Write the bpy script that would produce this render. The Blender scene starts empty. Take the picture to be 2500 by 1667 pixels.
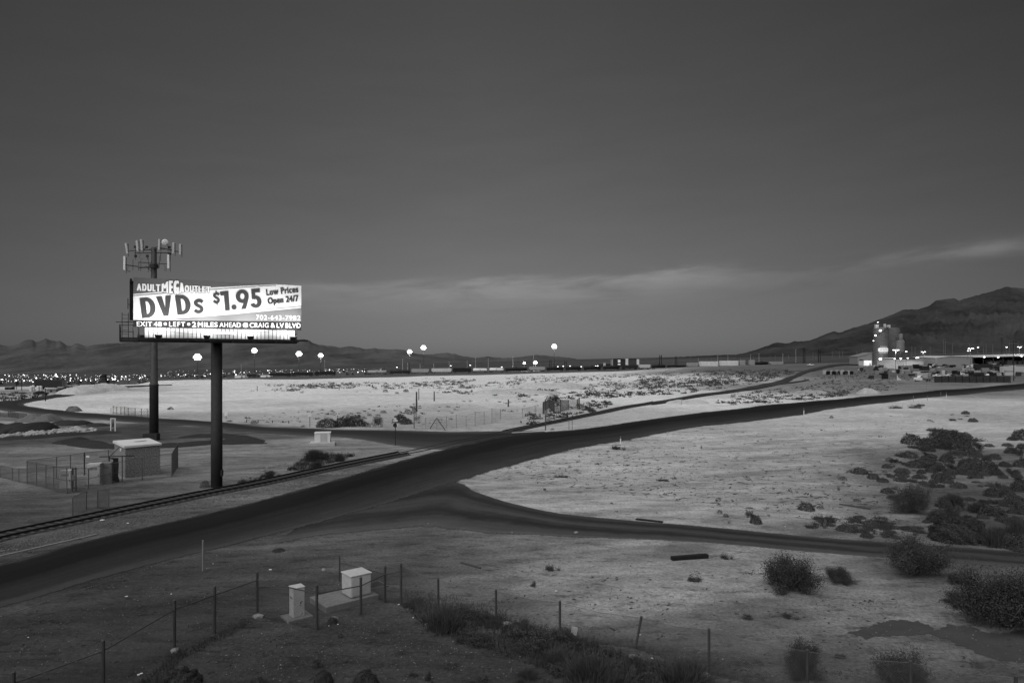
import bpy, bmesh, math, random
import numpy as np
from mathutils import Vector, Matrix, noise as mnoise
R = math.radians
random.seed(7)
rng = np.random.default_rng(7)
SC = bpy.context.scene
COL = SC.collection
F, HZ, CAM = 1667.0, 880.0, 11.5      # focal length and horizon in photo pixels, eye height in metres

# ---------------------------------------------------------------- camera
cam = bpy.data.cameras.new("camera")
cam.sensor_width = 36.0
cam.lens = 36.0 * F / 2500.0
cam.shift_y = (HZ - 833.5) / 2500.0
cam.clip_start = 0.5
cam.clip_end = 90000
co = bpy.data.objects.new("camera", cam)
COL.objects.link(co)
co.location = (0, 0, CAM)
co.rotation_euler = (R(90), 0, 0)
SC.camera = co

# ---------------------------------------------------------------- world, sun, exposure
SUN_EL, SUN_AZ = R(52), R(205)        # azimuth clockwise from +Y (the view direction)
w = bpy.data.worlds.new("World")
SC.world = w
w.use_nodes = True
nt = w.node_tree
N, L = nt.nodes, nt.links
N.clear()
def nd(t, **k):
    n = N.new(t)
    for a, b in k.items(): setattr(n, a, b)
    return n
def mth(op, a, b=None, c=None, clamp=False):
    n = nd('ShaderNodeMath', operation=op, use_clamp=clamp)
    for i, v in enumerate((a, b, c)):
        if v is None: continue
        if isinstance(v, (int, float)): n.inputs[i].default_value = v
        else: L.new(v, n.inputs[i])
    return n.outputs[0]
sky = nd('ShaderNodeTexSky', sky_type='NISHITA')
sky.sun_disc = False
sky.sun_elevation = SUN_EL
sky.sun_rotation = SUN_AZ
sky.altitude = 600
sky.dust_density = 1.5
bw = nd('ShaderNodeRGBToBW')
L.new(sky.outputs[0], bw.inputs[0])
lum = mth('MULTIPLY', mth('POWER', bw.outputs[0], 0.75), 0.50)      # dusk: the evening sky is flatter than the noon one
geo = nd('ShaderNodeTexCoord')
sep = nd('ShaderNodeSeparateXYZ')
L.new(geo.outputs['Generated'], sep.inputs[0])
elev = mth('ARCSINE', sep.outputs[2])
az = mth('ARCTAN2', sep.outputs[0], sep.outputs[1])
cmb = nd('ShaderNodeCombineXYZ')
L.new(mth('MULTIPLY', az, 4.5), cmb.inputs[0])
tilt = mth('SUBTRACT', elev, mth('MULTIPLY', az, 0.045))
L.new(mth('MULTIPLY', tilt, 24.0), cmb.inputs[1])
n1 = nd('ShaderNodeTexNoise')
n1.inputs['Scale'].default_value = 1.3
n1.inputs['Detail'].default_value = 7
n1.inputs['Roughness'].default_value = 0.55
n1.inputs['Distortion'].default_value = 0.35
L.new(cmb.outputs[0], n1.inputs['Vector'])
def band(x, c, wd):                        # soft bump of x around c
    return mth('POWER', 2.718, mth('MULTIPLY', mth('POWER', mth('DIVIDE', mth('SUBTRACT', x, c), wd), 2.0), -1.0))
cl = mth('MULTIPLY', mth('SUBTRACT', n1.outputs[0], 0.35, clamp=True), 3.2, clamp=True)
cw_ = mth('ADD', 0.112, mth('MULTIPLY', mth('SUBTRACT', n1.outputs[0], 0.5), 0.030))
off_ = mth('SUBTRACT', tilt, cw_)
edge_ = mth('MAXIMUM', mth('DIVIDE', off_, 0.0075), mth('DIVIDE', off_, -0.030))   # sharper upper edge, soft underside
b1 = mth('MULTIPLY', mth('POWER', 2.718, mth('MULTIPLY', mth('POWER', edge_, 2.0), -1.0)), band(az, 0.07, 0.36))
b2 = mth('MULTIPLY', band(tilt, 0.106, 0.010), band(az, 0.60, 0.13))
b3 = mth('MULTIPLY', band(elev, 0.28, 0.20), 0.07)
cloud = mth('MULTIPLY', cl, mth('ADD', mth('ADD', b1, b2), b3), clamp=True)
sideaz = mth('SUBTRACT', 1.30, mth('MULTIPLY', mth('POWER', mth('ABSOLUTE', mth('SUBTRACT', az, -0.06)), 1.3), 0.95))
sideaz = mth('MULTIPLY', sideaz, mth('SUBTRACT', 1.05, mth('MULTIPLY', mth('MAXIMUM', mth('SUBTRACT', elev, 0.15), 0.0), 0.35)))
tot = mth('MULTIPLY', mth('MULTIPLY', lum, sideaz), mth('ADD', 1.0, mth('MULTIPLY', cloud, 0.85)))
bg = nd('ShaderNodeBackground')
L.new(tot, bg.inputs['Color'])
bg.inputs['Strength'].default_value = 0.05
# (the evening sky: strength is tuned to the photograph's twilight)
wo = nd('ShaderNodeOutputWorld')
L.new(bg.outputs[0], wo.inputs['Surface'])

sl = bpy.data.lights.new("sun", 'SUN')
sl.energy = 2.0
sl.angle = R(95)
so = bpy.data.objects.new("sun", sl)
COL.objects.link(so)
sd = Vector((math.sin(SUN_AZ) * math.cos(SUN_EL), math.cos(SUN_AZ) * math.cos(SUN_EL), math.sin(SUN_EL)))
so.rotation_euler = sd.to_track_quat('Z', 'Y').to_euler()
so.location = (0, -30, 60)

vs = SC.view_settings
vs.view_transform = 'Standard'
vs.look = 'None'
vs.gamma = 1
vs.use_curve_mapping = False
vs.exposure = 0.55

# ---------------------------------------------------------------- tags, materials, mesh builder
def tag(o, label=None, cat=None, group=None, kind=None):
    if label: o['label'] = label
    if cat: o['category'] = cat
    if group: o['group'] = group
    if kind: o['kind'] = kind
    return o
def empty(name, loc, rz=0.0):
    o = bpy.data.objects.new(name, None)
    o.empty_display_size = 0.3
    COL.objects.link(o)
    o.location = loc
    o.rotation_euler = (0, 0, rz)
    return o
def thing(name, label, cat, loc=(0, 0, 0), rz=0.0, group=None):
    return tag(empty(name, loc, rz), label, cat, group)
def children(o):
    return [c for c in KIDS.get(o.name, [])]
KIDS = {}
def copy_tree(o, parent=None):
    c = o.copy()
    COL.objects.link(c)
    if parent is not None:
        c.parent = parent
        KIDS.setdefault(parent.name, []).append(c)
    for ch in list(KIDS.get(o.name, [])):
        copy_tree(ch, c)
    return c

MATS = {}
def mat(name, alb, var=0.2, scale=2.0, rough=0.85, metal=0.0, bump=0.0, emit=0.0, spec=0.3, stretch=None):
    if name in MATS: return MATS[name]
    m = bpy.data.materials.new(name)
    m.use_nodes = True
    t = m.node_tree
    b = t.nodes['Principled BSDF']
    b.inputs['Roughness'].default_value = rough
    b.inputs['Metallic'].default_value = metal
    b.inputs['Specular IOR Level'].default_value = spec
    tc = t.nodes.new('ShaderNodeTexCoord')
    src = tc.outputs['Object']
    if stretch:
        mp = t.nodes.new('ShaderNodeMapping')
        mp.inputs['Scale'].default_value = stretch
        t.links.new(src, mp.inputs[0])
        src = mp.outputs[0]
    nz = t.nodes.new('ShaderNodeTexNoise')
    nz.inputs['Scale'].default_value = scale
    nz.inputs['Detail'].default_value = 6
    nz.inputs['Roughness'].default_value = 0.65
    t.links.new(src, nz.inputs['Vector'])
    mr = t.nodes.new('ShaderNodeMapRange')
    mr.inputs[1].default_value = 0.25
    mr.inputs[2].default_value = 0.75
    mr.inputs[3].default_value = alb * (1 - var)
    mr.inputs[4].default_value = alb * (1 + var)
    t.links.new(nz.outputs[0], mr.inputs[0])
    t.links.new(mr.outputs[0], b.inputs['Base Color'])
    if bump:
        bp = t.nodes.new('ShaderNodeBump')
        bp.inputs['Strength'].default_value = bump
        bp.inputs['Distance'].default_value = 0.05
        t.links.new(nz.outputs[0], bp.inputs['Height'])
        t.links.new(bp.outputs[0], b.inputs['Normal'])
    if emit:
        b.inputs['Emission Color'].default_value = (1, 1, 1, 1)
        b.inputs['Emission Strength'].default_value = emit
    MATS[name] = m
    return m

class MB:
    def __init__(s): s.v, s.f = [], []
    def add(s, vs_, fs):
        b = len(s.v)
        s.v += [tuple(p) for p in vs_]
        s.f += [tuple(i + b for i in f) for f in fs]
        return s
    def box(s, c, d, M=None):
        x, y, z = d[0] / 2, d[1] / 2, d[2] / 2
        P = [Vector((a * x, b_ * y, e * z)) for e in (-1, 1) for a, b_ in ((-1, -1), (1, -1), (1, 1), (-1, 1))]
        if M is not None: P = [M @ p for p in P]
        c = Vector(c)
        return s.add([p + c for p in P], [(3, 2, 1, 0), (4, 5, 6, 7), (0, 1, 5, 4), (1, 2, 6, 5), (2, 3, 7, 6), (3, 0, 4, 7)])
    def bar(s, p0, p1, w_, h_=None):
        p0, p1 = Vector(p0), Vector(p1)
        d = p1 - p0
        q = d.to_track_quat('X', 'Z').to_matrix()
        return s.box((p0 + p1) / 2, (d.length, w_, h_ or w_), q)
    def tube(s, p0, p1, r0, r1=None, n=8):
        p0, p1 = Vector(p0), Vector(p1)
        r1 = r0 if r1 is None else r1
        q = (p1 - p0).to_track_quat('Z', 'Y').to_matrix()
        P = []
        for p, r in ((p0, r0), (p1, r1)):
            P += [p + q @ Vector((r * math.cos(2 * math.pi * i / n), r * math.sin(2 * math.pi * i / n), 0)) for i in range(n)]
        fs = [(i, (i + 1) % n, n + (i + 1) % n, n + i) for i in range(n)]
        fs += [tuple(range(n - 1, -1, -1)), tuple(range(n, 2 * n))]
        return s.add(P, fs)
    def path(s, pts, r, n=5):
        for a, b in zip(pts[:-1], pts[1:]): s.tube(a, b, r, r, n)
        return s
    def lathe(s, prof, c=(0, 0, 0), n=20):
        P = []
        for r, z in prof:
            P += [(c[0] + r * math.cos(2 * math.pi * i / n), c[1] + r * math.sin(2 * math.pi * i / n), c[2] + z) for i in range(n)]
        fs = []
        for k in range(len(prof) - 1):
            fs += [(k * n + i, k * n + (i + 1) % n, (k + 1) * n + (i + 1) % n, (k + 1) * n + i) for i in range(n)]
        fs += [tuple(range(n - 1, -1, -1)), tuple(range((len(prof) - 1) * n, len(prof) * n))]
        return s.add(P, fs)
    def prism(s, prof, axis_a, axis_b, ext, c=(0, 0, 0)):
        """closed outline prof [(a,b)] in the plane axis_a/axis_b, pushed along ext both ways by half"""
        A, B, E, c = Vector(axis_a), Vector(axis_b), Vector(ext) / 2, Vector(c)
        n = len(prof)
        P = [c + A * a + B * b - E for a, b in prof] + [c + A * a + B * b + E for a, b in prof]
        fs = [(i, (i + 1) % n, n + (i + 1) % n, n + i) for i in range(n)] + [tuple(range(n - 1, -1, -1)), tuple(range(n, 2 * n))]
        return s.add(P, fs)
    def build(s, name, m, parent=None, o=None, smooth=False, bevel=0.0):
        v = s.v
        if o is not None:
            v = [(p[0] - o[0], p[1] - o[1], p[2] - o[2]) for p in v]
        me = bpy.data.meshes.new(name)
        me.from_pydata(v, [], s.f)
        if smooth:
            me.polygons.foreach_set('use_smooth', [True] * len(me.polygons))
        me.materials.append(m)
        ob = bpy.data.objects.new(name, me)
        COL.objects.link(ob)
        if parent is not None:
            ob.parent = parent
            KIDS.setdefault(parent.name, []).append(ob)
        if bevel:
            md = ob.modifiers.new('bevel', 'BEVEL')
            md.width = bevel
            md.segments = 2
            md.limit_method = 'ANGLE'
        return ob
    def solo(s, name, m, label, cat, base, group=None, rz=0.0, smooth=False, bevel=0.0):
        ob = s.build(name, m, None, None, smooth, bevel)
        ob.location = base
        ob.rotation_euler = (0, 0, rz)
        return tag(ob, label, cat, group)

def mesh_np(name, verts, faces, m):
    me = bpy.data.meshes.new(name)
    verts = np.asarray(verts, np.float32)
    faces = np.asarray(faces, np.int32)
    k = faces.shape[1]
    me.vertices.add(len(verts)); me.vertices.foreach_set('co', verts.ravel())
    me.loops.add(faces.size); me.loops.foreach_set('vertex_index', faces.ravel())
    me.polygons.add(len(faces))
    me.polygons.foreach_set('loop_start', np.arange(0, faces.size, k, dtype=np.int32))
    me.polygons.foreach_set('loop_total', np.full(len(faces), k, np.int32))
    me.update(calc_edges=True)
    me.materials.append(m)
    ob = bpy.data.objects.new(name, me)
    COL.objects.link(ob)
    return ob

# ---------------------------------------------------------------- the lie of the land
def sm(t):
    t = np.clip(t, 0, 1)
    return t * t * (3 - 2 * t)
_ph = rng.uniform(0, 6.28, 16)
def gz(x, y):
    x = np.asarray(x, float); y = np.asarray(y, float)
    yy = np.maximum(y, 1.0)
    r = np.hypot(x, y)
    t = sm((y - 180) / 420)
    z = 0.023 * x * t
    z = z - 2.4 * sm((y - 330) / 280) * sm((190 - x) / 90)
    z = z + 2.0 * np.exp(-((x - 320) ** 2 / (2 * 90 ** 2) + (y - 600) ** 2 / (2 * 110 ** 2)))
    left = sm((-x / yy - 0.2) / 0.35)
    z = z - 12 * sm((r - 700) / 700) * left
    # spoil bank in front of the trains, ramp at its left end
    cy = 430 + 0.05 * (x + 206)
    z = z + 2.9 * np.exp(-((y - cy) ** 2) / (2 * 16 ** 2)) * sm((x + 232) / 12) * sm((-60 - x) / 110)
    # gentle swells
    a = 0.10 * sm((r - 15) / 30)
    z = z + a * (np.sin(x / 6.1 + _ph[0]) * np.sin(y / 8.3 + _ph[1]) + 0.7 * np.sin(x / 13 + y / 17 + _ph[2]) + 0.5 * np.sin(x / 3.1 - y / 4.4 + _ph[3]))
    far = sm((y - 120) / 150) * sm((900 - y) / 300)
    z = z + 0.13 * far * (np.sin(x / 23 + _ph[4]) * np.sin(y / 19 + _ph[5]) + 0.6 * np.sin(x / 15 + y / 22 + _ph[6]))
    return z
def at(px, py, Y):
    return Vector(((px - 1250) / F * Y, Y, CAM + (HZ - py) / F * Y))
_D = np.concatenate([np.arange(12, 120, 0.25), np.arange(120, 1000, 1.0), np.arange(1000, 6000, 10.0)])
def gp(px, py):
    zr = CAM + (HZ - py) / F * _D
    g = gz((px - 1250) / F * _D, _D)
    k = np.nonzero(zr <= g)[0]
    if len(k) == 0: d = 2500.0
    else:
        i = k[0]
        if i == 0: d = _D[0]
        else:
            a = zr[i - 1] - g[i - 1]; b = g[i] - zr[i]
            d = _D[i - 1] + (_D[i] - _D[i - 1]) * a / (a + b + 1e-9)
    x = (px - 1250) / F * d
    return Vector((x, d, float(gz(x, d))))
def on(x, y, dz=0.0): return Vector((x, y, float(gz(x, y)) + dz))
def ppm(Y): return F / Y           # photo pixels per metre at depth Y

# ---------------------------------------------------------------- ground sheet
def n2(x, y, s, seed):
    """cheap smooth value noise on arrays"""
    x = x / s + seed * 17.3; y = y / s + seed * 5.7
    xi = np.floor(x).astype(np.int64); yi = np.floor(y).astype(np.int64)
    fx = x - xi; fy = y - yi
    fx = fx * fx * (3 - 2 * fx); fy = fy * fy * (3 - 2 * fy)
    def h(a, b):
        n = (a * 374761393 + b * 668265263 + seed * 982451653) & 0x7fffffff
        n = ((n ^ (n >> 13)) * 1274126177) & 0x7fffffff
        return ((n ^ (n >> 16)) & 0xffff) / 65535.0
    return (h(xi, yi) * (1 - fx) + h(xi + 1, yi) * fx) * (1 - fy) + (h(xi, yi + 1) * (1 - fx) + h(xi + 1, yi + 1) * fx) * fy
def fbm(x, y, s, seed, o=4):
    r = 0; a = 0.5
    for k in range(o):
        r = r + a * n2(x, y, s / 2 ** k, seed + k); a *= 0.5
    return r / (1 - 0.5 ** o)

# soil colours with lens vignette and light falloff put in: (photo px, py, radius across in m, radius in depth in m, albedo)
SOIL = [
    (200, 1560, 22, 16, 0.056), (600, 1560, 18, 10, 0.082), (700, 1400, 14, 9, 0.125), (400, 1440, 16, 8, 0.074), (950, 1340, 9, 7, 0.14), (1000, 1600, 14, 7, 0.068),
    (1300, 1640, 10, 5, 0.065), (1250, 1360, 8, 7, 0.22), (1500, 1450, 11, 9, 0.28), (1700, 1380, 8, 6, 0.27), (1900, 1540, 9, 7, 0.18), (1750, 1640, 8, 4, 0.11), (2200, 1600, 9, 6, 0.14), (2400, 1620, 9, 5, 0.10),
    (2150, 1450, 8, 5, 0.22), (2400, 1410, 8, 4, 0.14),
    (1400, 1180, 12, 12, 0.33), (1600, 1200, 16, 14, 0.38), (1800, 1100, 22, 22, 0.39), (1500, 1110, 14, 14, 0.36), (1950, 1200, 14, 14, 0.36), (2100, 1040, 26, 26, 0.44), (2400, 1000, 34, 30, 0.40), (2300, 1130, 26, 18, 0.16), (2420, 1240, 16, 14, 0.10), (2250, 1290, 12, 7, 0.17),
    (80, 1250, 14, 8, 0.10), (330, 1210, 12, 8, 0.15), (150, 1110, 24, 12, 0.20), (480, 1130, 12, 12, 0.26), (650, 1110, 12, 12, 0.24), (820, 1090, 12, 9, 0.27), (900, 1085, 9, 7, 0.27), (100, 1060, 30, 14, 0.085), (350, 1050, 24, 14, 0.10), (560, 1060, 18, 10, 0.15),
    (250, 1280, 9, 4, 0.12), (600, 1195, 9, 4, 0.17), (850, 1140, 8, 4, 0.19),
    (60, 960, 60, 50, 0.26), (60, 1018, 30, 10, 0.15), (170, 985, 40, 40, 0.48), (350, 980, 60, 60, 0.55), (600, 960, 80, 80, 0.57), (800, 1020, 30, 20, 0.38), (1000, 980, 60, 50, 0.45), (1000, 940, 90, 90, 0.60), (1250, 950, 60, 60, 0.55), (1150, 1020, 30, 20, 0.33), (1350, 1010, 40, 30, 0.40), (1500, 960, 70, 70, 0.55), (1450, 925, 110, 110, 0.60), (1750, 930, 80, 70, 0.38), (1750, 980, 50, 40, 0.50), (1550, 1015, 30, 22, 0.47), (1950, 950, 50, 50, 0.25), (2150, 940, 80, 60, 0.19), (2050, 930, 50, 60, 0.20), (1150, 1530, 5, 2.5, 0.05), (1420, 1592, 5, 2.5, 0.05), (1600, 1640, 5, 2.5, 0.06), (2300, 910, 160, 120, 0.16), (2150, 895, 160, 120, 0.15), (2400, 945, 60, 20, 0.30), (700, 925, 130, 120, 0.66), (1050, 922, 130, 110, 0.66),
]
SOIL_LIGHT_W = None
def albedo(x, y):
    global SOIL_LIGHT_W
    if SOIL_LIGHT_W is None:
        SOIL_LIGHT_W = [(gp(a, b), rx, ry, v) for a, b, rx, ry, v in SOIL]
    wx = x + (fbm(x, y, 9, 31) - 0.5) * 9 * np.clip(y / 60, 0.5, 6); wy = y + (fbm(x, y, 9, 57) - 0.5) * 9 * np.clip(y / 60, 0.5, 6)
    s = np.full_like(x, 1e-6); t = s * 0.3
    for p, rx, ry, v in SOIL_LIGHT_W:
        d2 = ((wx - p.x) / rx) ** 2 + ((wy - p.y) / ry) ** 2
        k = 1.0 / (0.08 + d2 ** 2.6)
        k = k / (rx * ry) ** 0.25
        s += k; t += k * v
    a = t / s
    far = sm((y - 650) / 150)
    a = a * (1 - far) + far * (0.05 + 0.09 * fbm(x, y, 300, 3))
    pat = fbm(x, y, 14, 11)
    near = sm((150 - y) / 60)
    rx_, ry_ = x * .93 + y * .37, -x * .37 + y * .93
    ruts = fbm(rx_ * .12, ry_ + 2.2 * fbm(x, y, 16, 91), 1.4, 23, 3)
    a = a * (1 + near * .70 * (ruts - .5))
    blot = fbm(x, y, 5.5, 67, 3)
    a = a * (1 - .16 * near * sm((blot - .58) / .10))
    a = np.where(a > .3, a * (1.12 + .25 * sm((y - 130) / 60)), a * (0.60 + a * 1.7)) * (0.72 + 0.56 * pat)  # field light put into the colour: pale soil brighter with distance, dark soil darker
    return np.clip(a, 0.025, 0.78)

def ground_material():
    m = bpy.data.materials.new("desert_ground")
    m.use_nodes = True
    t = m.node_tree
    b = t.nodes['Principled BSDF']
    b.inputs['Roughness'].default_value = 0.95
    b.inputs['Specular IOR Level'].default_value = 0.1
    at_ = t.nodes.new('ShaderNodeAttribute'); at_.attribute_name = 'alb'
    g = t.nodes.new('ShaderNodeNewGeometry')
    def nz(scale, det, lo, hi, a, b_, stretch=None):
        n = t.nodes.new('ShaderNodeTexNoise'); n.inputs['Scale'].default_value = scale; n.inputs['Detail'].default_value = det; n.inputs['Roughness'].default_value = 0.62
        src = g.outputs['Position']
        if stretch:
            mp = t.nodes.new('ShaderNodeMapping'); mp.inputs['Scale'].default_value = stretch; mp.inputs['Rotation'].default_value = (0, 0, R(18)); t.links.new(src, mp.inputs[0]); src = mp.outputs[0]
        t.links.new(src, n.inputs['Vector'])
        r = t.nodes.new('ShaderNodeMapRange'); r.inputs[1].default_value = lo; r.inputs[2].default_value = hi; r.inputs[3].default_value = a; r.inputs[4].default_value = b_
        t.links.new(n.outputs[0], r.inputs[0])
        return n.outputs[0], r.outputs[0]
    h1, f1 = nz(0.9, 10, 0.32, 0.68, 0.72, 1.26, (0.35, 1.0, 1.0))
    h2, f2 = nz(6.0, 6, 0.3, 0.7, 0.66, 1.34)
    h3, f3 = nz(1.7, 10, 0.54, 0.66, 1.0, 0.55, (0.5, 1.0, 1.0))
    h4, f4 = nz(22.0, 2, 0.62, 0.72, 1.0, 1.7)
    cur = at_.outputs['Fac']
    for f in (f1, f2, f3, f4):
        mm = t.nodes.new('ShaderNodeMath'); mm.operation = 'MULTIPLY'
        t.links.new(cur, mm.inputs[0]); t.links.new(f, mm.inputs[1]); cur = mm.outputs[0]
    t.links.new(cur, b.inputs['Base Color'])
    ad = t.nodes.new('ShaderNodeMath'); ad.operation = 'ADD'
    t.links.new(h2, ad.inputs[0]); t.links.new(h3, ad.inputs[1])
    bp = t.nodes.new('ShaderNodeBump'); bp.inputs['Strength'].default_value = 0.55; bp.inputs['Distance'].default_value = 0.09
    t.links.new(ad.outputs[0], bp.inputs['Height']); t.links.new(bp.outputs[0], b.inputs['Normal'])
    return m
def make_ground():
    rad = [3.0]
    while rad[-1] < 26000:
        r = rad[-1]
        rad.append(r * (1.035 if r < 18 else 1.009 if r < 260 else 1.02 if r < 1500 else 1.05))
    rad = np.array(rad)
    ang = np.concatenate([np.arange(-178, -46, 6.0), np.arange(-46, 46, 0.2), np.arange(46, 179, 6.0)])
    A, Rr = np.meshgrid(np.radians(ang), rad)
    x = Rr * np.sin(A); y = Rr * np.cos(A)
    z = gz(x, y)
    nr, na = x.shape
    v = np.stack([x.ravel(), y.ravel(), z.ravel()], 1)
    i = np.arange(nr - 1)[:, None] * na; j = np.arange(na - 1)[None, :]
    f = np.stack([i + j, i + j + na, i + j + na + 1, i + j + 1], -1).reshape(-1, 4)
    ob = mesh_np('ground', v, f, ground_material())
    ob.data.polygons.foreach_set('use_smooth', np.ones(len(f), bool))
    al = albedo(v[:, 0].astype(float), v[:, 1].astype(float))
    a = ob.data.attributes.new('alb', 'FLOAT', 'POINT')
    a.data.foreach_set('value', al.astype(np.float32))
    ob['kind'] = 'structure'
    return ob
make_ground()

# ---------------------------------------------------------------- roads and tracks draped on the ground
def catmull(P, n):
    P = [np.array(p, float) for p in P]
    Q = [2 * P[0] - P[1]] + P + [2 * P[-1] - P[-2]]
    out = []
    for i in range(1, len(Q) - 2):
        for k in range(12):
            t = k / 12
            a, b, c, d = Q[i - 1:i + 3]
            out.append(0.5 * (2 * b + (c - a) * t + (2 * a - 5 * b + 4 * c - d) * t * t + (3 * b - a - 3 * c + d) * t ** 3))
    out.append(P[-1])
    out = np.array(out)
    s = np.concatenate([[0], np.cumsum(np.linalg.norm(np.diff(out, axis=0), axis=1))])
    u = np.linspace(0, s[-1], n)
    return np.stack([np.interp(u, s, out[:, k]) for k in range(out.shape[1])], 1)
def road_material(name, core, edge, prof, feather=0.12, wob=0.10):
    """asphalt: darker wheel paths in the middle, dusty towards the edges, edge lost in the dirt"""
    m = bpy.data.materials.new(name)
    m.use_nodes = True
    t = m.node_tree
    b = t.nodes['Principled BSDF']
    b.inputs['Roughness'].default_value = 0.9
    b.inputs['Specular IOR Level'].default_value = 0.12
    out = t.nodes['Material Output']
    uv = t.nodes.new('ShaderNodeUVMap'); uv.uv_map = 'uv'
    sx = t.nodes.new('ShaderNodeSeparateXYZ'); t.links.new(uv.outputs[0], sx.inputs[0])
    g = t.nodes.new('ShaderNodeNewGeometry')
    def noise_(sc, det, src):
        n = t.nodes.new('ShaderNodeTexNoise'); n.inputs['Scale'].default_value = sc; n.inputs['Detail'].default_value = det; n.inputs['Roughness'].default_value = 0.65
        t.links.new(src, n.inputs['Vector']); return n.outputs[0]
    def M2(op, a, b_, clamp=False):
        n = t.nodes.new('ShaderNodeMath'); n.operation = op; n.use_clamp = clamp
        for i, v in enumerate((a, b_)):
            if isinstance(v, (int, float)): n.inputs[i].default_value = v
            else: t.links.new(v, n.inputs[i])
        return n.outputs[0]
    big = noise_(0.22, 7, g.outputs['Position'])
    mid = noise_(0.9, 8, g.outputs['Position'])
    fine = noise_(3.0, 5, g.outputs['Position'])
    mp = t.nodes.new('ShaderNodeMapping'); mp.inputs['Scale'].default_value = (14.0, 0.035, 1); t.links.new(uv.outputs[0], mp.inputs[0])
    streak = noise_(1.0, 5, mp.outputs[0])
    u = M2('ADD', sx.outputs[0], M2('MULTIPLY', M2('SUBTRACT', big, 0.5), wob))
    cr = t.nodes.new('ShaderNodeValToRGB')
    cr.color_ramp.interpolation = 'EASE'
    e = cr.color_ramp.elements
    e[0].position, e[0].color = prof[0][0], (prof[0][1],) * 3 + (1,)
    e[1].position, e[1].color = prof[-1][0], (prof[-1][1],) * 3 + (1,)
    for p, v in prof[1:-1]:
        k = e.new(p); k.color = (v,) * 3 + (1,)
    t.links.new(u, cr.inputs[0])
    col = M2('MULTIPLY', cr.outputs[0], M2('ADD', 0.25, M2('MULTIPLY', streak, 1.5)))
    col = M2('MULTIPLY', col, M2('ADD', 0.72, M2('MULTIPLY', fine, 0.56)))
    t.links.new(col, b.inputs['Base Color'])
    bp = t.nodes.new('ShaderNodeBump'); bp.inputs['Strength'].default_value = 0.25; bp.inputs['Distance'].default_value = 0.03
    t.links.new(fine, bp.inputs['Height']); t.links.new(bp.outputs[0], b.inputs['Normal'])
    d = M2('MINIMUM', sx.outputs[0], M2('SUBTRACT', 1.0, sx.outputs[0]))
    a = M2('DIVIDE', M2('SUBTRACT', d, M2('MULTIPLY', M2('ADD', M2('MULTIPLY', big, 0.5), M2('ADD', M2('MULTIPLY', mid, 0.35), M2('MULTIPLY', fine, 0.15))), feather)), feather * 0.16, True)
    tr = t.nodes.new('ShaderNodeBsdfTransparent')
    mx = t.nodes.new('ShaderNodeMixShader')
    t.links.new(a, mx.inputs[0]); t.links.new(tr.outputs[0], mx.inputs[1]); t.links.new(b.outputs[0], mx.inputs[2])
    t.links.new(mx.outputs[0], out.inputs['Surface'])
    return m
def strip(name, A, B, n, m, nc=14, off=0.03, dist_off=0.0006):
    A = catmull([tuple(gp(*p))[:2] for p in A], n); B = catmull([tuple(gp(*p))[:2] for p in B], n)
    u = np.linspace(0, 1, nc)
    P = A[:, None, :] * (1 - u)[None, :, None] + B[:, None, :] * u[None, :, None]
    x, y = P[..., 0], P[..., 1]
    z = gz(x, y) + off + dist_off * np.maximum(y - 40, 0)
    v = np.stack([x, y, z], -1).reshape(-1, 3)
    i = np.arange(n - 1)[:, None] * nc; j = np.arange(nc - 1)[None, :]
    f = np.stack([i + j, i + j + 1, i + j + nc + 1, i + j + nc], -1).reshape(-1, 4)
    C = (A + B) / 2
    s = np.concatenate([[0], np.cumsum(np.linalg.norm(np.diff(C, axis=0), axis=1))])
    UV = np.stack([np.broadcast_to(u[None, :], (n, nc)), np.broadcast_to(s[:, None], (n, nc))], -1).reshape(-1, 2)
    ob = mesh_np(name, v, f, m)
    lay = ob.data.uv_layers.new(name='uv')
    lay.data.foreach_set('uv', UV[f.ravel()].astype(np.float32).ravel())
    ob.data.polygons.foreach_set('use_smooth', np.ones(len(f), bool))
    ob['kind'] = 'structure'
    return ob

# dirt side track that leaves the main road to the right, with its wide dusty mouth
strip('dirt_track',
      [(830, 1210), (1010, 1185), (1120, 1166), (1160, 1190), (1230, 1218), (1330, 1242), (1440, 1256), (1600, 1271), (1850, 1293), (2100, 1314), (2300, 1327), (2500, 1342), (2750, 1355), (3100, 1372), (3600, 1395)],
      [(640, 1345), (760, 1325), (890, 1314), (1010, 1310), (1110, 1314), (1210, 1322), (1330, 1322), (1450, 1324), (1650, 1328), (1850, 1342), (2100, 1362), (2500, 1392), (2750, 1410), (3100, 1434), (3600, 1466)],
      160, road_material('dirt_track_surface', .05, .1, [(0.0, 0.13), (0.14, 0.055), (0.30, 0.028), (0.48, 0.062), (0.64, 0.028), (0.80, 0.07), (1.0, 0.14)], 0.20, 0.3), off=0.008)
strip('side_road',
      [(1330, 1098), (1040, 1100), (900, 1078), (800, 1066), (625, 1056), (520, 1045), (370, 1034), (250, 1025), (110, 1014), (0, 1003), (-60, 992), (-40, 982), (40, 976), (110, 966), (168, 957), (238, 946), (320, 942), (420, 939)],
      [(1330, 1050), (1040, 1051), (900, 1049), (800, 1047), (625, 1040), (520, 1029), (370, 1019), (250, 1010), (150, 1001), (90, 994), (64, 988), (80, 982), (120, 975), (180, 966), (215, 957), (267, 949), (330, 945), (420, 941)],
      160, road_material('side_road_asphalt', .04, .1, [(0.0, 0.12), (0.2, 0.06), (0.45, 0.035), (0.75, 0.03), (0.9, 0.06), (1.0, 0.13)], 0.10), off=0.016)
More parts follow.
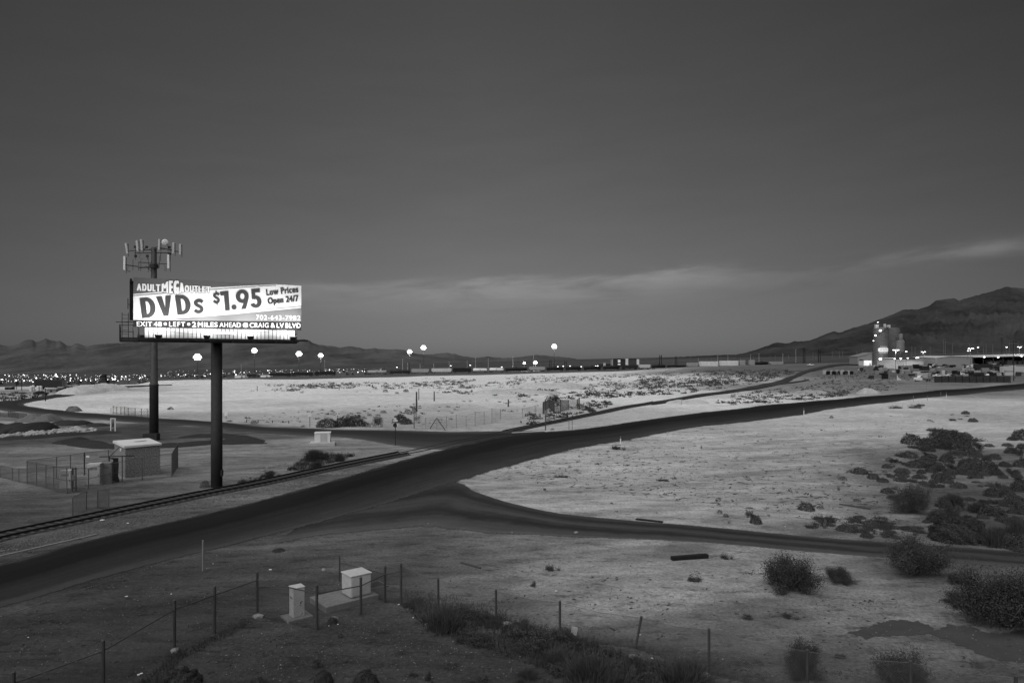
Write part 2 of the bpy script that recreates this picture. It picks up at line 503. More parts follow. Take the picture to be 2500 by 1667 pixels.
strip('main_road',
      [(-300, 1440), (0, 1368), (235, 1304), (430, 1262), (625, 1216), (830, 1160), (1000, 1110), (1130, 1078), (1250, 1057), (1400, 1046), (1520, 1030), (1650, 1012), (1800, 995), (2000, 976), (2150, 964), (2300, 951), (2500, 935), (2700, 921), (3000, 904), (3300, 893)],
      [(-300, 1580), (0, 1500), (250, 1424), (450, 1372), (650, 1322), (850, 1270), (1000, 1226), (1130, 1186), (1250, 1150), (1400, 1110), (1520, 1085), (1700, 1048), (1850, 1031), (1962, 1017), (2100, 994), (2300, 970), (2500, 952), (2700, 937), (3000, 917), (3300, 904)],
      220, road_material('main_road_asphalt', .04, .1, [(0.0, 0.11), (0.08, 0.05), (0.18, 0.014), (0.40, 0.010), (0.54, 0.021), (0.70, 0.030), (0.86, 0.05), (1.0, 0.085)], 0.18, 0.2), off=0.024)
# ---------------------------------------------------------------- common paints
STEEL = mat('dark_steel', 0.03, 0.25, 3, 0.6, 0.0)
GALV = mat('galvanised', 0.16, 0.2, 6, 0.55, 0.3)
POSTM = mat('fence_post_steel', 0.06, 0.25, 4, 0.7, 0.0)
WIRE = mat('fence_wire', 0.12, 0.2, 4, 0.6, 0.3)
POLEM = mat('pole_paint', 0.045, 0.35, 1.2, 0.6)
WHITE = mat('white_paint', 0.75, 0.08, 2, 0.6)
OFFW = mat('off_white_paint', 0.5, 0.15, 3, 0.7)
GREYP = mat('grey_paint', 0.22, 0.15, 2, 0.7)
BLACK = mat('black_paint', 0.015, 0.3, 3, 0.7)
CONC = mat('concrete', 0.20, 0.25, 4, 0.9, bump=0.3)
WOOD = mat('weathered_wood', 0.07, 0.4, 2, 0.9, bump=0.4, stretch=(8, 8, 1))
LAMP = mat('lamp_glow', 0.8, 0.0, 1, 0.5, emit=12.0)
SMALLLAMP = mat('small_lamp_glow', 0.8, 0.0, 1, 0.5, emit=4.0)

# ---------------------------------------------------------------- billboard
def billboard():
    base = gp(529, 1188)
    BL = at(325.5, 801, 58.0); BR = at(735.5, 804, 64.6)
    bz = (BL.z + BR.z) / 2
    BL.z = BR.z = bz
    U = (BR - BL); Wd = U.length; U = U / Wd
    Nn = Vector((U.y, -U.x, 0))               # towards the viewer
    Z = Vector((0, 0, 1))
    TOP = 4.22
    t = thing('billboard', 'floodlit roadside billboard advertising DVDs for $1.95 on one thick dark pole', 'billboard', base)
    def Pt(u, n, z): return BL + U * u + Nn * n + Z * z
    Q = Matrix((U, Nn, Z)).transposed()       # columns: along, out, up
    def bx(mb, u0, u1, n0, n1, z0, z1):
        return mb.box(Pt((u0 + u1) / 2, (n0 + n1) / 2, (z0 + z1) / 2), (u1 - u0, n1 - n0, z1 - z0), Q)
    # pole with flange and small box low on its side
    po = MB()
    pc = Vector((base.x, base.y, 0)) 
    po.lathe([(0.50, base.z - 0.3), (0.50, base.z + 5.6), (0.485, base.z + 5.65), (0.485, bz - 1.25)], pc, 28)
    pole = po.build('pole', POLEM, t, base, smooth=True)
    bb = MB().box(Vector((base.x + 0.52, base.y - 0.1, base.z + 1.3)), (0.16, 0.3, 0.55))
    bb.build('junction_box', STEEL, t, base)
    # frame: torsion tube, uprights, second panel turned away behind
    fr = MB()
    bx(fr, 0.3, Wd - 0.3, -1.15, -0.45, -1.25, -0.65)
    for k in range(7):
        u = 0.4 + k * (Wd - 0.8) / 6
        bx(fr, u - 0.06, u + 0.06, -0.42, -0.16, -1.0, TOP - 0.1)
    for z in (0.3, 1.6, 2.9, 4.0): bx(fr, 0.05, Wd - 0.05, -0.155, -0.06, z - 0.05, z + 0.05)
    fr.build('frame', STEEL, t, base)
    bp = MB(); bx(bp, -0.30, Wd - 0.3, -1.75, -1.5, 0.65, TOP - 0.15); bx(bp, -0.28, -0.1, -1.5, -1.3, 3.95, TOP + 0.02)
    bp.build('rear_panel', BLACK, t, base)
    # display face; everything printed on it lies a centimetre apart
    paper = mat('billboard_vinyl', 0.78, 0.03, 0.4, 0.6)
    fa = MB(); bx(fa, 0, Wd, -0.06, 0.0, 0, TOP)
    face = fa.build('display_face', paper, t, base)
    def ZP(zx, zy, n=0.0):
        """a point of the enlarged photograph (x4.704 from 270,560) on the plane of the face, n in front"""
        px, py = 270 + zx / 4.704, 560 + zy / 4.704
        d = Vector(((px - 1250) / F, 1.0, (HZ - py) / F))
        o = BL + Nn * 0.0
        k = (o - Vector((0, 0, CAM))).dot(Nn) / d.dot(Nn)
        p = Vector((0, 0, CAM)) + d * k
        u = min(max((p - BL).dot(U), 0.0), Wd); z = min(max((p - BL).z, 0.0), TOP)
        return BL + U * u + Z * z + Nn * n
    def flat(name, polys, m, n):
        mb = MB()
        for pl in polys: mb.add([ZP(a, b, n) for a, b in pl], [tuple(range(len(pl)))[::-1]])
        return mb.build(name, m, face, base)
    g1 = mat('vinyl_mid_grey', 0.10, 0.04, 0.4, 0.6); g2 = mat('vinyl_light_grey', 0.19, 0.04, 0.4, 0.6)
    dk = mat('vinyl_dark', 0.014, 0.05, 0.4, 0.6); ink = mat('vinyl_ink', 0.05, 0.06, 0.5, 0.6)
    flat('grey_wedge', [[(250, 545), (1200, 570), (2200, 600), (2200, 640), (1880, 622), (1150, 668), (262, 742), (250, 742)]], g1, 0.010)
    flat('lower_grey_wedge', [[(640, 1034), (1400, 975), (2200, 903), (2200, 1062), (1200, 1050)]], g2, 0.010)
    flat('dark_band', [[(250, 1038), (1200, 1049), (2200, 1060), (2200, 1160), (1200, 1150), (250, 1140)]], dk, 0.015)
    lines = [[(262, 757), (1150, 688), (1900, 640), (1900, 645), (1150, 695), (262, 764)], [(640, 1012), (1400, 950), (2200, 880), (2200, 885), (1400, 956), (640, 1018)]]
    flat('rule_line', lines, g1, 0.015)
    # lettering
    cache = {}
    def glyphs(s, off, sx=1.0):
        k = (s, off)
        if k not in cache:
            cu = bpy.data.curves.new('tmp', 'FONT'); cu.body = s; cu.offset = off; cu.fill_mode = 'FRONT'; cu.space_character = 1.12 if len(s) > 1 else 1.0; cu.resolution_u = 6
            ob = bpy.data.objects.new('tmp', cu); COL.objects.link(ob)
            bpy.context.view_layer.update()
            me = bpy.data.meshes.new_from_object(ob.evaluated_get(bpy.context.evaluated_depsgraph_get()))
            v = [tuple(x.co[:2]) for x in me.vertices]; f = [tuple(p.vertices) for p in me.polygons]
            bpy.data.objects.remove(ob); bpy.data.curves.remove(cu); bpy.data.meshes.remove(me)
            cache[k] = (v, f)
        return cache[k]
    def text(mb, s, quad, n, bold=0.02, grow=0.0):
        """fit s into quad TL, TR, BR, BL of the enlarged photograph; bold = stroke growth as a share of the height"""
        v, f = glyphs(s, 0.0)
        x0 = min(a for a, b in v); x1 = max(a for a, b in v); y0 = min(b for a, b in v); y1 = max(b for a, b in v)
        TL, TR, BRq, BLq = [Vector(q) for q in quad]
        hpx = (TL - BLq).length; wpx = (BRq - BLq).length
        bu, bv = bold * hpx / wpx, bold * 0.45
        shifts = [(-1, -1), (1, -1), (-1, 1), (1, 1), (0, 0), (-0.5, 0), (0.5, 0)]
        if grow:
            gu, gv = bu + grow * hpx / wpx, bv + grow
            sh_ = [(gu * math.cos(t), gv * math.sin(t)) for t in np.linspace(0, 2 * math.pi, 13)[:-1]] + [(gu * .5, 0), (-gu * .5, 0)]
        else: sh_ = [(a * bu, b * bv) for a, b in shifts]
        for k, (du, dv) in enumerate(sh_):
            P = []
            for a, b in v:
                u = bu + (a - x0) / (x1 - x0) * (1 - 2 * bu) + du; w_ = bv + (b - y0) / (y1 - y0) * (1 - 2 * bv) + dv
                q = (BLq * (1 - u) + BRq * u) * (1 - w_) + (TL * (1 - u) + TR * u) * w_
                P.append(ZP(q.x, q.y, n + 0.0004 * k))
            mb.add(P, f)
    def shape(mb, kind, o, wv, hv, n=0.03):
        """heavy sans letters drawn from strips; o baseline corner, wv and hv the sides of the letter's box"""
        o, wv, hv = Vector(o), Vector(wv), Vector(hv)
        A = wv.length / hv.length                     # width over height
        def put(loops, k=0):
            for lp in loops: mb.add([ZP(*(o + wv * (x / A) + hv * y), n + 0.0004 * k) for x, y in lp], [tuple(range(len(lp)))])
        def ring(cx, cy, rx, ry, tx, ty, a0, a1, m=28, k=0):
            aa = [a0 + (a1 - a0) * i / m for i in range(m + 1)]
            O = [(cx + rx * math.cos(a), cy + ry * math.sin(a)) for a in aa]; I = [(cx + (rx - tx) * math.cos(a), cy + (ry - ty) * math.sin(a)) for a in aa]
            put([[O[i], O[i + 1], I[i + 1], I[i]] for i in range(m)], k)
        def stroke(pts, t_, k=0):
            c = catmull(pts, 40)
            d = np.gradient(c, axis=0); d /= np.linalg.norm(d, axis=1)[:, None]
            nn = np.stack([-d[:, 1], d[:, 0]], 1) * t_ / 2
            put([[tuple(c[i] + nn[i]), tuple(c[i + 1] + nn[i + 1]), tuple(c[i + 1] - nn[i + 1]), tuple(c[i] - nn[i])] for i in range(len(c) - 1)], k)
        if kind == 'D':
            t_, h = 0.265, 0.19
            put([[(0, 0), (t_, 0), (t_, 1), (0, 1)]])
            put([[(t_, 1), (A * 0.42, 1), (A * 0.42, 1 - h), (t_, 1 - h)], [(t_, 0), (A * 0.42, 0), (A * 0.42, h), (t_, h)]])
            ring(A * 0.42, 0.5, A * 0.58, 0.5, t_, h, -math.pi / 2, math.pi / 2)
        elif kind == 'V':
            put([[(0, 1), (0.29, 1), (A / 2 + 0.03, 0.33), (A / 2, 0), (A / 2 - 0.12, 0)], [(A - 0.29, 1), (A, 1), (A / 2 + 0.13, 0), (A / 2, 0), (A / 2, 0.33)]])
        elif kind in 's$':
            y0, y1 = (0, 1) if kind == 's' else (0.13, 0.87)
            pts = [(.93, .76), (.74, .885), (.50, .90), (.27, .83), (.22, .70), (.36, .585), (.62, .47), (.79, .34), (.74, .18), (.52, .10), (.28, .12), (.07, .25)]
            stroke([(x * A, y0 + y * (y1 - y0)) for x, y in pts], 0.25 if kind == 's' else 0.185)
            if kind == '$': put([[(A * .42, .82), (A * .62, .82), (A * .62, 1), (A * .42, 1)], [(A * .42, 0), (A * .62, 0), (A * .62, .18), (A * .42, .18)]], 1)
        elif kind == '1':
            put([[(A - .245, 0), (A, 0), (A, 1), (A - .245, 1)], [(0, .99), (0.02, .79), (A - .245, .79), (A - .245, 1)]])
        elif kind == '9':
            ring(A * .5, .655, A * .5, .345, .225, .19, 0, 2 * math.pi, 40)
            put([[(A * .985, .56), (A * .80, .18), (A * .71, 0), (A * .33, 0), (A * .62, .40), (A * .8, .5)]], 1)
        elif kind == '5':
            put([[(A * .13, .80), (A * .92, .80), (A * .92, 1), (A * .13, 1)], [(A * .13, .46), (A * .13 + .19, .50), (A * .13 + .2, .80), (A * .13, .80)]])
            ring(A * .46, .325, A * .54, .325, .23, .185, R(132), R(-158), 30, 1)
    def sl(o, wv, hv):       # slanted quad from baseline origin
        o, wv, hv = Vector(o), Vector(wv), Vector(hv)
        return [o + hv, o + hv + wv, o + wv, o]
    mb = MB()
    for kd, o_, wv, hv in (('D', (362, 1022), (168, -16), (-29, -232)), ('V', (550, 1003), (172, -16), (-28, -228)), ('D', (767, 983), (164, -15), (-28, -222)), ('s', (962, 967), (114, -9), (-16, -160)), ('$', (1183, 872), (78, -5), (-14, -164)),
                           ('1', (1272, 938), (98, -9), (-18, -222)), ('9', (1448, 922), (150, -11), (-17, -224)), ('5', (1612, 908), (126, -9), (-15, -222))):
        shape(mb, kd, o_, wv, hv)
        if kd == 's': mb.build('product_lettering', ink, face, base); mb = MB()
    mb.add([ZP(1418 + 31 * math.cos(a), 893 + 31 * math.sin(a), 0.03) for a in np.linspace(0, -2 * math.pi, 25)[:-1]], [tuple(range(24))[::-1]])
    mb.build('price_lettering', ink, face, base)
    mb = MB()
    text(mb, 'Low Prices', sl((1790, 762), (368, -38), (-9, -74)), 0.03, 0.06)
    text(mb, 'Open 24/7', sl((1808, 882), (356, -34), (-9, -95)), 0.03, 0.055)
    mb.build('hours_lettering', ink, face, base)
    names = [('A', 300, 355, 622, 704), ('D', 362, 414, 624, 706), ('U', 421, 473, 626, 710), ('L', 480, 516, 628, 711), ('T', 520, 572, 630, 712),
             ('M', 585, 662, 600, 728), ('E', 670, 716, 588, 738), ('G', 722, 786, 586, 744), ('A', 788, 846, 604, 730),
             ('O', 850, 902, 640, 722), ('U', 908, 956, 644, 724), ('T', 960, 1004, 646, 725), ('L', 1008, 1044, 650, 726), ('E', 1050, 1092, 652, 727), ('T', 1096, 1150, 654, 728)]
    sh = {'M': ((0, -8), (0, 18)), 'A': ((0, 0), (0, 0))}
    a, b = MB(), MB()
    for s, x0, x1, y0, y1 in names:
        q = [(x0, y0), (x1, y0 + 2), (x1, y1 + 2), (x0, y1)]
        if s == 'M': q = [(x0, y0 + 26), (x1, y0 - 6), (x1, y1 + 8), (x0, y1 - 10)]
        if s == 'A' and x0 == 788: q = [(x0, y0 - 8), (x1, y0 + 22), (x1, y1 - 8), (x0, y1 + 8)]
        text(a, s, q, 0.02, 0.07, 0.05)
        text(b, s, q, 0.035, 0.07)
    a.build('name_outline', g1 if False else mat('vinyl_outline', 0.04, 0.05, 0.5, 0.6), face, base)
    b.build('name_lettering', paper, face, base)
    a, b = MB(), MB()
    q = [(1670, 982), (2178, 990), (2178, 1046), (1670, 1036)]
    text(a, '702-643-7982', q, 0.02, 0.016, 0.045); text(b, '702-643-7982', q, 0.035, 0.016)
    a.build('phone_outline', MATS['vinyl_outline'], face, base)
    b.build('phone_lettering', paper, face, base)
    c = MB()
    def bandq(x0, x1):
        f0 = lambda x: 1058 + (x - 300) * 0.0106
        return [(x0, f0(x0)), (x1, f0(x1)), (x1, f0(x1) + 54), (x0, f0(x0) + 54)]
    for s, x0, x1 in (('EXIT', 300, 474), ('48', 496, 587), ('LEFT', 672, 857), ('2', 935, 982), ('MILES', 1003, 1228), ('AHEAD', 1250, 1495), ('@', 1520, 1578), ('CRAIG', 1598, 1815), ('&', 1838, 1886), ('LV', 1906, 1988), ('BLVD', 2008, 2182)):
        text(c, s, bandq(x0, x1), 0.03, 0.018)
    for x, y in ((628, 1085), (897, 1088)):
        c.add([ZP(x + 17 * math.cos(q_), y + 17 * math.sin(q_), 0.03) for q_ in np.linspace(0, -2 * math.pi, 19)[:-1]], [tuple(range(18))[::-1]])
    c.build('directions_lettering', paper, face, base)
    # apron of white slats under the face
    ap = MB()
    nsl = 37; u0, u1 = 0.85, Wd - 0.55
    for k in range(nsl):
        a0 = u0 + (u1 - u0) * k / nsl; a1 = u0 + (u1 - u0) * (k + 1) / nsl - 0.06
        bx(ap, a0, a1, 0.02, 0.045, -0.92, -0.03)
    apr = ap.build('apron', mat('apron_paint', 0.6, 0.06, 1.0, 0.6), t, base)
    ab = MB(); bx(ab, u0, u1 - 0.05, -0.02, 0.015, -0.9, -0.05); ab.build('apron_backing', STEEL, apr, base)
    sg = MB(); bx(sg, 6.45, 8.1, 0.05, 0.075, -0.52, -0.27); sg.build('name_plate', WHITE, apr, base, bevel=0.01)
    cb = MB(); cb.path([Pt(1.2 + 10 * k / 12, 0.06, -0.15 - 0.42 * math.sin(math.pi * k / 12)) for k in range(13)], 0.012); cb.build('cable', STEEL, apr, base)
    # catwalk in front, with the end platform, railing and ladder
    cw = MB()
    bx(cw, -0.95, Wd + 0.55, 0.25, 0.32, -1.06, -0.93); bx(cw, -0.95, Wd + 0.4, 1.02, 1.10, -1.08, -0.92)
    for k in range(70):
        u = -0.95 + k * (Wd + 1.4) / 69
        bx(cw, u - 0.035, u + 0.035, 0.32, 1.02, -0.99, -0.96)
    for k in range(8):
        u = 0.5 + k * (Wd - 1) / 7
        bx(cw, u - 0.05, u + 0.05, -0.45, 1.1, -1.18, -1.085)
    bx(cw, -1.0, 0.35, -1.7, 1.25, -1.26, -1.10)
    wk = cw.build('catwalk', STEEL, t, base)
    rl = MB()
    for u, n in ((-0.98, -1.6), (-0.98, -0.3), (-0.98, 1.1), (0.0, 1.1)): rl.bar(Pt(u, n, -1.1), Pt(u, n, 0.12), 0.05)
    for z in (-0.45, 0.12): rl.bar(Pt(-0.98, -1.6, z), Pt(-0.98, 1.1, z), 0.05); rl.bar(Pt(-0.98, 1.1, z), Pt(0, 1.1, z), 0.05)
    rl.build('railing', STEEL, wk, base)
    ld = MB()
    for u in (-0.85, -0.38): ld.bar(Pt(u, -0.9, -1.1), Pt(u, -0.9, 1.25), 0.04)
    for k in range(7): ld.bar(Pt(-0.85, -0.9, -0.9 + k * 0.33), Pt(-0.38, -0.9, -0.9 + k * 0.33), 0.03)
    ld.build('ladder', STEEL, wk, base)
    an = MB()
    an.bar(Pt(-1.3, -0.6, 0.42), Pt(0.0, -0.6, 0.45), 0.07); an.build('bracket', STEEL, t, base); an = MB(); an.bar(Pt(-0.42, -1.2, 1.6), Pt(-0.42, -1.2, 2.5), 0.05); an.bar(Pt(-0.42, -1.2, 2.0), Pt(-0.28, -1.5, 2.0), 0.05)
    an.build('whip_mount', STEEL, t, base)
    # four floodlights on arms in front of the catwalk, thrown up at the face
    for k, zx in enumerate((545, 1087, 1577, 2052)):
        p = ZP(zx, 1100, 0); u = (p - BL).dot(U)
        fl = MB()
        bx(fl, u - 0.26, u + 0.26, 1.62, 1.98, -0.90, -0.66)
        bx(fl, u - 0.20, u + 0.20, 1.68, 1.92, -0.97, -0.90)
        fl.bar(Pt(u - 0.1, 1.1, -1.04), Pt(u - 0.1, 1.8, -0.95), 0.06)
        f = fl.build('floodlight', BLACK, t, base)
        ln = MB(); bx(ln, u - 0.2, u + 0.2, 1.66, 1.94, -0.657, -0.655); ln.build('lens', LAMP, f, base)
        la = bpy.data.lights.new('flood_beam', 'SPOT')
        la.energy = 760; la.spot_size = R(176); la.spot_blend = 0.9; la.shadow_soft_size = 0.2
        lo = bpy.data.objects.new('flood_beam', la); COL.objects.link(lo)
        lo.parent = f
        tgt = Pt(u, 0, 3.6); src = Pt(u, 1.8, -0.6)
        lo.location = src - base
        lo.rotation_euler = (src - tgt).to_track_quat('Z', 'Y').to_euler()
billboard()

# ---------------------------------------------------------------- cell tower behind the billboard
def cell_tower():
    base = gp(376, 1073)
    Y = base.y
    t = thing('cell_tower', 'tall dark monopole mast behind the billboard with two rings of pale antennas', 'cell tower', base)
    def Zp(zx, zy, dn=0.0):       # enlarged photograph x9.8 from 280,560; dn metres nearer the viewer
        return at(280 + zx / 9.8, 560 + zy / 9.8, Y - dn)
    c = Vector((base.x, base.y, 0))
    top = Zp(935, 440).z; sl_ = at(376, 937, Y).z
    MB().lathe([(0.62, base.z - 0.2), (0.60, sl_ - 0.25), (0.63, sl_ - 0.2), (0.63, sl_), (0.53, sl_ + 0.03), (0.36, top), (0.2, top + 0.1)], c, 24).build('mast', mat('mast_steel', 0.055, 0.3, 2, 0.6, 0.2), t, base, smooth=True)
    pg = MB()
    for k in range(48):
        z = base.z + 2.5 + k * 0.5
        r = 0.64 if z < sl_ else 0.55 - 0.17 * (z - sl_) / (top - sl_)
        for a in (math.pi * 1.35, math.pi * 1.65):
            pg.tube((c.x + math.cos(a) * (r - 0.05), c.y + math.sin(a) * (r - 0.05), z + (0.25 if a > 5 else 0)), (c.x + math.cos(a) * (r + 0.12), c.y + math.sin(a) * (r + 0.12), z + (0.25 if a > 5 else 0)), 0.025, n=5)
    pg.build('climbing_pegs', STEEL, t, base)['kind'] = 'stuff'
    box = MB().box((base.x + 0.1, base.y - 0.9, base.z + 0.5), (2.0, 1.0, 1.0)); box.build('base_cabinet', STEEL, t, base)
    # rings of arms
    up = MB()
    def arm(mb, a, b, r=0.06): mb.tube(Zp(*a), Zp(*b), r, n=6)
    arm(up, (350, 515, 1.0), (880, 490, 0.2)); arm(up, (470, 568, -0.8), (1330, 562, -0.8), 0.07); arm(up, (1000, 415, -1.2), (1560, 545, 1.0), 0.07); arm(up, (880, 470, 0.2), (1330, 478, 0.8), 0.06)
    arm(up, (800, 500, 0.5), (935, 425, 0.0), 0.04); arm(up, (935, 425, 0), (1080, 500, 0.5), 0.04); arm(up, (500, 400, 0.6), (500, 720, 0.6), 0.04); arm(up, (780, 600, -0.6), (780, 720, -0.6), 0.04); arm(up, (1100, 560, -0.8), (1100, 760, -0.8), 0.04); arm(up, (1330, 480, 0.6), (1320, 740, 0.6), 0.04)
    arm(up, (760, 400, 0.3), (700, 500, 0.3), 0.05)
    for x, y in ((490, 420), (765, 425), (1310, 430), (1320, 590), (500, 640), (780, 640)): up.box(Zp(x, y, 0.4), (0.3, 0.2, 0.35))
    up.build('upper_arms', STEEL, t, base)
    lo = MB()
    arm(lo, (255, 850, 1.2), (560, 890, 0.9), 0.08); arm(lo, (570, 915, 0.9), (880, 905, 0.3), 0.09); arm(lo, (580, 790, -1.0), (1270, 830, 0.6), 0.06); arm(lo, (740, 880, 0.5), (880, 1000, 0.3), 0.05); arm(lo, (900, 830, 0.5), (940, 985, 0.5), 0.07)
    for x, y0, y1 in ((437, 720, 980), (575, 770, 985), (625, 745, 1000), (805, 660, 1025), (1070, 640, 920)): arm(lo, (x, y0, 0.6), (x, y1, 0.6), 0.035)
    lo.lathe([(0.62, Zp(935, 930).z), (0.62, Zp(935, 840).z)], c, 16)
    lo.build('lower_arms', STEEL, t, base)
    am = mat('antenna_grey', 0.5, 0.08, 3, 0.6); aw = mat('antenna_white', 0.8, 0.04, 3, 0.6)
    for (x0, y0, x1, y1, dn, m) in ((265, 330, 305, 583, 1.2, am), (527, 267, 553, 525, 1.2, am), (632, 242, 655, 508, 1.0, am), (1068, 236, 1060, 498, 0.8, am), (1406, 318, 1404, 576, 1.2, am), (1568, 350, 1565, 605, 1.4, am), (236, 645, 233, 975, 1.4, aw), (1284, 606, 1288, 938, 1.2, aw)):
        a, b = Zp(x0, y0, dn), Zp(x1, y1, dn)
        d = (a - b); q = Matrix.Rotation(math.atan2(d.x, d.z), 3, 'Y')
        an = MB().box((a + b) / 2, (0.29, 0.16, d.length), q).build('panel_antenna', m, t, base, bevel=0.03)
        br = MB(); br.tube((a + b) / 2 + Vector((0.14, 0.25, -d.length * 0.72)), (a + b) / 2 + Vector((0.14, 0.25, d.length * 0.45)), 0.035, n=6)
        for s in (-0.35, 0.35): br.bar((a + b) / 2 + Vector((0, 0, d.length * s)), (a + b) / 2 + Vector((0.14, 0.25, d.length * s)), 0.06)
        br.build('bracket', STEEL, an, base)
    # dish
    p = Zp(1205, 312, 0.9)
    di = MB()
    q = Matrix.Rotation(R(90), 3, 'X')
    pr = [(0.02, 0.10), (0.2, 0.085), (0.36, 0.05), (0.455, 0.0), (0.455, -0.1), (0.3, -0.22), (0.05, -0.26)]
    L_ = MB().lathe(pr[::-1], (0, 0, 0), 24)
    rot = Matrix.Rotation(R(18), 3, 'Z') @ Matrix.Rotation(R(100), 3, 'X')
    di.add([rot @ Vector(v) + p for v in L_.v], L_.f)
    di.build('dish_antenna', aw, t, base, smooth=True)
    MB().tube(p + Vector((0.25, 0.3, 0)), p + Vector((0.3, 0.3, -1.7)), 0.03, n=6).build('dish_mount', STEEL, t, base)
    cb = MB()
    for (x, y, s) in ((300, 880, 1), (1180, 850, -1), (330, 890, 1), (1210, 870, -1), (620, 590, 1)):
        cb.path([Zp(x + s * 0, y, 0.8), Zp(x - s * 30, y + 70, 0.8), Zp(x + 20, y + 130, 0.8), Zp(x + 30 + s * 30, y + 110, 0.8)], 0.02, 4)
    cb.build('coax_cables', STEEL, t, base)['kind'] = 'stuff'
cell_tower()

# ---------------------------------------------------------------- chain link fences
def fence(name, label, posts, lean=None, rails=(), mesh_drop=0.0, cell=0.06, wire=0.0018, post_r=0.035, group=None, post_m=None, gaps=(), midrail=False, spans=None):
    """posts: list of (px, y_top, y_base) in the photograph; wire runs between neighbours"""
    B = [gp(p[0], p[2]) for p in posts]
    T = []
    for p, b in zip(posts, B):
        x1 = p[3] if len(p) > 3 else p[0]
        T.append(at(x1, p[1], b.y))
    o = B[0].copy()
    t = thing(name, label, 'fence', o, group=group)
    pm = post_m or POSTM
    for b, tp in zip(B, T):
        m_ = MB().tube(b - Vector((0, 0, 0.15)), tp, post_r, n=8)
        m_.tube(tp, tp + (tp - b).normalized() * 0.04, post_r * 1.25, post_r * 0.5, 8)
        m_.build('post', pm, t, o, smooth=False)
    w_ = MB()
    V, Fc = [], []
    for i in range(len(B) - 1):
        if i in gaps: continue
        b0, b1 = B[i], B[i + 1]
        t0 = T[i] - Vector((0, 0, mesh_drop)); t1 = T[i + 1] - Vector((0, 0, mesh_drop))
        if rails == 'all' or i in rails:
            MB().tube(t0, t1, 0.024, n=6).build('top_rail', pm, t, o)
        if midrail:
            MB().tube(b0 * 0.5 + t0 * 0.5, b1 * 0.5 + t1 * 0.5, 0.02, n=6).build('middle_rail', pm, t, o)
        Lh = (b1 - b0).length; H = ((t0 - b0).length + (t1 - b1).length) / 2
        nseg = max(1, int(H / cell))
        ncol = max(2, int(Lh / cell))
        def P(u, v):
            u = min(max(u, 0), 1)
            x = b0.lerp(b1, u); y = t0.lerp(t1, u)
            sag = 0.0 if (rails == 'all' or i in rails) else 0.09 * math.sin(math.pi * u) * v
            g = x.lerp(y, v)
            if v < 0.01: g.z = float(gz(g.x, g.y)) + 0.03
            return g - Vector((0, 0, sag))
        dirn = (b1 - b0).normalized(); nv = Vector((-dirn.y, dirn.x, 0)) * wire * 1.7
        zt = Vector((0, 0, wire * 1.4))
        tall = H / Lh
        for s in (-1, 1):
            for k in range(-nseg, ncol + nseg):
                u0 = k / ncol; u1 = u0 + s * tall
                v0, v1 = 0.0, 1.0
                lo_, hi_ = min(u0, u1), max(u0, u1)
                if hi_ <= 0 or lo_ >= 1: continue
                # clip to the bay
                a, b_ = 0.0, 1.0
                if u1 != u0:
                    ts = sorted(((0 - u0) / (u1 - u0), (1 - u0) / (u1 - u0)))
                    a, b_ = max(0, ts[0]), min(1, ts[1])
                if b_ - a < 0.02: continue
                p0 = P(u0 + (u1 - u0) * a, a); p1 = P(u0 + (u1 - u0) * b_, b_)
                base_i = len(V)
                sd_ = dirn * wire * 1.2
                for p in (p0, p1): V.extend([p + nv, p - nv * 0.5 + sd_, p - nv * 0.5 - sd_])
                Fc.extend([(base_i, base_i + 1, base_i + 4, base_i + 3), (base_i + 1, base_i + 2, base_i + 5, base_i + 4), (base_i + 2, base_i, base_i + 3, base_i + 5)])
        w_.tube(P(0, 1), P(0.5, 1), wire * 2, n=4); w_.tube(P(0.5, 1), P(1, 1), wire * 2, n=4)
    w_.add(V, Fc)
    if w_.v: w_.build('wire_mesh', WIRE, t, o)
    return t, B, T
fence('chain_link_fence', 'dark chain link fence with a top rail running up to the white utility cabinet', [(33, 1640, 1745), (252, 1563, 1676), (426, 1465, 1588), (524, 1431, 1545), (628, 1396, 1503), (773.5, 1428, 1537), (881, 1410, 1501), (940, 1383, 1470), (979, 1376, 1477)], rails='all', mesh_drop=0.36, post_r=0.06)
fence('chain_link_fence', 'short chain link fence panel behind the transformer box', [(829, 1358, 1418), (940, 1385, 1468)], rails='all', mesh_drop=0.3, post_r=0.04)
fence('chain_link_fence', 'sagging chain link fence without a top rail, one post leaning, behind the brush', [(979, 1376, 1477), (1070, 1413, 1508), (1211, 1440, 1515), (1367, 1468, 1560), (1550, 1505, 1582, 1566), (1731, 1535, 1645), (1971, 1586, 1702), (2223, 1613, 1740), (2480, 1650, 1800)], rails=(), mesh_drop=0.05, post_r=0.05, wire=.0042, cell=.085)

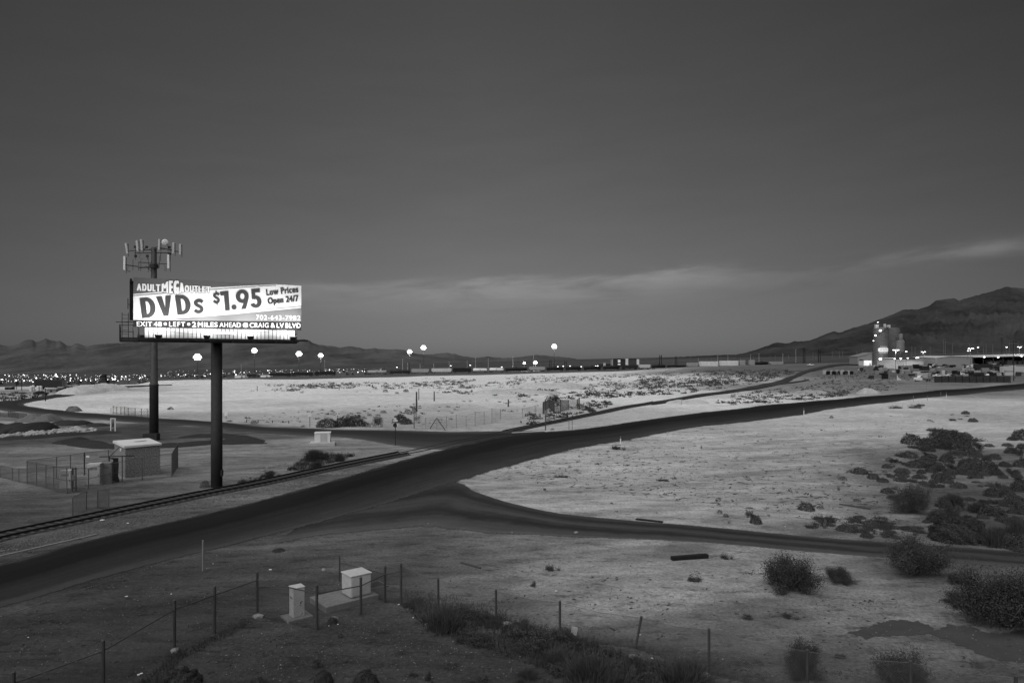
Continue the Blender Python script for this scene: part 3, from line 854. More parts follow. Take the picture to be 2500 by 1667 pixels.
# ---------------------------------------------------------------- utility boxes inside the near fence
def utility():
    p = gp(725, 1507)
    t = thing('utility_cabinet', 'tall narrow white telephone cabinet with rusty spots behind the chain link fence', 'cabinet', p, R(38))
    MB().box((0, 0, 0.04), (1.15, 0.95, 0.12)).build('plinth', CONC, t, bevel=0.02)
    MB().box((0, 0, 0.74), (0.52, 0.50, 1.28)).build('body', OFFW, t, bevel=0.015)
    MB().box((0, 0, 1.40), (0.57, 0.55, 0.05)).build('lid', OFFW, t, bevel=0.015)
    d = MB().box((0, -0.257, 0.74), (0.46, 0.012, 1.18)).build('door', OFFW, t)
    r_ = MB()
    for x, z, a, b in ((0.08, 0.72, .05, .09), (0.13, 0.78, .04, .05), (0.05, 0.62, .03, .05), (0.15, 0.24, .05, .03), (0.1, 0.2, 0.03, 0.04), (-0.2, 0.7, .02, .03)): r_.box((x, -0.2655, z), (a, 0.004, b))
    r_.build('rust_spot', BLACK, d)
    hb = MB().box((-0.262, 0.0, 0.95), (0.012, 0.3, 0.1)); hb.build('vent', GREYP, t)
    p = gp(862, 1468)
    t = thing('transformer_box', 'squat pale metal transformer box on a thick concrete pad', 'transformer', p, R(40))
    MB().box((-0.3, 0.3, 0.10), (2.7, 1.8, 0.36)).build('concrete_pad', CONC, t, bevel=0.03)
    MB().box((0.25, 0.15, 0.80), (1.05, 1.0, 0.98)).build('body', OFFW, t, bevel=0.03)
    MB().box((0.25, 0.15, 1.32), (1.12, 1.07, 0.06)).build('lid', OFFW, t, bevel=0.02)
    MB().box((0.25, -0.36, 0.80), (0.9, 0.02, 0.85)).build('door', OFFW, t, bevel=0.005)
    p = gp(908, 1432)
    t = thing('ground_hatch', 'flat dark steel hatch cover lying beside the transformer box', 'hatch', p, R(40))
    MB().box((0, 0, 0.03), (1.3, 0.9, 0.1)).build('frame', GREYP, t)
    MB().box((0, 0, 0.086), (1.15, 0.75, 0.012)).build('cover', STEEL, t)
    p = gp(788, 1085)
    t = thing('field_transformer', 'small white transformer box on a concrete plinth near the road fork', 'transformer', p, R(12))
    MB().box((0, 0, 0.13), (3.3, 2.6, 0.5)).build('plinth', OFFW, t, bevel=0.03)
    MB().box((0, 0, 1.0), (2.05, 1.7, 1.22)).build('body', WHITE, t, bevel=0.03)
    MB().box((0, 0, 1.65), (2.15, 1.8, 0.08)).build('lid', WHITE, t, bevel=0.02)
    MB().box((0.2, -0.86, 1.0), (0.9, 0.02, 1.05)).build('door', OFFW, t)
utility()

# ---------------------------------------------------------------- equipment compound at the foot of the cell tower
def compound():
    fence('compound_fence', 'chain link fence around the equipment shelter yard', [(434, 1083, 1141), (419.5, 1106, 1163), (347, 1117, 1172), (273, 1131, 1181), (216, 1143, 1193), (163, 1140, 1205), (131, 1137, 1196), (112, 1133, 1191), (89, 1129, 1186), (66, 1124, 1181), (138, 1115, 1167), (172, 1110, 1161), (206, 1105, 1156), (265, 1098, 1148), (310, 1090, 1142)], rails='all', cell=0.11, wire=0.004, post_r=0.045, post_m=GALV, midrail=True)
    fence('compound_fence', 'lone low chain link fence panels in front of the equipment yard', [(177, 1213, 1262), (211, 1199, 1243), (238, 1196, 1240), (265.5, 1192, 1246)], rails='all', cell=0.09, wire=0.004, post_r=0.04, post_m=GALV)
    fence('compound_fence', 'low chain link fence going off left of the equipment yard', [(66, 1146, 1181), (46, 1144, 1177), (30, 1142, 1173), (0, 1135, 1165), (-40, 1125, 1155)], rails='all', cell=0.11, wire=0.004, post_r=0.035, post_m=GALV)
    # wire mesh gate with screen at the far end
    a, b, c_ = gp(306, 1167), gp(391, 1158), gp(400, 1143)
    U = Vector((b.x - a.x, b.y - a.y, 0)); wd = U.length; U /= wd
    V = Vector((-U.y, U.x, 0))
    ang = math.atan2(U.y, U.x)
    p = Vector((a.x, a.y, a.z))
    t = thing('equipment_shelter', 'small speckled equipment shelter with a bright flat sloping roof behind the compound fence', 'shelter', p, ang)
    wm = bpy.data.materials.new('exposed_aggregate'); wm.use_nodes = True
    q = wm.node_tree; pb = q.nodes['Principled BSDF']; pb.inputs['Roughness'].default_value = 0.95
    tc = q.nodes.new('ShaderNodeTexCoord'); vo = q.nodes.new('ShaderNodeTexVoronoi'); vo.inputs['Scale'].default_value = 9
    nz = q.nodes.new('ShaderNodeTexNoise'); nz.inputs['Scale'].default_value = 9.0; nz.inputs['Detail'].default_value = 3
    cr = q.nodes.new('ShaderNodeMapRange'); cr.inputs[1].default_value = 0.35; cr.inputs[2].default_value = 0.65; cr.inputs[3].default_value = 0.12; cr.inputs[4].default_value = 0.34
    q.links.new(tc.outputs['Object'], nz.inputs['Vector']); q.links.new(nz.outputs[0], cr.inputs[0]); q.links.new(cr.outputs[0], pb.inputs['Base Color'])
    D = 4.2
    MB().box((wd / 2, D / 2, 1.45), (wd, D, 3.1)).build('wall', wm, t)
    MB().add([(-0.12, -0.12, 2.98), (wd + 0.12, -0.12, 3.02), (wd + 0.12, D + 0.12, 3.16), (-0.12, D + 0.12, 3.12), (-0.12, -0.12, 3.2), (wd + 0.12, -0.12, 3.2), (wd + 0.12, D + 0.12, 3.36), (-0.12, D + 0.12, 3.36)], [(3, 2, 1, 0), (4, 5, 6, 7), (0, 1, 5, 4), (1, 2, 6, 5), (2, 3, 7, 6), (3, 0, 4, 7)]).build('roof', WHITE, t)
    rf = KIDS[t.name][-1]
    st = MB().add([(1.5, 2.0, 3.297), (2.6, 2.3, 3.308), (2.5, 2.7, 3.325), (1.9, 2.5, 3.315), (1.3, 2.45, 3.313)], [(0, 1, 2, 3, 4)]); st.build('roof_patch', GREYP, rf)
    MB().box((wd + 0.02, 1.2, 1.0), (0.05, 0.95, 2.05)).build('door', mat('shelter_door', 0.2, 0.1), t)
    MB().box((wd + 0.25, 2.6, 1.4), (0.45, 0.8, 0.9)).build('air_conditioner', GREYP, t, bevel=0.02)
    # cabinets
    def cabinet(px, py, w_, d_, h, lab, m=OFFW, rz=R(15)):
        p = gp(px, py)
        t = thing('equipment_cabinet', lab, 'cabinet', p, rz)
        MB().box((0, 0, 0.06), (w_ + 0.3, d_ + 0.3, 0.16)).build('base', CONC, t)
        MB().box((0, 0, h / 2 + 0.12), (w_, d_, h)).build('body', m, t, bevel=0.02)
        MB().box((0, -d_ / 2 - 0.012, h / 2 + 0.12), (w_ * 0.86, 0.02, h * 0.9)).build('door', m, t, bevel=0.006)
        lv = MB()
        for k in range(6): lv.box((-w_ * 0.25 + k * w_ * 0.1, -d_ / 2 - 0.026, h * 0.82), (w_ * 0.05, 0.012, h * 0.12))
        lv.build('vent', STEEL, t)
        MB().box((w_ * 0.36, -d_ / 2 - 0.035, h * 0.5), (0.04, 0.03, 0.18)).build('handle', STEEL, t)
    cabinet(163, 1193, 0.95, 0.8, 1.6, 'pale two-door cabinet at the front corner of the fenced yard')
    cabinet(232, 1183, 1.1, 0.9, 1.9, 'tall pale cabinet with an open dark slot in the middle of the fenced yard')
    cabinet(262, 1178, 0.9, 0.9, 1.85, 'grey louvred cabinet beside the shelter end of the fenced yard', GREYP)
    # frame with cables
    p = gp(283, 1176)
    t = thing('cable_rack', 'ice bridge frame with a bundle of black cables dropping beside the shelter', 'cable rack', p, R(12))
    f = MB()
    for x in (-0.55, 0.55): f.tube((x, 0, -0.1), (x, 0, 2.5), 0.04)
    f.box((0.1, 0, 2.45), (3.0, 0.35, 0.06)); f.bar((-0.5, 0, 2.5), (0.3, 0, 3.3), 0.05)
    f.build('frame', STEEL, t)
    c2 = MB()
    for k in range(9):
        x = -0.15 + 0.05 * k
        c2.path([(-0.6 + 0.1 * k, -0.05, 2.3), (x - 0.05, -0.08, 2.2), (x, -0.1, 1.6), (x * 0.8, -0.1, 0.6), (x * 1.3, -0.1, 0.0)], 0.035, 5)
    c2.build('cable_bundle', BLACK, t)
    l = MB().box((0.45, -0.05, 3.05), (0.16, 0.16, 0.3)); l.build('yard_light', mat('opal_glass', 0.85, 0.02), t, bevel=0.04)
    # meter frame and small signs
    p = gp(181, 1199)
    t = thing('meter_stand', 'steel meter stand with a bracket just inside the compound fence', 'meter stand', p, R(20))
    m_ = MB().box((-0.14, 0, 1.0), (0.09, 0.09, 2.1)); m_.box((0.14, 0, 1.0), (0.09, 0.09, 2.1)); m_.box((0, 0, 2.0), (0.36, 0.09, 0.08)); m_.build('frame', STEEL, t)
    MB().box((0, -0.08, 1.2), (0.3, 0.14, 0.5)).build('meter_box', GREYP, t)
    p = gp(206, 1160)
    t = thing('gate_sign', 'tiny pale warning sign on the gate post at the back of the compound', 'sign', p, R(5))
    MB().tube((0, 0, 0), (0, 0, 2.3), 0.06).build('post', STEEL, t); MB().box((0.35, -0.07, 1.9), (0.3, 0.02, 0.2)).build('panel', WHITE, t)
compound()
# ---------------------------------------------------------------- mountains
def range_(name, ridge, foot, D0, D1, m, seed, rough=0.12, back=True):
    """ridge: [(px, py)], foot: function px -> py; rises from depth D0 to D1"""
    X = np.array([p[0] for p in ridge], float); Yp = np.array([p[1] for p in ridge], float)
    px = np.linspace(X[0], X[-1], int((X[-1] - X[0]) / 4) + 2)
    rp = np.interp(px, X, Yp)
    nt = 56
    ker = np.hanning(41); ker /= ker.sum(); rs_ = np.convolve(np.pad(rp, 20, mode='edge'), ker, 'valid')
    V = []
    for i, p in enumerate(px):
        jag = (mnoise.noise((p / 9.0, seed, 0.0)) * 1.3 + mnoise.noise((p / 3.5, seed, 4.0)) * 0.6)
        top = CAM + (HZ - rp[i] + jag) / F * D1
        bot = CAM + (HZ - foot(p)) / F * D0 - 30
        for k in range(nt):
            t = k / (nt - 1)
            Y = D0 + (D1 - D0) * t
            x = (p - 1250) / F * Y
            q = t ** 1.35
            soft = CAM + (HZ - rs_[i]) / F * D1
            e_ = min(max((t - .62) / .38, 0), 1); e_ = e_ * e_ * (3 - 2 * e_)
            z = bot + (soft - bot) * q + (top - soft) * e_
            amp = (top - bot) * math.sin(math.pi * min(t, 1.0)) * rough * 1.6
            ri = mnoise.ridged_multi_fractal((x / (D1 * 0.07) + seed + .35 * Y / (D1 * .07), Y / (D1 * 0.10), seed), 0.9, 2.1, 6, 1.0, 2.0) - 1.1
            fi = mnoise.fractal((x / (D1 * 0.010), Y / (D1 * 0.02), seed + 3), 1.0, 2.0, 4)
            z += amp * ri * 0.38 + amp * fi * 0.30
            lim = CAM + (HZ - rp[i] + jag) / F * Y      # nothing in front sticks out above the skyline
            z = min(z, lim - (1 - t) * (top - bot) * 0.02)
            V.append((x, Y, z))
        if back: V.append(((p - 1250) / F * D1 * 1.25, D1 * 1.25, bot))
    n = nt + (1 if back else 0)
    fs = [(i * n + k, (i + 1) * n + k, (i + 1) * n + k + 1, i * n + k + 1) for i in range(len(px) - 1) for k in range(n - 1)]
    ob = mesh_np(name, V, fs, m)
    ob.data.polygons.foreach_set('use_smooth', np.ones(len(fs), bool))
    ob['kind'] = 'structure'
    return ob
def rock(name, a, b, sc):
    m = mat(name, (a + b) / 2, 0.0, 1)
    m = MATS[name]
    t = m.node_tree; pb = t.nodes['Principled BSDF']
    nz = [n for n in t.nodes if n.type == 'TEX_NOISE'][0]; nz.inputs['Scale'].default_value = sc; nz.inputs['Detail'].default_value = 8; nz.inputs['Roughness'].default_value = 0.7
    mp = t.nodes.new('ShaderNodeMapping'); mp.inputs['Scale'].default_value = (1, 0.5, 1.4); mp.inputs['Rotation'].default_value = (0.5, 0.9, 0.3)
    g = t.nodes.new('ShaderNodeNewGeometry'); t.links.new(g.outputs['Position'], mp.inputs[0]); t.links.new(mp.outputs[0], nz.inputs['Vector'])
    mr = [n for n in t.nodes if n.type == 'MAP_RANGE'][0]; mr.inputs[1].default_value = 0.38; mr.inputs[2].default_value = 0.66; mr.inputs[3].default_value = a; mr.inputs[4].default_value = b
    return m
MTL = rock('far_limestone', 0.040, 0.11, 0.0011)  # distance haze put into the rock tone, paler than the near range
MTM = rock('middle_range_rock', 0.055, 0.10, 0.0009)
MTR = rock('near_range_rock', 0.010, 0.060, 0.0022)  # contrast put into the rock tones stands in for ridge shading
range_('mountains', [(-500, 850), (-200, 838), (0, 842), (20, 845), (35, 843), (50, 837), (62, 830), (78, 829), (88, 835), (100, 831), (112, 826), (122, 829), (138, 834), (146, 832), (163, 843), (175, 845), (184, 837), (192, 839), (210, 846), (230, 842), (260, 839), (300, 837), (350, 835), (420, 833), (500, 832), (600, 834), (700, 832), (745, 828), (757, 832), (765, 838), (782, 842), (810, 845), (830, 848), (850, 846), (870, 847), (890, 852), (915, 850), (940, 853), (985, 853), (1010, 862), (1035, 868), (1100, 876), (1250, 890)], lambda p: 920 - 0.02 * p, 9000, 15000, MTL, 1.7, 0.07)
range_('far_mountains', [(850, 880), (930, 868), (985, 858), (1035, 866), (1060, 864), (1090, 861), (1110, 864), (1130, 869), (1160, 874), (1190, 870), (1225, 874), (1265, 872), (1310, 866), (1345, 869), (1380, 872), (1420, 878), (1480, 884), (1560, 890)], lambda p: 900, 15500, 21000, MTM, 5.2)
range_('right_mountains', [(1500, 884), (1620, 873), (1720, 868), (1800, 865), (1815, 862), (1848, 853), (1870, 845), (1895, 836), (1910, 837), (1920, 839), (1940, 833), (1965, 833), (1980, 830), (2000, 822), (2020, 814), (2035, 809), (2050, 812), (2080, 801), (2120, 790), (2145, 780), (2165, 773), (2185, 765), (2205, 756), (2225, 755), (2240, 756), (2270, 746), (2284, 734), (2295, 732), (2310, 730), (2332, 728), (2340, 734), (2370, 725), (2400, 717), (2430, 709), (2455, 700), (2475, 702), (2500, 704), (2600, 690), (2800, 705), (3100, 760), (3300, 840)], lambda p: 882 - max(0, p - 1500) * 0.028, 2600, 5200, MTR, 9.1, 0.15)

# ---------------------------------------------------------------- embankment with the freight trains
TRK = [(300, 930), (480, 925), (660, 920.5), (900, 915), (1000, 913.3), (1300, 907), (1600, 901), (1730, 896.5), (1830, 893.8), (1950, 892), (2060, 890.5)]
def track_pt(px, dy=0.0):
    y = np.interp(px, [p[0] for p in TRK], [p[1] for p in TRK])
    Y = np.interp(px, [300, 660, 1300, 2060], [640, 690, 710, 745])
    p = at(px, y, Y + dy)
    return Vector((p.x + dy * 0, p.y, at(px, y, Y).z))
def embankment():
    V, Fc = [], []
    pxs = np.linspace(300, 2080, 120)
    for p in pxs:
        c = track_pt(p)
        g = float(gz(c.x, c.y - 14))
        # toe, shoulder, far shoulder, far toe
        low = min(g, c.z - 0.6) - 0.5
        V += [(c.x, c.y - 5.5 - (c.z - low) * 2.2, low), (c.x, c.y - 5.5, c.z - 0.25), (c.x, c.y - 3.0, c.z), (c.x, c.y + 14, c.z), (c.x, c.y + 40, low - 3)]
    n = 5
    Fc = [(i * n + k, (i + 1) * n + k, (i + 1) * n + k + 1, i * n + k + 1) for i in range(len(pxs) - 1) for k in range(n - 1)]
    ob = mesh_np('rail_embankment', V, Fc, mat('dark_ballast', 0.085, 0.35, 1.5, 0.95, bump=0.3))
    ob['kind'] = 'structure'
embankment()
CARW = mat('car_white', 0.78, 0.12, 0.4, 0.6); CARG = mat('car_grey', 0.34, 0.15, 0.4, 0.6); CARB = mat('car_black', 0.009, 0.3, 0.6, 0.6); CARD = mat('car_dark_grey', 0.025, 0.3, 0.5, 0.7); CARL = mat('car_pale_rib', 0.55, 0.35, 0.8, 0.6, stretch=(3, 1, 1))
def railcar(kind, name, label, px0, px1, m, h=4.4, base_dz=0.0, group='freight cars parked in the rail yard'):
    a, b = track_pt(px0), track_pt(px1)
    ln = (b - a).length - 0.7; h *= 1.14
    mid = (a + b) / 2
    t = thing(name, label, 'freight car', Vector((mid.x, mid.y, mid.z + base_dz)), math.atan2(b.y - a.y, b.x - a.x), group)
    hl = ln / 2
    fr = MB().box((0, 0, 1.4), (ln, 2.6, 0.3))
    for s in (-1, 1): fr.box((s * (hl + 0.3), 0, 0.95), (0.8, 0.3, 0.3))
    fr.build('underframe', CARB if m is not CARW else CARD, t)
    for s in (-1, 1):
        bo = MB().box((s * (hl - 2.2), 0, 0.62), (2.2, 2.2, 0.4))
        for k in (-0.9, 0.9):
            for y in (-0.75, 0.75): bo.tube((s * (hl - 2.2) + k, y - 0.07, 0.46), (s * (hl - 2.2) + k, y + 0.07, 0.46), 0.46, n=12)
        bo.build('bogie', CARB, t)
    if kind == 'tank':
        r = 1.62; cz = 1.3 + r
        tb = MB()
        pr = [(0.2, -hl + 0.3), (0.9, -hl + 0.45), (1.3, -hl + 0.8), (r, -hl + 1.3), (r, hl - 1.3), (1.3, hl - 0.8), (0.9, hl - 0.45), (0.2, hl - 0.3)]
        Lm = MB().lathe(pr, (0, 0, 0), 18)
        tb.add([(z, -x if False else y, cz + x) for x, y, z in Lm.v], Lm.f)
        tk = tb.build('tank', m, t, smooth=True)
        dm = MB().lathe([(0.8, 0), (0.8, 0.5), (0.5, 0.62)], (0, 0, cz + r - 0.1), 14); dm.box((0, 0, cz + r + 0.1), (3.6, 1.4, 0.08)); dm.build('dome', m if m is not CARW else CARG, t)
        ld = MB()
        for k in (-0.3, 0.3): ld.bar((k, -r - 0.12, 1.55), (k, -r - 0.12, cz + r), 0.07)
        for k in range(7): ld.bar((-0.3, -r - 0.12, 1.4 + 0.4 * k), (0.3, -r - 0.12, 1.4 + 0.4 * k), 0.05)
        ld.build('ladder', CARD, tk)
    elif kind == 'hopper':
        hb = MB(); z0, z1 = 1.7, h
        hb.prism([(-hl, z0 + 0.9), (-hl + 1.4, z0), (hl - 1.4, z0), (hl, z0 + 0.9), (hl, z1 - 0.5), (hl - 0.5, z1), (-hl + 0.5, z1), (-hl, z1 - 0.5)], (1, 0, 0), (0, 0, 1), (0, 2.9, 0))
        hb.build('body', m, t)
        rb = MB()
        for k in range(int(ln / 1.1)): rb.box((-hl + 0.8 + k * 1.1, 0, (z0 + z1) / 2 + 0.25), (0.1, 3.06, z1 - z0 - 1.0))
        rb.build('side_ribs', m, t)
        ch = MB()
        for k in (-0.5, 0, 0.5): ch.prism([(-1.2, 1.7), (1.2, 1.7), (0.4, 0.9), (-0.4, 0.9)], (1, 0, 0), (0, 0, 1), (0, 2.2, 0), (k * ln * 0.8, 0, 0))
        ch.build('hopper_chutes', m, t)
        MB().box((0, 0, h + 0.1), (ln - 1.2, 1.2, 0.12)).build('roof_walk', CARD, t)
    elif kind == 'gondola':
        g = MB(); z1 = h
        for s in (-1, 1): g.box((0, s * 1.4, (1.2 + z1) / 2), (ln, 0.12, z1 - 1.2)); g.box((s * (hl - 0.06), 0, (1.2 + z1) / 2), (0.12, 2.68, z1 - 1.2))
        g.box((0, 0, 1.26), (ln - 0.3, 2.66, 0.1))
        g.build('body', m, t)
        rb = MB()
        for k in range(int(ln / 1.3)): rb.box((-hl + 0.7 + k * 1.3, -1.5, (1.2 + z1) / 2), (0.14, 0.1, z1 - 1.3))
        rb.build('side_ribs', m, t)
        MB().box((0.3, 0, z1 - 0.25), (ln * 0.9, 2.5, 0.3)).build('load', CARD, t)
    else:
        bx = MB().box((0, 0, (1.25 + h) / 2), (ln, 2.9, h - 1.25)); bx.build('body', m, t)
        rb = MB()
        for k in range(int(ln / 1.25)): rb.box((-hl + 0.6 + k * 1.25, 0, (1.25 + h) / 2), (0.14, 3.06, h - 1.5))
        rb.build('side_ribs', CARG if m is CARW else m, t)
        MB().box((0, -1.54, (1.3 + h) / 2), (2.6, 0.1, h - 1.7)).build('door', m, t)
        MB().prism([(-1.5, h), (1.5, h), (1.2, h + 0.22), (-1.2, h + 0.22)], (0, 1, 0), (0, 0, 1), (ln + 0.1, 0, 0)).build('roof', m, t)
    return t
CARS = [
    ('gondola', 602, 627, CARD, 2.9, 'dark low gondola car left of a bright white building end'),
    ('gondola', 658, 711, CARB, 3.4, 'black gondola car, first of the three right of the white shed'),
    ('gondola', 713, 765, CARB, 3.5, 'black gondola car between two other black gondolas, with a pale load line'),
    ('gondola', 768, 820, CARB, 3.9, 'black high gondola car under the pair of lit floodlight masts'),
    ('flat', 0, 0, None, 0, ''),
    ('tank', 896, 946, CARG, 4.0, 'pale grey streaked tank car left of the black tank car with a raised end'),
    ('tank', 950, 1002, CARD, 4.4, 'dark tank car under the twin lamps with a small brake platform'),
    ('hopper', 1004, 1048, CARG, 4.6, 'plain light grey covered hopper car beside the dark tank car'),
    ('hopper', 1053, 1103, CARL, 4.7, 'patchy pale ribbed hopper car marked by graffiti'),
    ('box', 1105, 1151, CARB, 4.6, 'black box car left of the two bright white tank cars'),
    ('tank', 1153, 1191, CARW, 4.2, 'bright white tank car on a black frame'),
    ('tank', 1193, 1231, CARW, 4.2, 'bright white tank car whose middle is split by a dark band'),
    ('tank', 1232, 1288, CARB, 4.4, 'long black tank car with a small white plate near its right end'),
    ('hopper', 1291, 1331, CARG, 4.3, 'light grey hopper car between black tank cars below the tallest lamp'),
    ('tank', 1333, 1377, CARB, 4.4, 'black tank car just right of the light grey hopper'),
    ('tank', 1379, 1420, CARB, 4.4, 'black tank car in the middle of the long black string'),
    ('tank', 1423, 1468, CARB, 4.3, 'black tank car left of the dark hotel block'),
    ('tank', 1471, 1514, CARB, 4.4, 'black tank car in front of the dark hotel block'),
    ('hopper', 1517, 1557, CARD, 4.2, 'dark grey hopper car with a sloping end in front of the hotel block'),
    ('hopper', 1559, 1588, CARL, 4.5, 'pale ribbed hopper car right of the hotel block'),
    ('tank', 1590, 1626, CARB, 4.5, 'black tank car between two pale hoppers'),
    ('gondola', 1628, 1674, CARB, 2.9, 'black low gondola car in front of the long pale cars'),
    ('hopper', 1676, 1704, CARG, 5.0, 'light grey hopper car half behind the low black gondola'),
    ('box', 1707, 1753, CARW, 5.3, 'long bright ribbed white box car, left of a matching one'),
    ('box', 1756, 1802, CARW, 5.4, 'long bright ribbed white box car, right of a matching one'),
    ('box', 1805, 1819, CARG, 5.6, 'grey square box car end beside the dark gap'),
    ('box', 1828, 1842, CARG, 5.6, 'grey square box car before the black tank car'),
    ('tank', 1843, 1876, CARB, 4.6, 'black tank car at the right end of the train'),
    ('hopper', 1878, 1912, CARG, 4.0, 'dim grey hopper car last in the train'),
]
NM = {'tank': 'tank_car', 'hopper': 'hopper_car', 'gondola': 'gondola_car', 'box': 'box_car'}
for k, a, b, m, h, lab in CARS:
    if k == 'flat': continue
    railcar(k, NM[k], lab, a, b, m, h)
# white sheds and trailers behind the cars
def shed(name, label, px0, px1, ytop, Y, ybase, m, cat='shed', depth=10.0, roof=0.15, parts=True):
    a = at(px0, ybase, Y); b = at(px1, ybase, Y); h = (ybase - ytop) / F * Y
    wd = b.x - a.x
    t = thing(name, label, cat, Vector(((a.x + b.x) / 2, Y, a.z)))
    MB().box((0, depth / 2, h / 2 - 1.0), (wd, depth, h + 2.0)).build('wall', m, t)
    if parts:
        MB().prism([(-depth / 2 - 0.3, 0), (depth / 2 + 0.3, 0), (0, h * roof + 0.2)], (0, 1, 0), (0, 0, 1), (wd + 0.5, 0, 0), (0, depth / 2, h)).build('roof', GREYP, t)
        MB().box((wd * 0.2, -0.06, h * 0.35), (wd * 0.16, 0.12, h * 0.7)).build('door', STEEL, t)
    return t
shed('storage_shed', 'bright white low shed left of the first black gondola', 636, 658, 916, 720, 923, WHITE)
shed('storage_shed', 'small bright white shed beside the dark low gondola far left of the train', 573, 598, 917, 700, 924, WHITE)

# ---------------------------------------------------------------- floodlight masts, tall poles and line poles
def mast(px, py, Y, label, size=1.0, watts=24000, ground=None):
    top = at(px, py, Y)
    gzv = float(gz(top.x, Y)) - 1.0
    t = thing('floodlight_mast', label, 'floodlight mast', Vector((top.x, Y, gzv)), group='lit floodlight masts of the rail yard')
    h = HT = top.z - gzv
    MB().tube((0, 0, 0), (0, 0, h + 0.8 * size), 0.34, 0.18, 10).build('pole', STEEL, t)
    rg = MB()
    n = 8
    for k in range(n):
        a, b = 2 * math.pi * k / n, 2 * math.pi * (k + 1) / n
        rg.bar((1.5 * size * math.cos(a), 1.5 * size * math.sin(a), h + 0.5 * size), (1.5 * size * math.cos(b), 1.5 * size * math.sin(b), h + 0.5 * size), 0.14)
        if k % 2 == 0: rg.bar((0, 0, h + 0.5 * size), (1.5 * size * math.cos(a), 1.5 * size * math.sin(a), h + 0.5 * size), 0.12)
    rg.build('lamp_ring', STEEL, t)
    for k in range(18):
        tier, q_ = divmod(k, 6)
        a = 2 * math.pi * (q_ + 0.5 * tier) / 6
        R0, h = ((0.75, -1.1), (1.2, 0.0), (0.75, 1.1))[tier]
        R0, h = R0 * size, HT + h * size
        lm = MB()
        q = Matrix.Rotation(a, 3, 'Z')
        lm.add([q @ Vector(v) + Vector((R0 * math.cos(a), R0 * math.sin(a), h)) for v in MB().lathe([(0.85 * size, -0.75 * size), (0.95 * size, -0.4 * size), (0.7 * size, 0.2 * size), (0.3 * size, 0.6 * size)], (0, 0, 0), 10).v], MB().lathe([(0.85 * size, -0.75 * size), (0.95 * size, -0.4 * size), (0.7 * size, 0.2 * size), (0.3 * size, 0.6 * size)], (0, 0, 0), 10).f)
        lm.build('lamp_head', MASTLAMP if tier == 1 else MASTDIM, t)
    la = bpy.data.lights.new('mast_light', 'POINT'); la.energy = watts; la.shadow_soft_size = 2.0
    lo = bpy.data.objects.new('mast_light', la); COL.objects.link(lo); lo.parent = t; lo.location = (0, 0, HT - 3.0)
MASTLAMP = mat('mast_lamp_glow', 0.9, 0.0, 1, 0.5, emit=6.0); MASTDIM = mat('mast_lamp_dim', 0.9, 0.0, 1, 0.5, emit=0.75)
mast(482, 871, 660, 'largest glaring floodlight mast, seen between the two dark billboard poles', 1.75)
mast(621, 855, 800, 'lit floodlight mast just right of the billboard pole, highest of the left group', 1.55)
mast(730, 863, 760, 'lit floodlight mast below the right end of the billboard', 1.55)
mast(783, 867, 800, 'lit floodlight mast right of the billboard with a bare pole close on its right', 1.4)
mast(1000, 858, 820, 'lit floodlight mast above the dark tank car, lower left of a close pair', 1.4)
mast(1034, 848, 840, 'lit floodlight mast, upper right of the close pair over the grey hopper', 1.55)
mast(1353, 845, 820, 'tallest lone lit floodlight mast near the centre of the skyline', 1.55)
mast(1307, 884.5, 860, 'low bright lamp on a short mast beside a tall pale pole', 1.2, 14000)
mast(1280, 886, 900, 'smallest low lamp mast, left of the low bright lamp', 0.8, 9000)
PALE = mat('pale_pole_steel', 0.34, 0.1, 1, 0.6)
DIMP = mat('dim_pole_steel', 0.16, 0.1, 1, 0.6)
def pole(px, y0, y1, Y, group='tall pale bare poles along the skyline', label='tall thin pale pole standing bare on the skyline plain', m=None, r=0.32, head=False, name='steel_pole'):
    b = at(px, y1, Y); h = (y1 - y0) / F * Y
    g = float(gz(b.x, Y)); ext = max(0.0, b.z - g)
    t = thing(name, label, 'pole', Vector((b.x, Y, b.z - ext)), group=group)
    MB().tube((0, 0, 0), (0, 0, h + ext), r * 1.25, r * 0.8, 8).build('shaft', m or PALE, t)
    if head:
        MB().box((0, 0, h + ext), (5.0, 0.8, 0.5)).build('crossarm', m or PALE, t)
    else:
        MB().box((0, 0, h + ext - 0.3), (1.8, 0.2, 0.16)).build('crossarm', m or PALE, t)
for px, y0, y1 in [(589, 890, 916), (793, 879, 911), (983, 875.5, 899), (995, 886, 900), (1025.5, 887, 900), (1059, 888, 901), (1097, 883, 899), (1140.6, 880, 899), (1160.7, 870, 898), (1192, 874, 897), (1252, 870, 897), (1302.7, 866, 896)]:
    pole(px, y0, y1, 900)
for px, y0, y1 in [(1705, 873, 889), (1752, 868, 889), (1777, 867, 889), (1832.5, 866, 884), (1853, 863, 884), (1943, 852, 885), (1911, 863, 879)]:
    pole(px, y0, y1, 900, 'pale poles in front of the right hand hills', 'pale bare pole on the plain in front of the dark hills, left of the silos')
for px, y0, y1 in [(1645, 876, 886), (1670, 877, 887), (1684, 876, 886), (1725, 874, 885), (1737, 873, 884), (1760, 871, 884), (1795, 870, 884), (1808, 870, 880), (1840, 868, 882), (1880, 868, 878), (1892.5, 867, 877), (1925, 866, 876), (1985, 860, 874), (1992, 862, 872), (2032, 858, 870), (2049.5, 857, 878), (2057, 857, 869), (2092, 856, 868), (2106, 855, 867), (2127, 854, 866)]:
    pole(px, y0, y1, 1500, 'dim thin poles on the slope below the hills', 'dim thin pole on the desert slope below the dark hills', DIMP, 0.42)
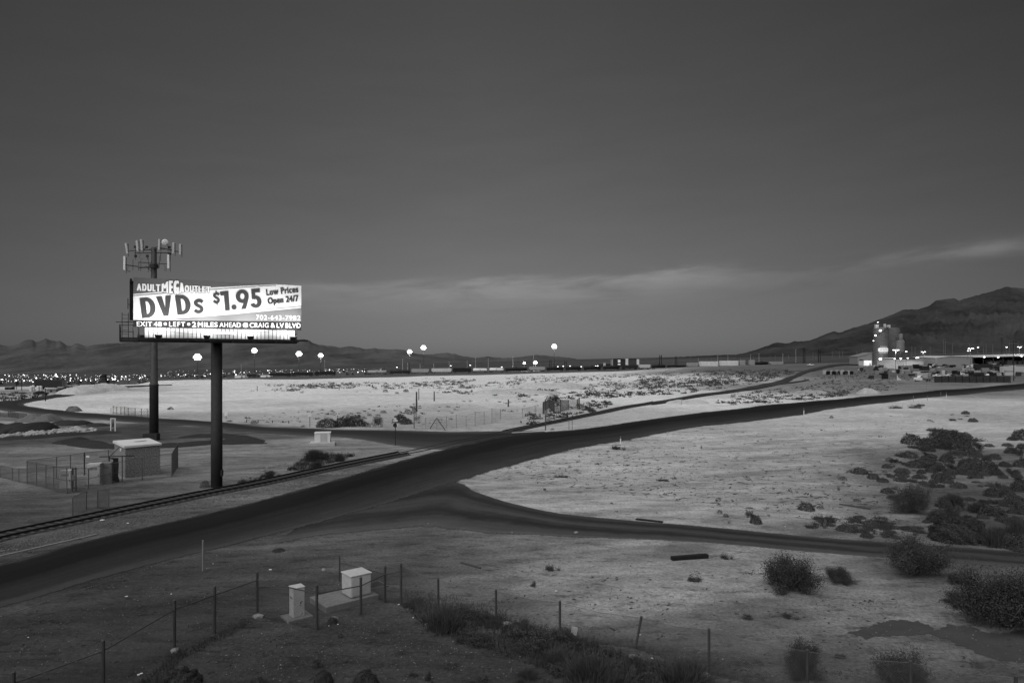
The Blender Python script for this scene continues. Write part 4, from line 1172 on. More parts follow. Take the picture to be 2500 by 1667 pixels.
for px, y0, y1 in [(2226.4, 845, 858), (2234, 847, 859), (2249, 847, 858), (2271, 845, 867), (2303, 831, 856), (2307.7, 833, 855), (2325.5, 836, 862), (2367.5, 838, 852), (2407.7, 838, 858), (2401, 846, 857), (2424, 840, 856), (2464, 832, 857), (2476, 833, 857)]:
    pole(px, y0, y1, 1400, 'dim thin poles behind the long shed', 'dim thin pole rising behind the long flat shed', DIMP, 0.42)
pole(163, 893, 936, 900, None, 'tall pale pole with a wide flat head above the city lights', DIMP, 0.4, True)
def hframe(px0, px1, y0, y1, Y, label):
    a = at(px0, y1, Y); b = at(px1, y1, Y); h = (y1 - y0) / F * Y
    g = float(gz((a.x + b.x) / 2, Y)); ext = max(0.0, a.z - g)
    t = thing('transmission_tower', label, 'power line tower', Vector(((a.x + b.x) / 2, Y, a.z - ext)), group='dark twin-post power line frames')
    w2 = (b.x - a.x) / 2
    for s in (-1, 1): MB().tube((s * w2, 0, 0), (s * w2, 0, h + ext), 0.5, 0.34, 8).build('post', BLACK, t)
    MB().box((0, 0, h + ext - 2.0), (w2 * 3.4, 0.4, 0.5)).build('crossarm', BLACK, t)
    br = MB(); br.bar((-w2, 0, h + ext - 2), (w2, 0, h * 0.62 + ext), 0.25); br.bar((w2, 0, h + ext - 2), (-w2, 0, h * 0.62 + ext), 0.25); br.build('cross_brace', BLACK, t)
hframe(1341.5, 1345.5, 879, 896, 900, 'dark twin-post power frame next to the tallest lamp')
hframe(1378.5, 1383, 882, 893, 1100, 'shorter dark twin-post power frame left of the hotel block')
hframe(1610.5, 1615, 866, 891, 850, 'dark twin-post power frame right of the hotel block')
hframe(1648.5, 1652.5, 869, 888, 950, 'dark twin-post power frame over the long pale hoppers')
hframe(1961, 1965, 848, 882, 800, 'tallest dark twin-post power frame in front of the hills')
hframe(1998, 2002.5, 852, 881, 850, 'dark twin-post power frame left of the silo plant')

# ---------------------------------------------------------------- hotel block and lights behind the train
def hotel():
    Y = 980
    def X(px): return (px - 1250) / F * Y
    zb = at(1500, 897, Y).z
    t = thing('hotel_block', 'dark four-storey block with white corner towers on the skyline', 'building', Vector((X(1526), Y, zb)))
    ox = X(1526)
    def P(x0, x1, y0, y1, dn, d, m, name):
        a, b = at(x0, y1, Y), at(x1, y0, Y)
        return MB().box(((a.x + b.x) / 2 - ox, d / 2 - dn, (a.z + b.z) / 2 - zb), (b.x - a.x, d, b.z - a.z)).build(name, m, t)
    dkw = mat('dark_facade', 0.035, 0.15, 0.5)
    P(1494.5, 1527, 876.7, 900, 0, 14, dkw, 'wall'); P(1533, 1554, 876.5, 900, 1, 14, dkw, 'wall')
    P(1494, 1496.5, 876.2, 900, 0.4, 15, CARG, 'corner_tower'); P(1527, 1533.4, 875.6, 900, 1.5, 16, WHITE, 'corner_tower'); P(1554, 1560, 876.2, 890, 1.4, 15, WHITE, 'corner_tower')
    P(1493.6, 1527, 875.9, 876.6, 0.5, 16, dkw, 'parapet'); P(1533.4, 1560, 875.8, 876.4, 1.6, 16, dkw, 'parapet')
    for r_ in range(5):
        for c in range(9):
            x = 1535 + c * 2.05; y = 878.4 + r_ * 2.6
            w_ = P(x, x + 1.3, y, y + 1.5, 1.03, 0.05, mat('dim_window', 0.12, 0.2, 1), 'window')
    for x0, y0, m in ((1508.5, 878.5, mat('lit_window', 0.6, 0.1, 1, emit=0.35)), (1508.5, 882, MATS['lit_window']), (1508.5, 888, MATS['lit_window'])):
        P(x0, x0 + 6, y0, y0 + 2.4, 0.05, 0.08, m, 'window')
    t2 = shed('office_block', 'small low dark block left of the hotel with a pale middle bay', 1463, 1494, 887.5, 1000, 900, dkw, 'building', 12, 0.0)
    a, b = at(1473, 898, 1000), at(1478.5, 886, 1000)
    o = t2.location
    MB().box(((a.x + b.x) / 2 - o.x, -0.3, (a.z + b.z) / 2 - o.z), (b.x - a.x, 0.8, b.z - a.z)).build('bay', OFFW, t2)
hotel()
def small_lamp(px, py, Y, label, size=0.5, base=None, watts=0, group=None, m=None, double=False):
    p = at(px, py, Y)
    g = float(gz(p.x, Y)) if base is None else at(px, base, Y).z
    g = min(g, p.z - 1.0)
    t = thing('street_lamp', label, 'street lamp', Vector((p.x, Y, g)), group=group)
    h = p.z - g
    MB().tube((0, 0, 0), (0, 0, h + 0.2), 0.14, 0.09, 8).build('post', GALV, t)
    for s in ((-1, 1) if double else (0,)):
        hd = MB()
        prof = [(size * 0.9, -size * 0.25), (size, 0.0), (size * 0.6, size * 0.35)]
        hd.lathe(prof, (s * size * 2.2, -0.3, h), 12)
        hd.build('lamp_head', m or SMALLLAMP, t)
        if double: MB().bar((0, 0, h), (s * size * 2.2, -0.2, h + 0.1), 0.1).build('arm', GALV, t)
    if watts:
        la = bpy.data.lights.new('lamp_light', 'POINT'); la.energy = watts; la.shadow_soft_size = 0.4
        lo = bpy.data.objects.new('lamp_light', la); COL.objects.link(lo); lo.parent = t; lo.location = (0, -0.6, h - size * 1.2)
for px, py in [(969, 896.5), (1100.5, 893), (1148, 891.5), (1225, 896), (1362, 895), (1375, 894), (1392, 893.5), (1419, 895), (1428.5, 894.5), (1454.5, 893.5), (1459, 893)]:
    small_lamp(px, py, 800, 'small bright lamp on a post just above the train', 0.75, group='small lamps on posts above the freight cars')

# ---------------------------------------------------------------- valley city
def city():
    r = random.Random(5)
    bl, lt = MB(), MB()
    xs = []
    for k in range(900):
        px = r.uniform(-60, 930)
        py = r.uniform(918, 940) if px < 330 else r.uniform(909 - (px - 330) * 0.006, 925 - (px - 330) * 0.017)
        p = gp(px, py)
        if p.y > 2300 or p.y < 620: continue
        w_, h = r.uniform(6, 16), r.uniform(2.5, 5)
        bl.box((p.x, p.y + 6, p.z + h / 2), (w_, 9, h))
    for k in range(640):
        px = r.uniform(-60, 930)
        if px < 395:
            py = 917 + 22 * r.random() ** 1.1
        else:
            py = r.uniform(907 - (px - 395) * 0.004, 926 - (px - 395) * 0.017)
            if r.random() < 0.35: continue
        p = gp(px, py)
        if p.y > 2400: p = at(px, py, 2400)
        if p.y < 600: continue
        s = (0.22 + 0.95 * r.random() ** 6) * p.y / 900 * (1.0 if px < 400 else 0.75)
        z = p.z + 4.5
        lt.add([(p.x - s, p.y, z), (p.x + s, p.y, z), (p.x, p.y - s, z), (p.x, p.y + s, z), (p.x, p.y, z - s), (p.x, p.y, z + s)], [(0, 2, 5), (2, 1, 5), (1, 3, 5), (3, 0, 5), (2, 0, 4), (1, 2, 4), (3, 1, 4), (0, 3, 4)])
    o = bl.build('city_houses', mat('house_wall', 0.10, 0.3, 0.02, 0.9), None); tag(o, 'low houses of the distant valley city spread as one dark band', 'distant city', kind='stuff')
    o = lt.build('city_lights', mat('city_light_glow', 0.8, 0, 1, emit=2.6), None); tag(o, 'sparkling band of distant city lights below the left mountains', 'city lights', kind='stuff')
city()
# ---------------------------------------------------------------- industrial yard on the right
STEELSIDING = mat('grey_siding', 0.28, 0.08, 0.6, 0.7); PALESIDING = mat('pale_siding', 0.62, 0.06, 0.6, 0.7); ROOFM = mat('shed_roof', 0.55, 0.1, 0.3, 0.6)
SILOM = mat('silo_concrete', 0.15, 0.5, 0.25, 0.85, stretch=(1, 1, 9)); SILOS = mat('silo_steel', 0.20, 0.25, 0.6, 0.6, stretch=(4, 4, 0.6))
def boxpx(mb, x0, x1, y0, y1, Y, d, o, dn=0.0):
    a, b = at(x0, y1, Y), at(x1, y0, Y)
    return mb.box(((a.x + b.x) / 2 - o.x, Y - o.y + d / 2 - dn, (a.z + b.z) / 2 - o.z), (b.x - a.x, d, b.z - a.z))
def silos():
    Y = 592.0
    def silo(cx, wpx, ytop, ybase, Y, label, extra):
        b = at(cx, ybase, Y); r = wpx / 2 / F * Y; h = (ybase - ytop) / F * Y
        t = thing('silo', label, 'silo', b, group=None)
        pr = [(r, -1.0)]
        for k in range(24):
            z = h * k / 24
            pr += [(r, z), (r * 1.012, z + 0.12), (r * 1.012, z + 0.3), (r, z + 0.42)]
        pr += [(r, h), (r * 0.55, h + 0.9), (0.3, h + 1.0)]
        MB().lathe(pr, (0, 0, 0), 32).build('wall', SILOM, t)
        rl = MB()
        for z in (h + 0.6, h + 1.2):
            for k in range(24):
                a, c = 2 * math.pi * k / 24, 2 * math.pi * (k + 1) / 24
                rl.bar((r * math.cos(a), r * math.sin(a), z), (r * math.cos(c), r * math.sin(c), z), 0.08)
        for k in range(12):
            a = 2 * math.pi * k / 12; rl.bar((r * math.cos(a), r * math.sin(a), h), (r * math.cos(a), r * math.sin(a), h + 1.2), 0.08)
        rl.build('roof_railing', GALV, t)
        if extra:
            rs = MB()
            for k in range(22):
                a0, a1 = -2.5 + 1.5 * k / 22, -2.5 + 1.5 * (k + 1) / 22
                rs.bar(((r + .5) * math.cos(a0), (r + .5) * math.sin(a0), h * .82 + .22 * h * k / 22), ((r + .5) * math.cos(a1), (r + .5) * math.sin(a1), h * .82 + .22 * h * (k + 1) / 22), 0.9, 0.12)
            rs.build('stair', STEEL, t)
            # painted hexagonal badge on the curved wall, a glow added to its white
            lg = MB(); tx = MB()
            hz_ = h * 0.40; a0 = -math.pi / 2 - 0.12
            def on_wall(u, v, dr): a = a0 + u / r; return (math.cos(a) * (r * 1.012 + dr), math.sin(a) * (r * 1.012 + dr), hz_ + v)
            hw, hh = 4.4, 1.75
            for k in range(24):
                u0, u1 = -hw + 2 * hw * k / 24, -hw + 2 * hw * (k + 1) / 24
                f = lambda u: hh * min(1, (0.55 + (hw - abs(u)) * 0.55))
                lg.add([on_wall(u0, -f(u0), .06), on_wall(u1, -f(u1), .06), on_wall(u1, f(u1), .06), on_wall(u0, f(u0), .06)], [(0, 1, 2, 3)])
            lg.build('badge', mat('badge_white_glow', 0.9, 0.02, 1, emit=0.22), t)
            for s, v0, hgt, wdt, m, nm in (('JIM GROVE', -0.55, 1.1, 5.6, STEEL, 'badge_lettering'), ('A Division of', 2.3, 1.0, 5.4, MATS['badge_white_glow'], 'upper_lettering'), ('Glass & Brick Co', -3.2, 1.0, 7.4, MATS['badge_white_glow'], 'lower_lettering')):
                cu = bpy.data.curves.new('tmp', 'FONT'); cu.body = s
                ob = bpy.data.objects.new('tmp', cu); COL.objects.link(ob); bpy.context.view_layer.update()
                me = bpy.data.meshes.new_from_object(ob.evaluated_get(bpy.context.evaluated_depsgraph_get()))
                v = np.array([x.co[:2] for x in me.vertices]); f = [tuple(p.vertices) for p in me.polygons]
                bpy.data.objects.remove(ob); bpy.data.curves.remove(cu); bpy.data.meshes.remove(me)
                v = (v - v.min(0)) / (v.max(0) - v.min(0))
                MB().add([on_wall((x - .5) * wdt, v0 + y * hgt, .1) for x, y in v], f).build(nm, m, t)
        return t, b, r, h
    t, b, r, h = silo(2150.5, 34, 802, 889, Y, 'left of two big dark ribbed silos, with a white hexagonal badge', True)
    bx = MB(); boxpx(bx, 2138.5, 2145.5, 792, 801.5, Y - 3, 2.4, b); bx.build('roof_hut', PALESIDING, t)
    bx = MB()
    for x in (2146, 2150, 2154): bx.bar(at(x, 801, Y) - b, at(x, 792, Y) - b, 0.2)
    bx.bar(at(2146, 792.2, Y) - b, at(2154, 792.2, Y) - b, 0.2); bx.build('roof_frame', GALV, t)
    t, b, r, h = silo(2178.5, 34, 803, 889, Y + 13, 'right rear one of two big dark ribbed silos', False)
    bx = MB(); boxpx(bx, 2167, 2174, 793, 800, Y + 8, 2.2, b); boxpx(bx, 2159, 2163, 790.5, 800, Y + 8, 1.5, b); bx.build('roof_hut', PALESIDING, t)
    bx = MB()
    for x in (2175, 2179, 2183): bx.bar(at(x, 801, Y + 10) - b, at(x, 793, Y + 10) - b, 0.2)
    bx.bar(at(2175, 793, Y + 10) - b, at(2183, 793, Y + 10) - b, 0.2); bx.build('roof_frame', GALV, t)
    # pale steel silo on legs
    b = at(2198, 884, Y - 10); r = 9.4 / F * (Y - 10); k_ = (Y - 10) / F
    t = thing('steel_silo', 'slim pale steel hopper silo on legs right of the two dark silos', 'silo', b)
    def zz(y): return at(2198, y, Y - 10).z - b.z
    MB().lathe([(0.6, zz(872)), (r, zz(858)), (r, zz(850)), (r * 1.03, zz(849.5)), (r * 1.03, zz(849)), (r, zz(848.5)), (r, zz(834)), (r * 0.9, zz(831))], (0, 0, 0), 24).build('tank', SILOS, t, smooth=False)
    MB().lathe([(r * 0.5, zz(831)), (r * 0.5, zz(817)), (r * 0.3, zz(815))], (r * 0.15, 0, 0), 16).build('upper_tank', SILOS, t)
    lg = MB()
    for sx in (-1, 1):
        for sy in (-1, 1): lg.bar((sx * r * .85, sy * r * .85, -1), (sx * r * .85, sy * r * .85, zz(856)), 0.35)
        for y in (870, 862): lg.bar((-r * .85, sx * r * .85, zz(y)), (r * .85, sx * r * .85, zz(y)), 0.2)
    lg.build('leg_frame', GALV, t)
    rg = MB()
    for q in range(20):
        a, c = 2 * math.pi * q / 20, 2 * math.pi * (q + 1) / 20
        for z in (zz(829), zz(826)): rg.bar((r * 1.1 * math.cos(a), r * 1.1 * math.sin(a), z), (r * 1.1 * math.cos(c), r * 1.1 * math.sin(c), z), 0.12)
        if q % 2 == 0: rg.bar((r * 1.1 * math.cos(a), r * 1.1 * math.sin(a), zz(831)), (r * 1.1 * math.cos(a), r * 1.1 * math.sin(a), zz(826)), 0.1)
    rg.build('platform_railing', STEEL, t)
    # wall lamps
    for px, py, s, lab in ((2148.7, 807, 0.95, 'bright lamp high on the left dark silo near the stair top'), (2136.8, 819, 0.75, 'bright lamp on the left edge of the left dark silo'), (2131.8, 832, 0.4, 'tiny lamp at the left side of the silo half way up'), (2142.5, 786.5, 0.4, 'tiny lamp on the roof hut of the left silo'), (2148.7, 876, 1.05, 'large bright lamp low on the left dark silo')):
        p = at(px, py, Y - 7)
        t = thing('wall_lamp', lab, 'lamp', p)
        MB().box((0, 0.5, 0.1), (0.25, 1.6, 0.2)).build('bracket', STEEL, t)
        MB().lathe([(s * .5, -s * .7), (s, -s * .3), (s, s * .3), (s * .5, s * .7)], (0, -0.4, 0), 12).build('lamp_head', SMALLLAMP, t)
        if s > 0.9:
            la = bpy.data.lights.new('lamp_light', 'POINT'); la.energy = 30; la.shadow_soft_size = 0.5
            lo = bpy.data.objects.new('lamp_light', la); COL.objects.link(lo); lo.parent = t; lo.location = (0, -2.6, 0)
silos()
def sheds():
    # mono-pitch shed left of the silos
    Y = 560.0; a, b = at(2094, 893, Y), at(2129, 893, Y); h0 = (893 - 871.5) / F * Y; h1 = (893 - 861.5) / F * Y; wd = b.x - a.x
    t = thing('workshop', 'grey shed with one sloping roof and an open black door left of the silos', 'shed', a)
    MB().prism([(0, -1), (wd, -1), (wd, h1), (0, h0)], (1, 0, 0), (0, 0, 1), (0, 14, 0), (0, 7, 0)).build('wall', STEELSIDING, t)
    MB().prism([(-0.4, h0 + .05), (wd + .4, h1 + .1), (wd + .4, h1 + .5), (-0.4, h0 + .45)], (1, 0, 0), (0, 0, 1), (0, 15, 0), (0, 7, 0)).build('roof', GREYP, t)
    MB().box((wd * .24, -0.03, 2.6), (2.8, 0.1, 5.2)).build('door', BLACK, t)
    Y = 535.0; a, b = at(2109, 893.5, Y), at(2128, 893.5, Y); h = 13.5 / F * Y; wd = b.x - a.x
    t = thing('site_office', 'bright white square site office in front of the sloping-roof shed', 'shed', a)
    MB().box((wd / 2, 4, h / 2 - .5), (wd, 8, h + 1)).build('wall', WHITE, t); MB().box((wd / 2, 4, h + .1), (wd + .4, 8.4, .2)).build('roof', GREYP, t); MB().box((wd * .8, -.03, 1.2), (1.0, .08, 2.2)).build('door', GREYP, t)
    la = bpy.data.lights.new('lamp_light', 'POINT'); la.energy = 1400; la.shadow_soft_size = 0.5  # no lamp body here; this light brightens the office front
    lo = bpy.data.objects.new('lamp_light', la); COL.objects.link(lo); lo.parent = t; lo.location = (wd * .6, -7, 5)
    # canopy with lights
    Y = 550.0; o = at(2174, 892, Y)
    t = thing('loading_canopy', 'thin white flat canopy on posts between the silos', 'canopy', o)
    r_ = MB(); boxpx(r_, 2162, 2186, 873.6, 875, Y, 6, o); r_.build('roof', WHITE, t)
    for x in (2163, 2174, 2185): MB().bar((at(x, 894, Y) - o), (at(x, 875, Y) - o), 0.3).build('post', GALV, t)
    for px, py, s, lab in ((2184, 875.7, 0.7, 'square lamp at the right end of the thin white canopy'), (2165.3, 884.5, 0.85, 'bright lamp low under the left end of the white canopy'), (2174, 885, 0.6, 'small lamp under the middle of the white canopy'), (2184, 885, 0.85, 'bright lamp low under the right end of the white canopy'), (2198.7, 874.6, 0.85, 'bright lamp at the foot of the pale steel silo'), (2215.7, 874.2, 0.7, 'lamp right of the pale steel silo'), (2239.5, 873.8, 1.4, 'largest round yard lamp above the low white shed')):
        small_lamp(px, py, 546, lab, s, base=892, watts=420 if s > 0.8 else 0)
    # low white gabled shed
    Y = 520.0; a, b = at(2193, 894, Y), at(2255, 894, Y); wd = b.x - a.x; k_ = Y / F
    t = thing('low_white_shed', 'low bright white gabled shed with a long pale rack in front', 'shed', a)
    MB().prism([(0, -1), (wd, -1), (wd, 12 * k_), (wd * .5, 15 * k_), (0, 12.3 * k_)], (1, 0, 0), (0, 0, 1), (0, 30, 0), (0, 15, 0)).build('wall', PALESIDING, t)
    MB().prism([(-.3, 12.4 * k_), (wd * .5, 15.1 * k_), (wd + .3, 12.1 * k_), (wd + .3, 12.9 * k_), (wd * .5, 15.9 * k_), (-.3, 13.2 * k_)], (1, 0, 0), (0, 0, 1), (0, 31, 0), (0, 15, 0)).build('roof', ROOFM, t)
    MB().box((wd * .42, -1.0, 1.2), (wd * .48, 1.2, 2.0)).build('rack', WHITE, t)
    c = at(2286, 894, Y)
    MB().box(((wd + c.x - a.x) / 2, 12, 11.6 * k_), (c.x - a.x - wd, 24, .6)).build('lean_to_roof', ROOFM, t)
    ps = MB()
    for i in range(6): ps.box((wd + (c.x - a.x - wd) * (i + .5) / 6, 1, 5.5 * k_), (.3, .3, 11 * k_))
    ps.build('lean_to_posts', STEEL, t); MB().box(((wd + c.x - a.x) / 2, 22, 5 * k_), (c.x - a.x - wd - .1, .3, 12 * k_)).build('back_wall', BLACK, t)
    # long shed, closed end and open bays
    Y = 505.0; k_ = Y / F; a, b, c = at(2286, 893, Y), at(2374, 893, Y), at(2640, 893, Y); wd = b.x - a.x; wl = c.x - a.x
    t = thing('long_shed', 'very long low shed with a closed grey end and dark open bays', 'shed', a)
    MB().prism([(0, -1), (wd, -1), (wd, 20.5 * k_), (wd * .36, 22.8 * k_), (0, 19 * k_)], (1, 0, 0), (0, 0, 1), (0, 26, 0), (0, 13, 0)).build('wall', STEELSIDING, t)
    MB().add([(-.4, -.5, 19.2 * k_), (wd * .36, -.5, 23.2 * k_), (wd, -.5, 22 * k_), (wl, -.5, 28 * k_), (wl, 30, 32 * k_), (wd, 30, 25 * k_), (wd * .36, 30, 25.5 * k_), (-.4, 30, 22 * k_)], [(0, 1, 6, 7), (1, 2, 5, 6), (2, 3, 4, 5)]).build('roof', ROOFM, t)
    MB().add([(wd, -.55, 20.7 * k_), (wl, -.55, 26.6 * k_), (wl, -.55, 28.2 * k_), (wd, -.55, 22.2 * k_)], [(0, 1, 2, 3)]).build('fascia', PALESIDING, t)
    ps = MB()
    for i in range(11): ps.box((wd + 1 + (wl - wd) * i / 11, .5, 10 * k_), (.6, .6, 22 * k_ + (i * .5) * k_))
    ps.build('bay_posts', STEEL, t); MB().box(((wd + wl) / 2, 25, 10 * k_), (wl - wd, .3, 30 * k_)).build('back_wall', BLACK, t)
    r = random.Random(3)
    for i in range(22):
        s_ = thing('stock_pile', 'grey bundle of stock stored under the open long shed', 'stock pile', a + Vector((wd + 3 + (wl - wd) * r.random() * .9, 6 + r.random() * 12, 0)), 0, 'bundles under the open long shed')
        q_ = MB(); w2, h2 = r.uniform(3, 7), r.uniform(2, 5)
        for k in range(3): q_.box((r.uniform(-.2, .2), 0, .1 + h2 * (k + .5) / 3), (w2, 3, h2 / 3 * .92))
        q_.build('layers', r.choice((GREYP, STEEL, CARG)), s_)
    for px, py in ((2403, 871.5), (2437, 872), (2494, 869.3)):
        p = at(px, py, 503)
        t = thing('bay_lamp', 'small round lamp under the eaves of the long open shed', 'lamp', p, group='lamps under the eaves of the long shed')
        MB().box((0, .5, .5), (.2, 1, .2)).build('bracket', STEEL, t); MB().lathe([(.3, -.4), (.55, -.1), (.5, .25), (.2, .4)], (0, 0, 0), 12).build('lamp_head', SMALLLAMP, t)
    for px, py, base, Y, lab, dbl in ((2186.5, 854.5, 925, 345, 'tall twin-headed yard lamp on a pole in front of the pale steel silo', True), (2212, 858, 904, 480, 'single dim lamp pole right of the pale steel silo', False), (2254, 859, 880, 500, 'twin-headed lamp behind the low white shed', True), (2362.8, 856.5, 880, 500, 'single lamp left of the twin lamp over the long shed', False), (2369.5, 851, 918, 380, 'tall twin-headed lamp in front of the long shed end', True), (2387, 848, 876, 520, 'single bright lamp just right of the long shed end', False), (2457, 847.5, 880, 540, 'single-headed lamp behind the dark line pole', False), (2488.5, 847, 880, 520, 'twin-headed lamp at the right edge over the long shed', True)):
        small_lamp(px, py, Y, lab, 0.62 if not dbl else 0.5, base=base, watts=1200 if dbl else 0, double=dbl)
    for px, y0, y1, Y, lab in ((2446, 824, 872, 600, 'dark line pole behind the long shed near the right edge'), (2475, 832, 932, 330, 'nearest dark line pole with crossarms, standing by the dark crate fence')):
        b = at(px, y1, Y); h = (y1 - y0) / F * Y
        t = thing('utility_pole', lab, 'utility pole', b)
        MB().tube((0, 0, -1), (0, 0, h), .22, .14, 8).build('shaft', BLACK, t)
        MB().box((0, 0, h - .5), (3.4, .15, .2)).build('crossarm', BLACK, t); MB().box((0, 0, h - 2.0), (3.8, .15, .2)).build('crossarm', BLACK, t)
sheds()
# ---------------------------------------------------------------- vehicles and yard stock
TYRE = mat('tyre', 0.02, 0.2, 4, 0.9); GLASSD = mat('dark_glass', 0.03, 0.1, 1, 0.15)
def wheels(t, xs, y, r):
    for x in xs:
        for s in (-1, 1):
            w_ = MB().tube((x, s * y - .13, r), (x, s * y + .13, r), r, n=16).build('wheel', TYRE, t)
            MB().tube((x, s * y - .14, r), (x, s * y + .14, r), r * .5, n=10).build('rim', GREYP, w_)
def car(p, rz, label, m, kind='car', group=None):
    t = thing('parked_' + kind, label, kind, p, rz, group)
    if kind == 'car':
        MB().prism([(-2.1, .35), (2.1, .35), (2.15, .75), (1.9, .88), (1.0, .95), (-1.7, .98), (-2.15, .9)], (1, 0, 0), (0, 0, 1), (0, 1.7, 0)).build('body', m, t, bevel=.05)
        c = MB().prism([(.95, .95), (.35, 1.42), (-1.0, 1.45), (-1.75, .97)], (1, 0, 0), (0, 0, 1), (0, 1.5, 0)).build('cabin', m, t, bevel=.05)
        g = MB().prism([(.75, 1.0), (.3, 1.36), (-.95, 1.38), (-1.5, 1.02)], (1, 0, 0), (0, 0, 1), (0, 1.54, 0)); g.build('side_windows', GLASSD, c)
        wheels(t, (-1.3, 1.3), .78, .33)
    elif kind == 'pickup':
        MB().prism([(-2.7, .5), (2.6, .5), (2.65, 1.0), (2.4, 1.12), (1.3, 1.18), (-2.7, 1.15)], (1, 0, 0), (0, 0, 1), (0, 1.9, 0)).build('body', m, t, bevel=.05)
        c = MB().prism([(1.2, 1.17), (.7, 1.8), (-.6, 1.82), (-.8, 1.16)], (1, 0, 0), (0, 0, 1), (0, 1.7, 0)).build('cab', m, t, bevel=.05)
        MB().prism([(1.0, 1.22), (.62, 1.72), (-.5, 1.74), (-.65, 1.22)], (1, 0, 0), (0, 0, 1), (0, 1.74, 0)).build('side_windows', GLASSD, c)
        wheels(t, (-1.7, 1.7), .85, .4)
    elif kind == 'truck':
        MB().prism([(1.0, .6), (4.0, .6), (4.05, 1.5), (3.7, 1.75), (2.3, 1.9), (1.8, 2.9), (1.0, 2.95)], (1, 0, 0), (0, 0, 1), (0, 2.2, 0)).build('cab', m, t, bevel=.06)
        c = KIDS[t.name][-1]
        MB().prism([(1.25, 1.95), (2.05, 1.95), (1.7, 2.7), (1.25, 2.7)], (1, 0, 0), (0, 0, 1), (0, 2.24, 0)).build('side_windows', GLASSD, c)
        MB().box((-1.6, 0, 1.0), (5.2, 2.3, .35)).build('flat_bed', STEEL, t); MB().box((.8, 0, 1.9), (.15, 2.3, 1.9)).build('headboard', STEEL, t)
        wheels(t, (-2.8, 3.0), .95, .48)
    elif kind == 'box truck':
        pass
    return t
def box_trailer(p, rz, label, m, ln=9.0, h=2.8, name='box_trailer'):
    t = thing(name, label, 'trailer', p, rz)
    MB().box((0, 0, 1.0 + h / 2), (ln, 2.5, h)).build('box', m, t, bevel=.04)
    MB().box((0, 0, .85), (ln - .6, 1.2, .25)).build('chassis', STEEL, t)
    rb = MB()
    for k in range(int(ln / .8)): rb.box((-ln / 2 + .5 + k * .8, -1.27, 1 + h / 2), (.06, .04, h - .2))
    rb.build('side_ribs', m, t)
    MB().box((ln / 2 + .02, 0, 1 + h / 2), (.04, 2.3, h - .3)).build('rear_door', GREYP, t)
    wheels(t, (-ln / 2 + 1.2, -ln / 2 + 2.3), 1.0, .45)
    return t
car(gp(2253, 931), math.pi + .1, 'white flatbed truck with a rounded bonnet facing left by the dark fence', WHITE, 'truck')
car(gp(2290, 921), math.pi - .15, 'white pickup parked right behind the white flatbed truck', WHITE, 'pickup')
car(gp(2337, 919), .1, 'white truck with tall cab facing right behind the dark fence', WHITE, 'truck')
car(gp(2317, 919.5), math.pi, 'white car seen between two trucks behind the dark fence', WHITE)
car(gp(2361, 919.5), .05, 'white long car behind the middle of the dark fence', WHITE, 'pickup')
car(gp(2417, 919), .1, 'white low car with rounded roof behind the dark fence', WHITE)
car(gp(2432, 919), math.pi, 'pale car at the right of two white cars behind the dark fence', OFFW)
box_trailer(gp(2175, 904), .1, 'white box trailer with a dark end in front of the silos', WHITE, 8.5, 3.0)
box_trailer(gp(2471, 913), .06, 'long white trailer with a sloping front beside the near line pole', OFFW, 13, 3.4)
box_trailer(gp(2316, 910), .0, 'long pale grey flat-sided trailer in the middle of the yard', GREYP, 15, 2.2)
box_trailer(gp(2400, 904), .0, 'dark container trailer with a pale plate in the yard', STEEL, 11, 3.0)
car(gp(2154, 903), 2.9, 'pale sloping car in front of the left silo', OFFW, 'pickup')
car(gp(2104, 907), 1.4, 'white truck seen end-on left of the box trailer', WHITE, 'truck')
car(gp(2140, 904), 0.1, 'black low car beside the pale sloping pickup', CARB)
car(gp(1979, 893), 0.1, 'white pickup by the end of the train siding', WHITE, 'pickup')
r_ = random.Random(11)
for k in range(26):
    px, py = r_.uniform(2270, 2400), r_.uniform(893.5, 901)
    car(gp(px, py), r_.choice((0, math.pi)) + r_.uniform(-.3, .3), 'car in the crowded rows parked before the long shed', r_.choice((WHITE, OFFW, CARB, STEEL, GREYP, WHITE)), 'car', 'cars crowded before the long shed')
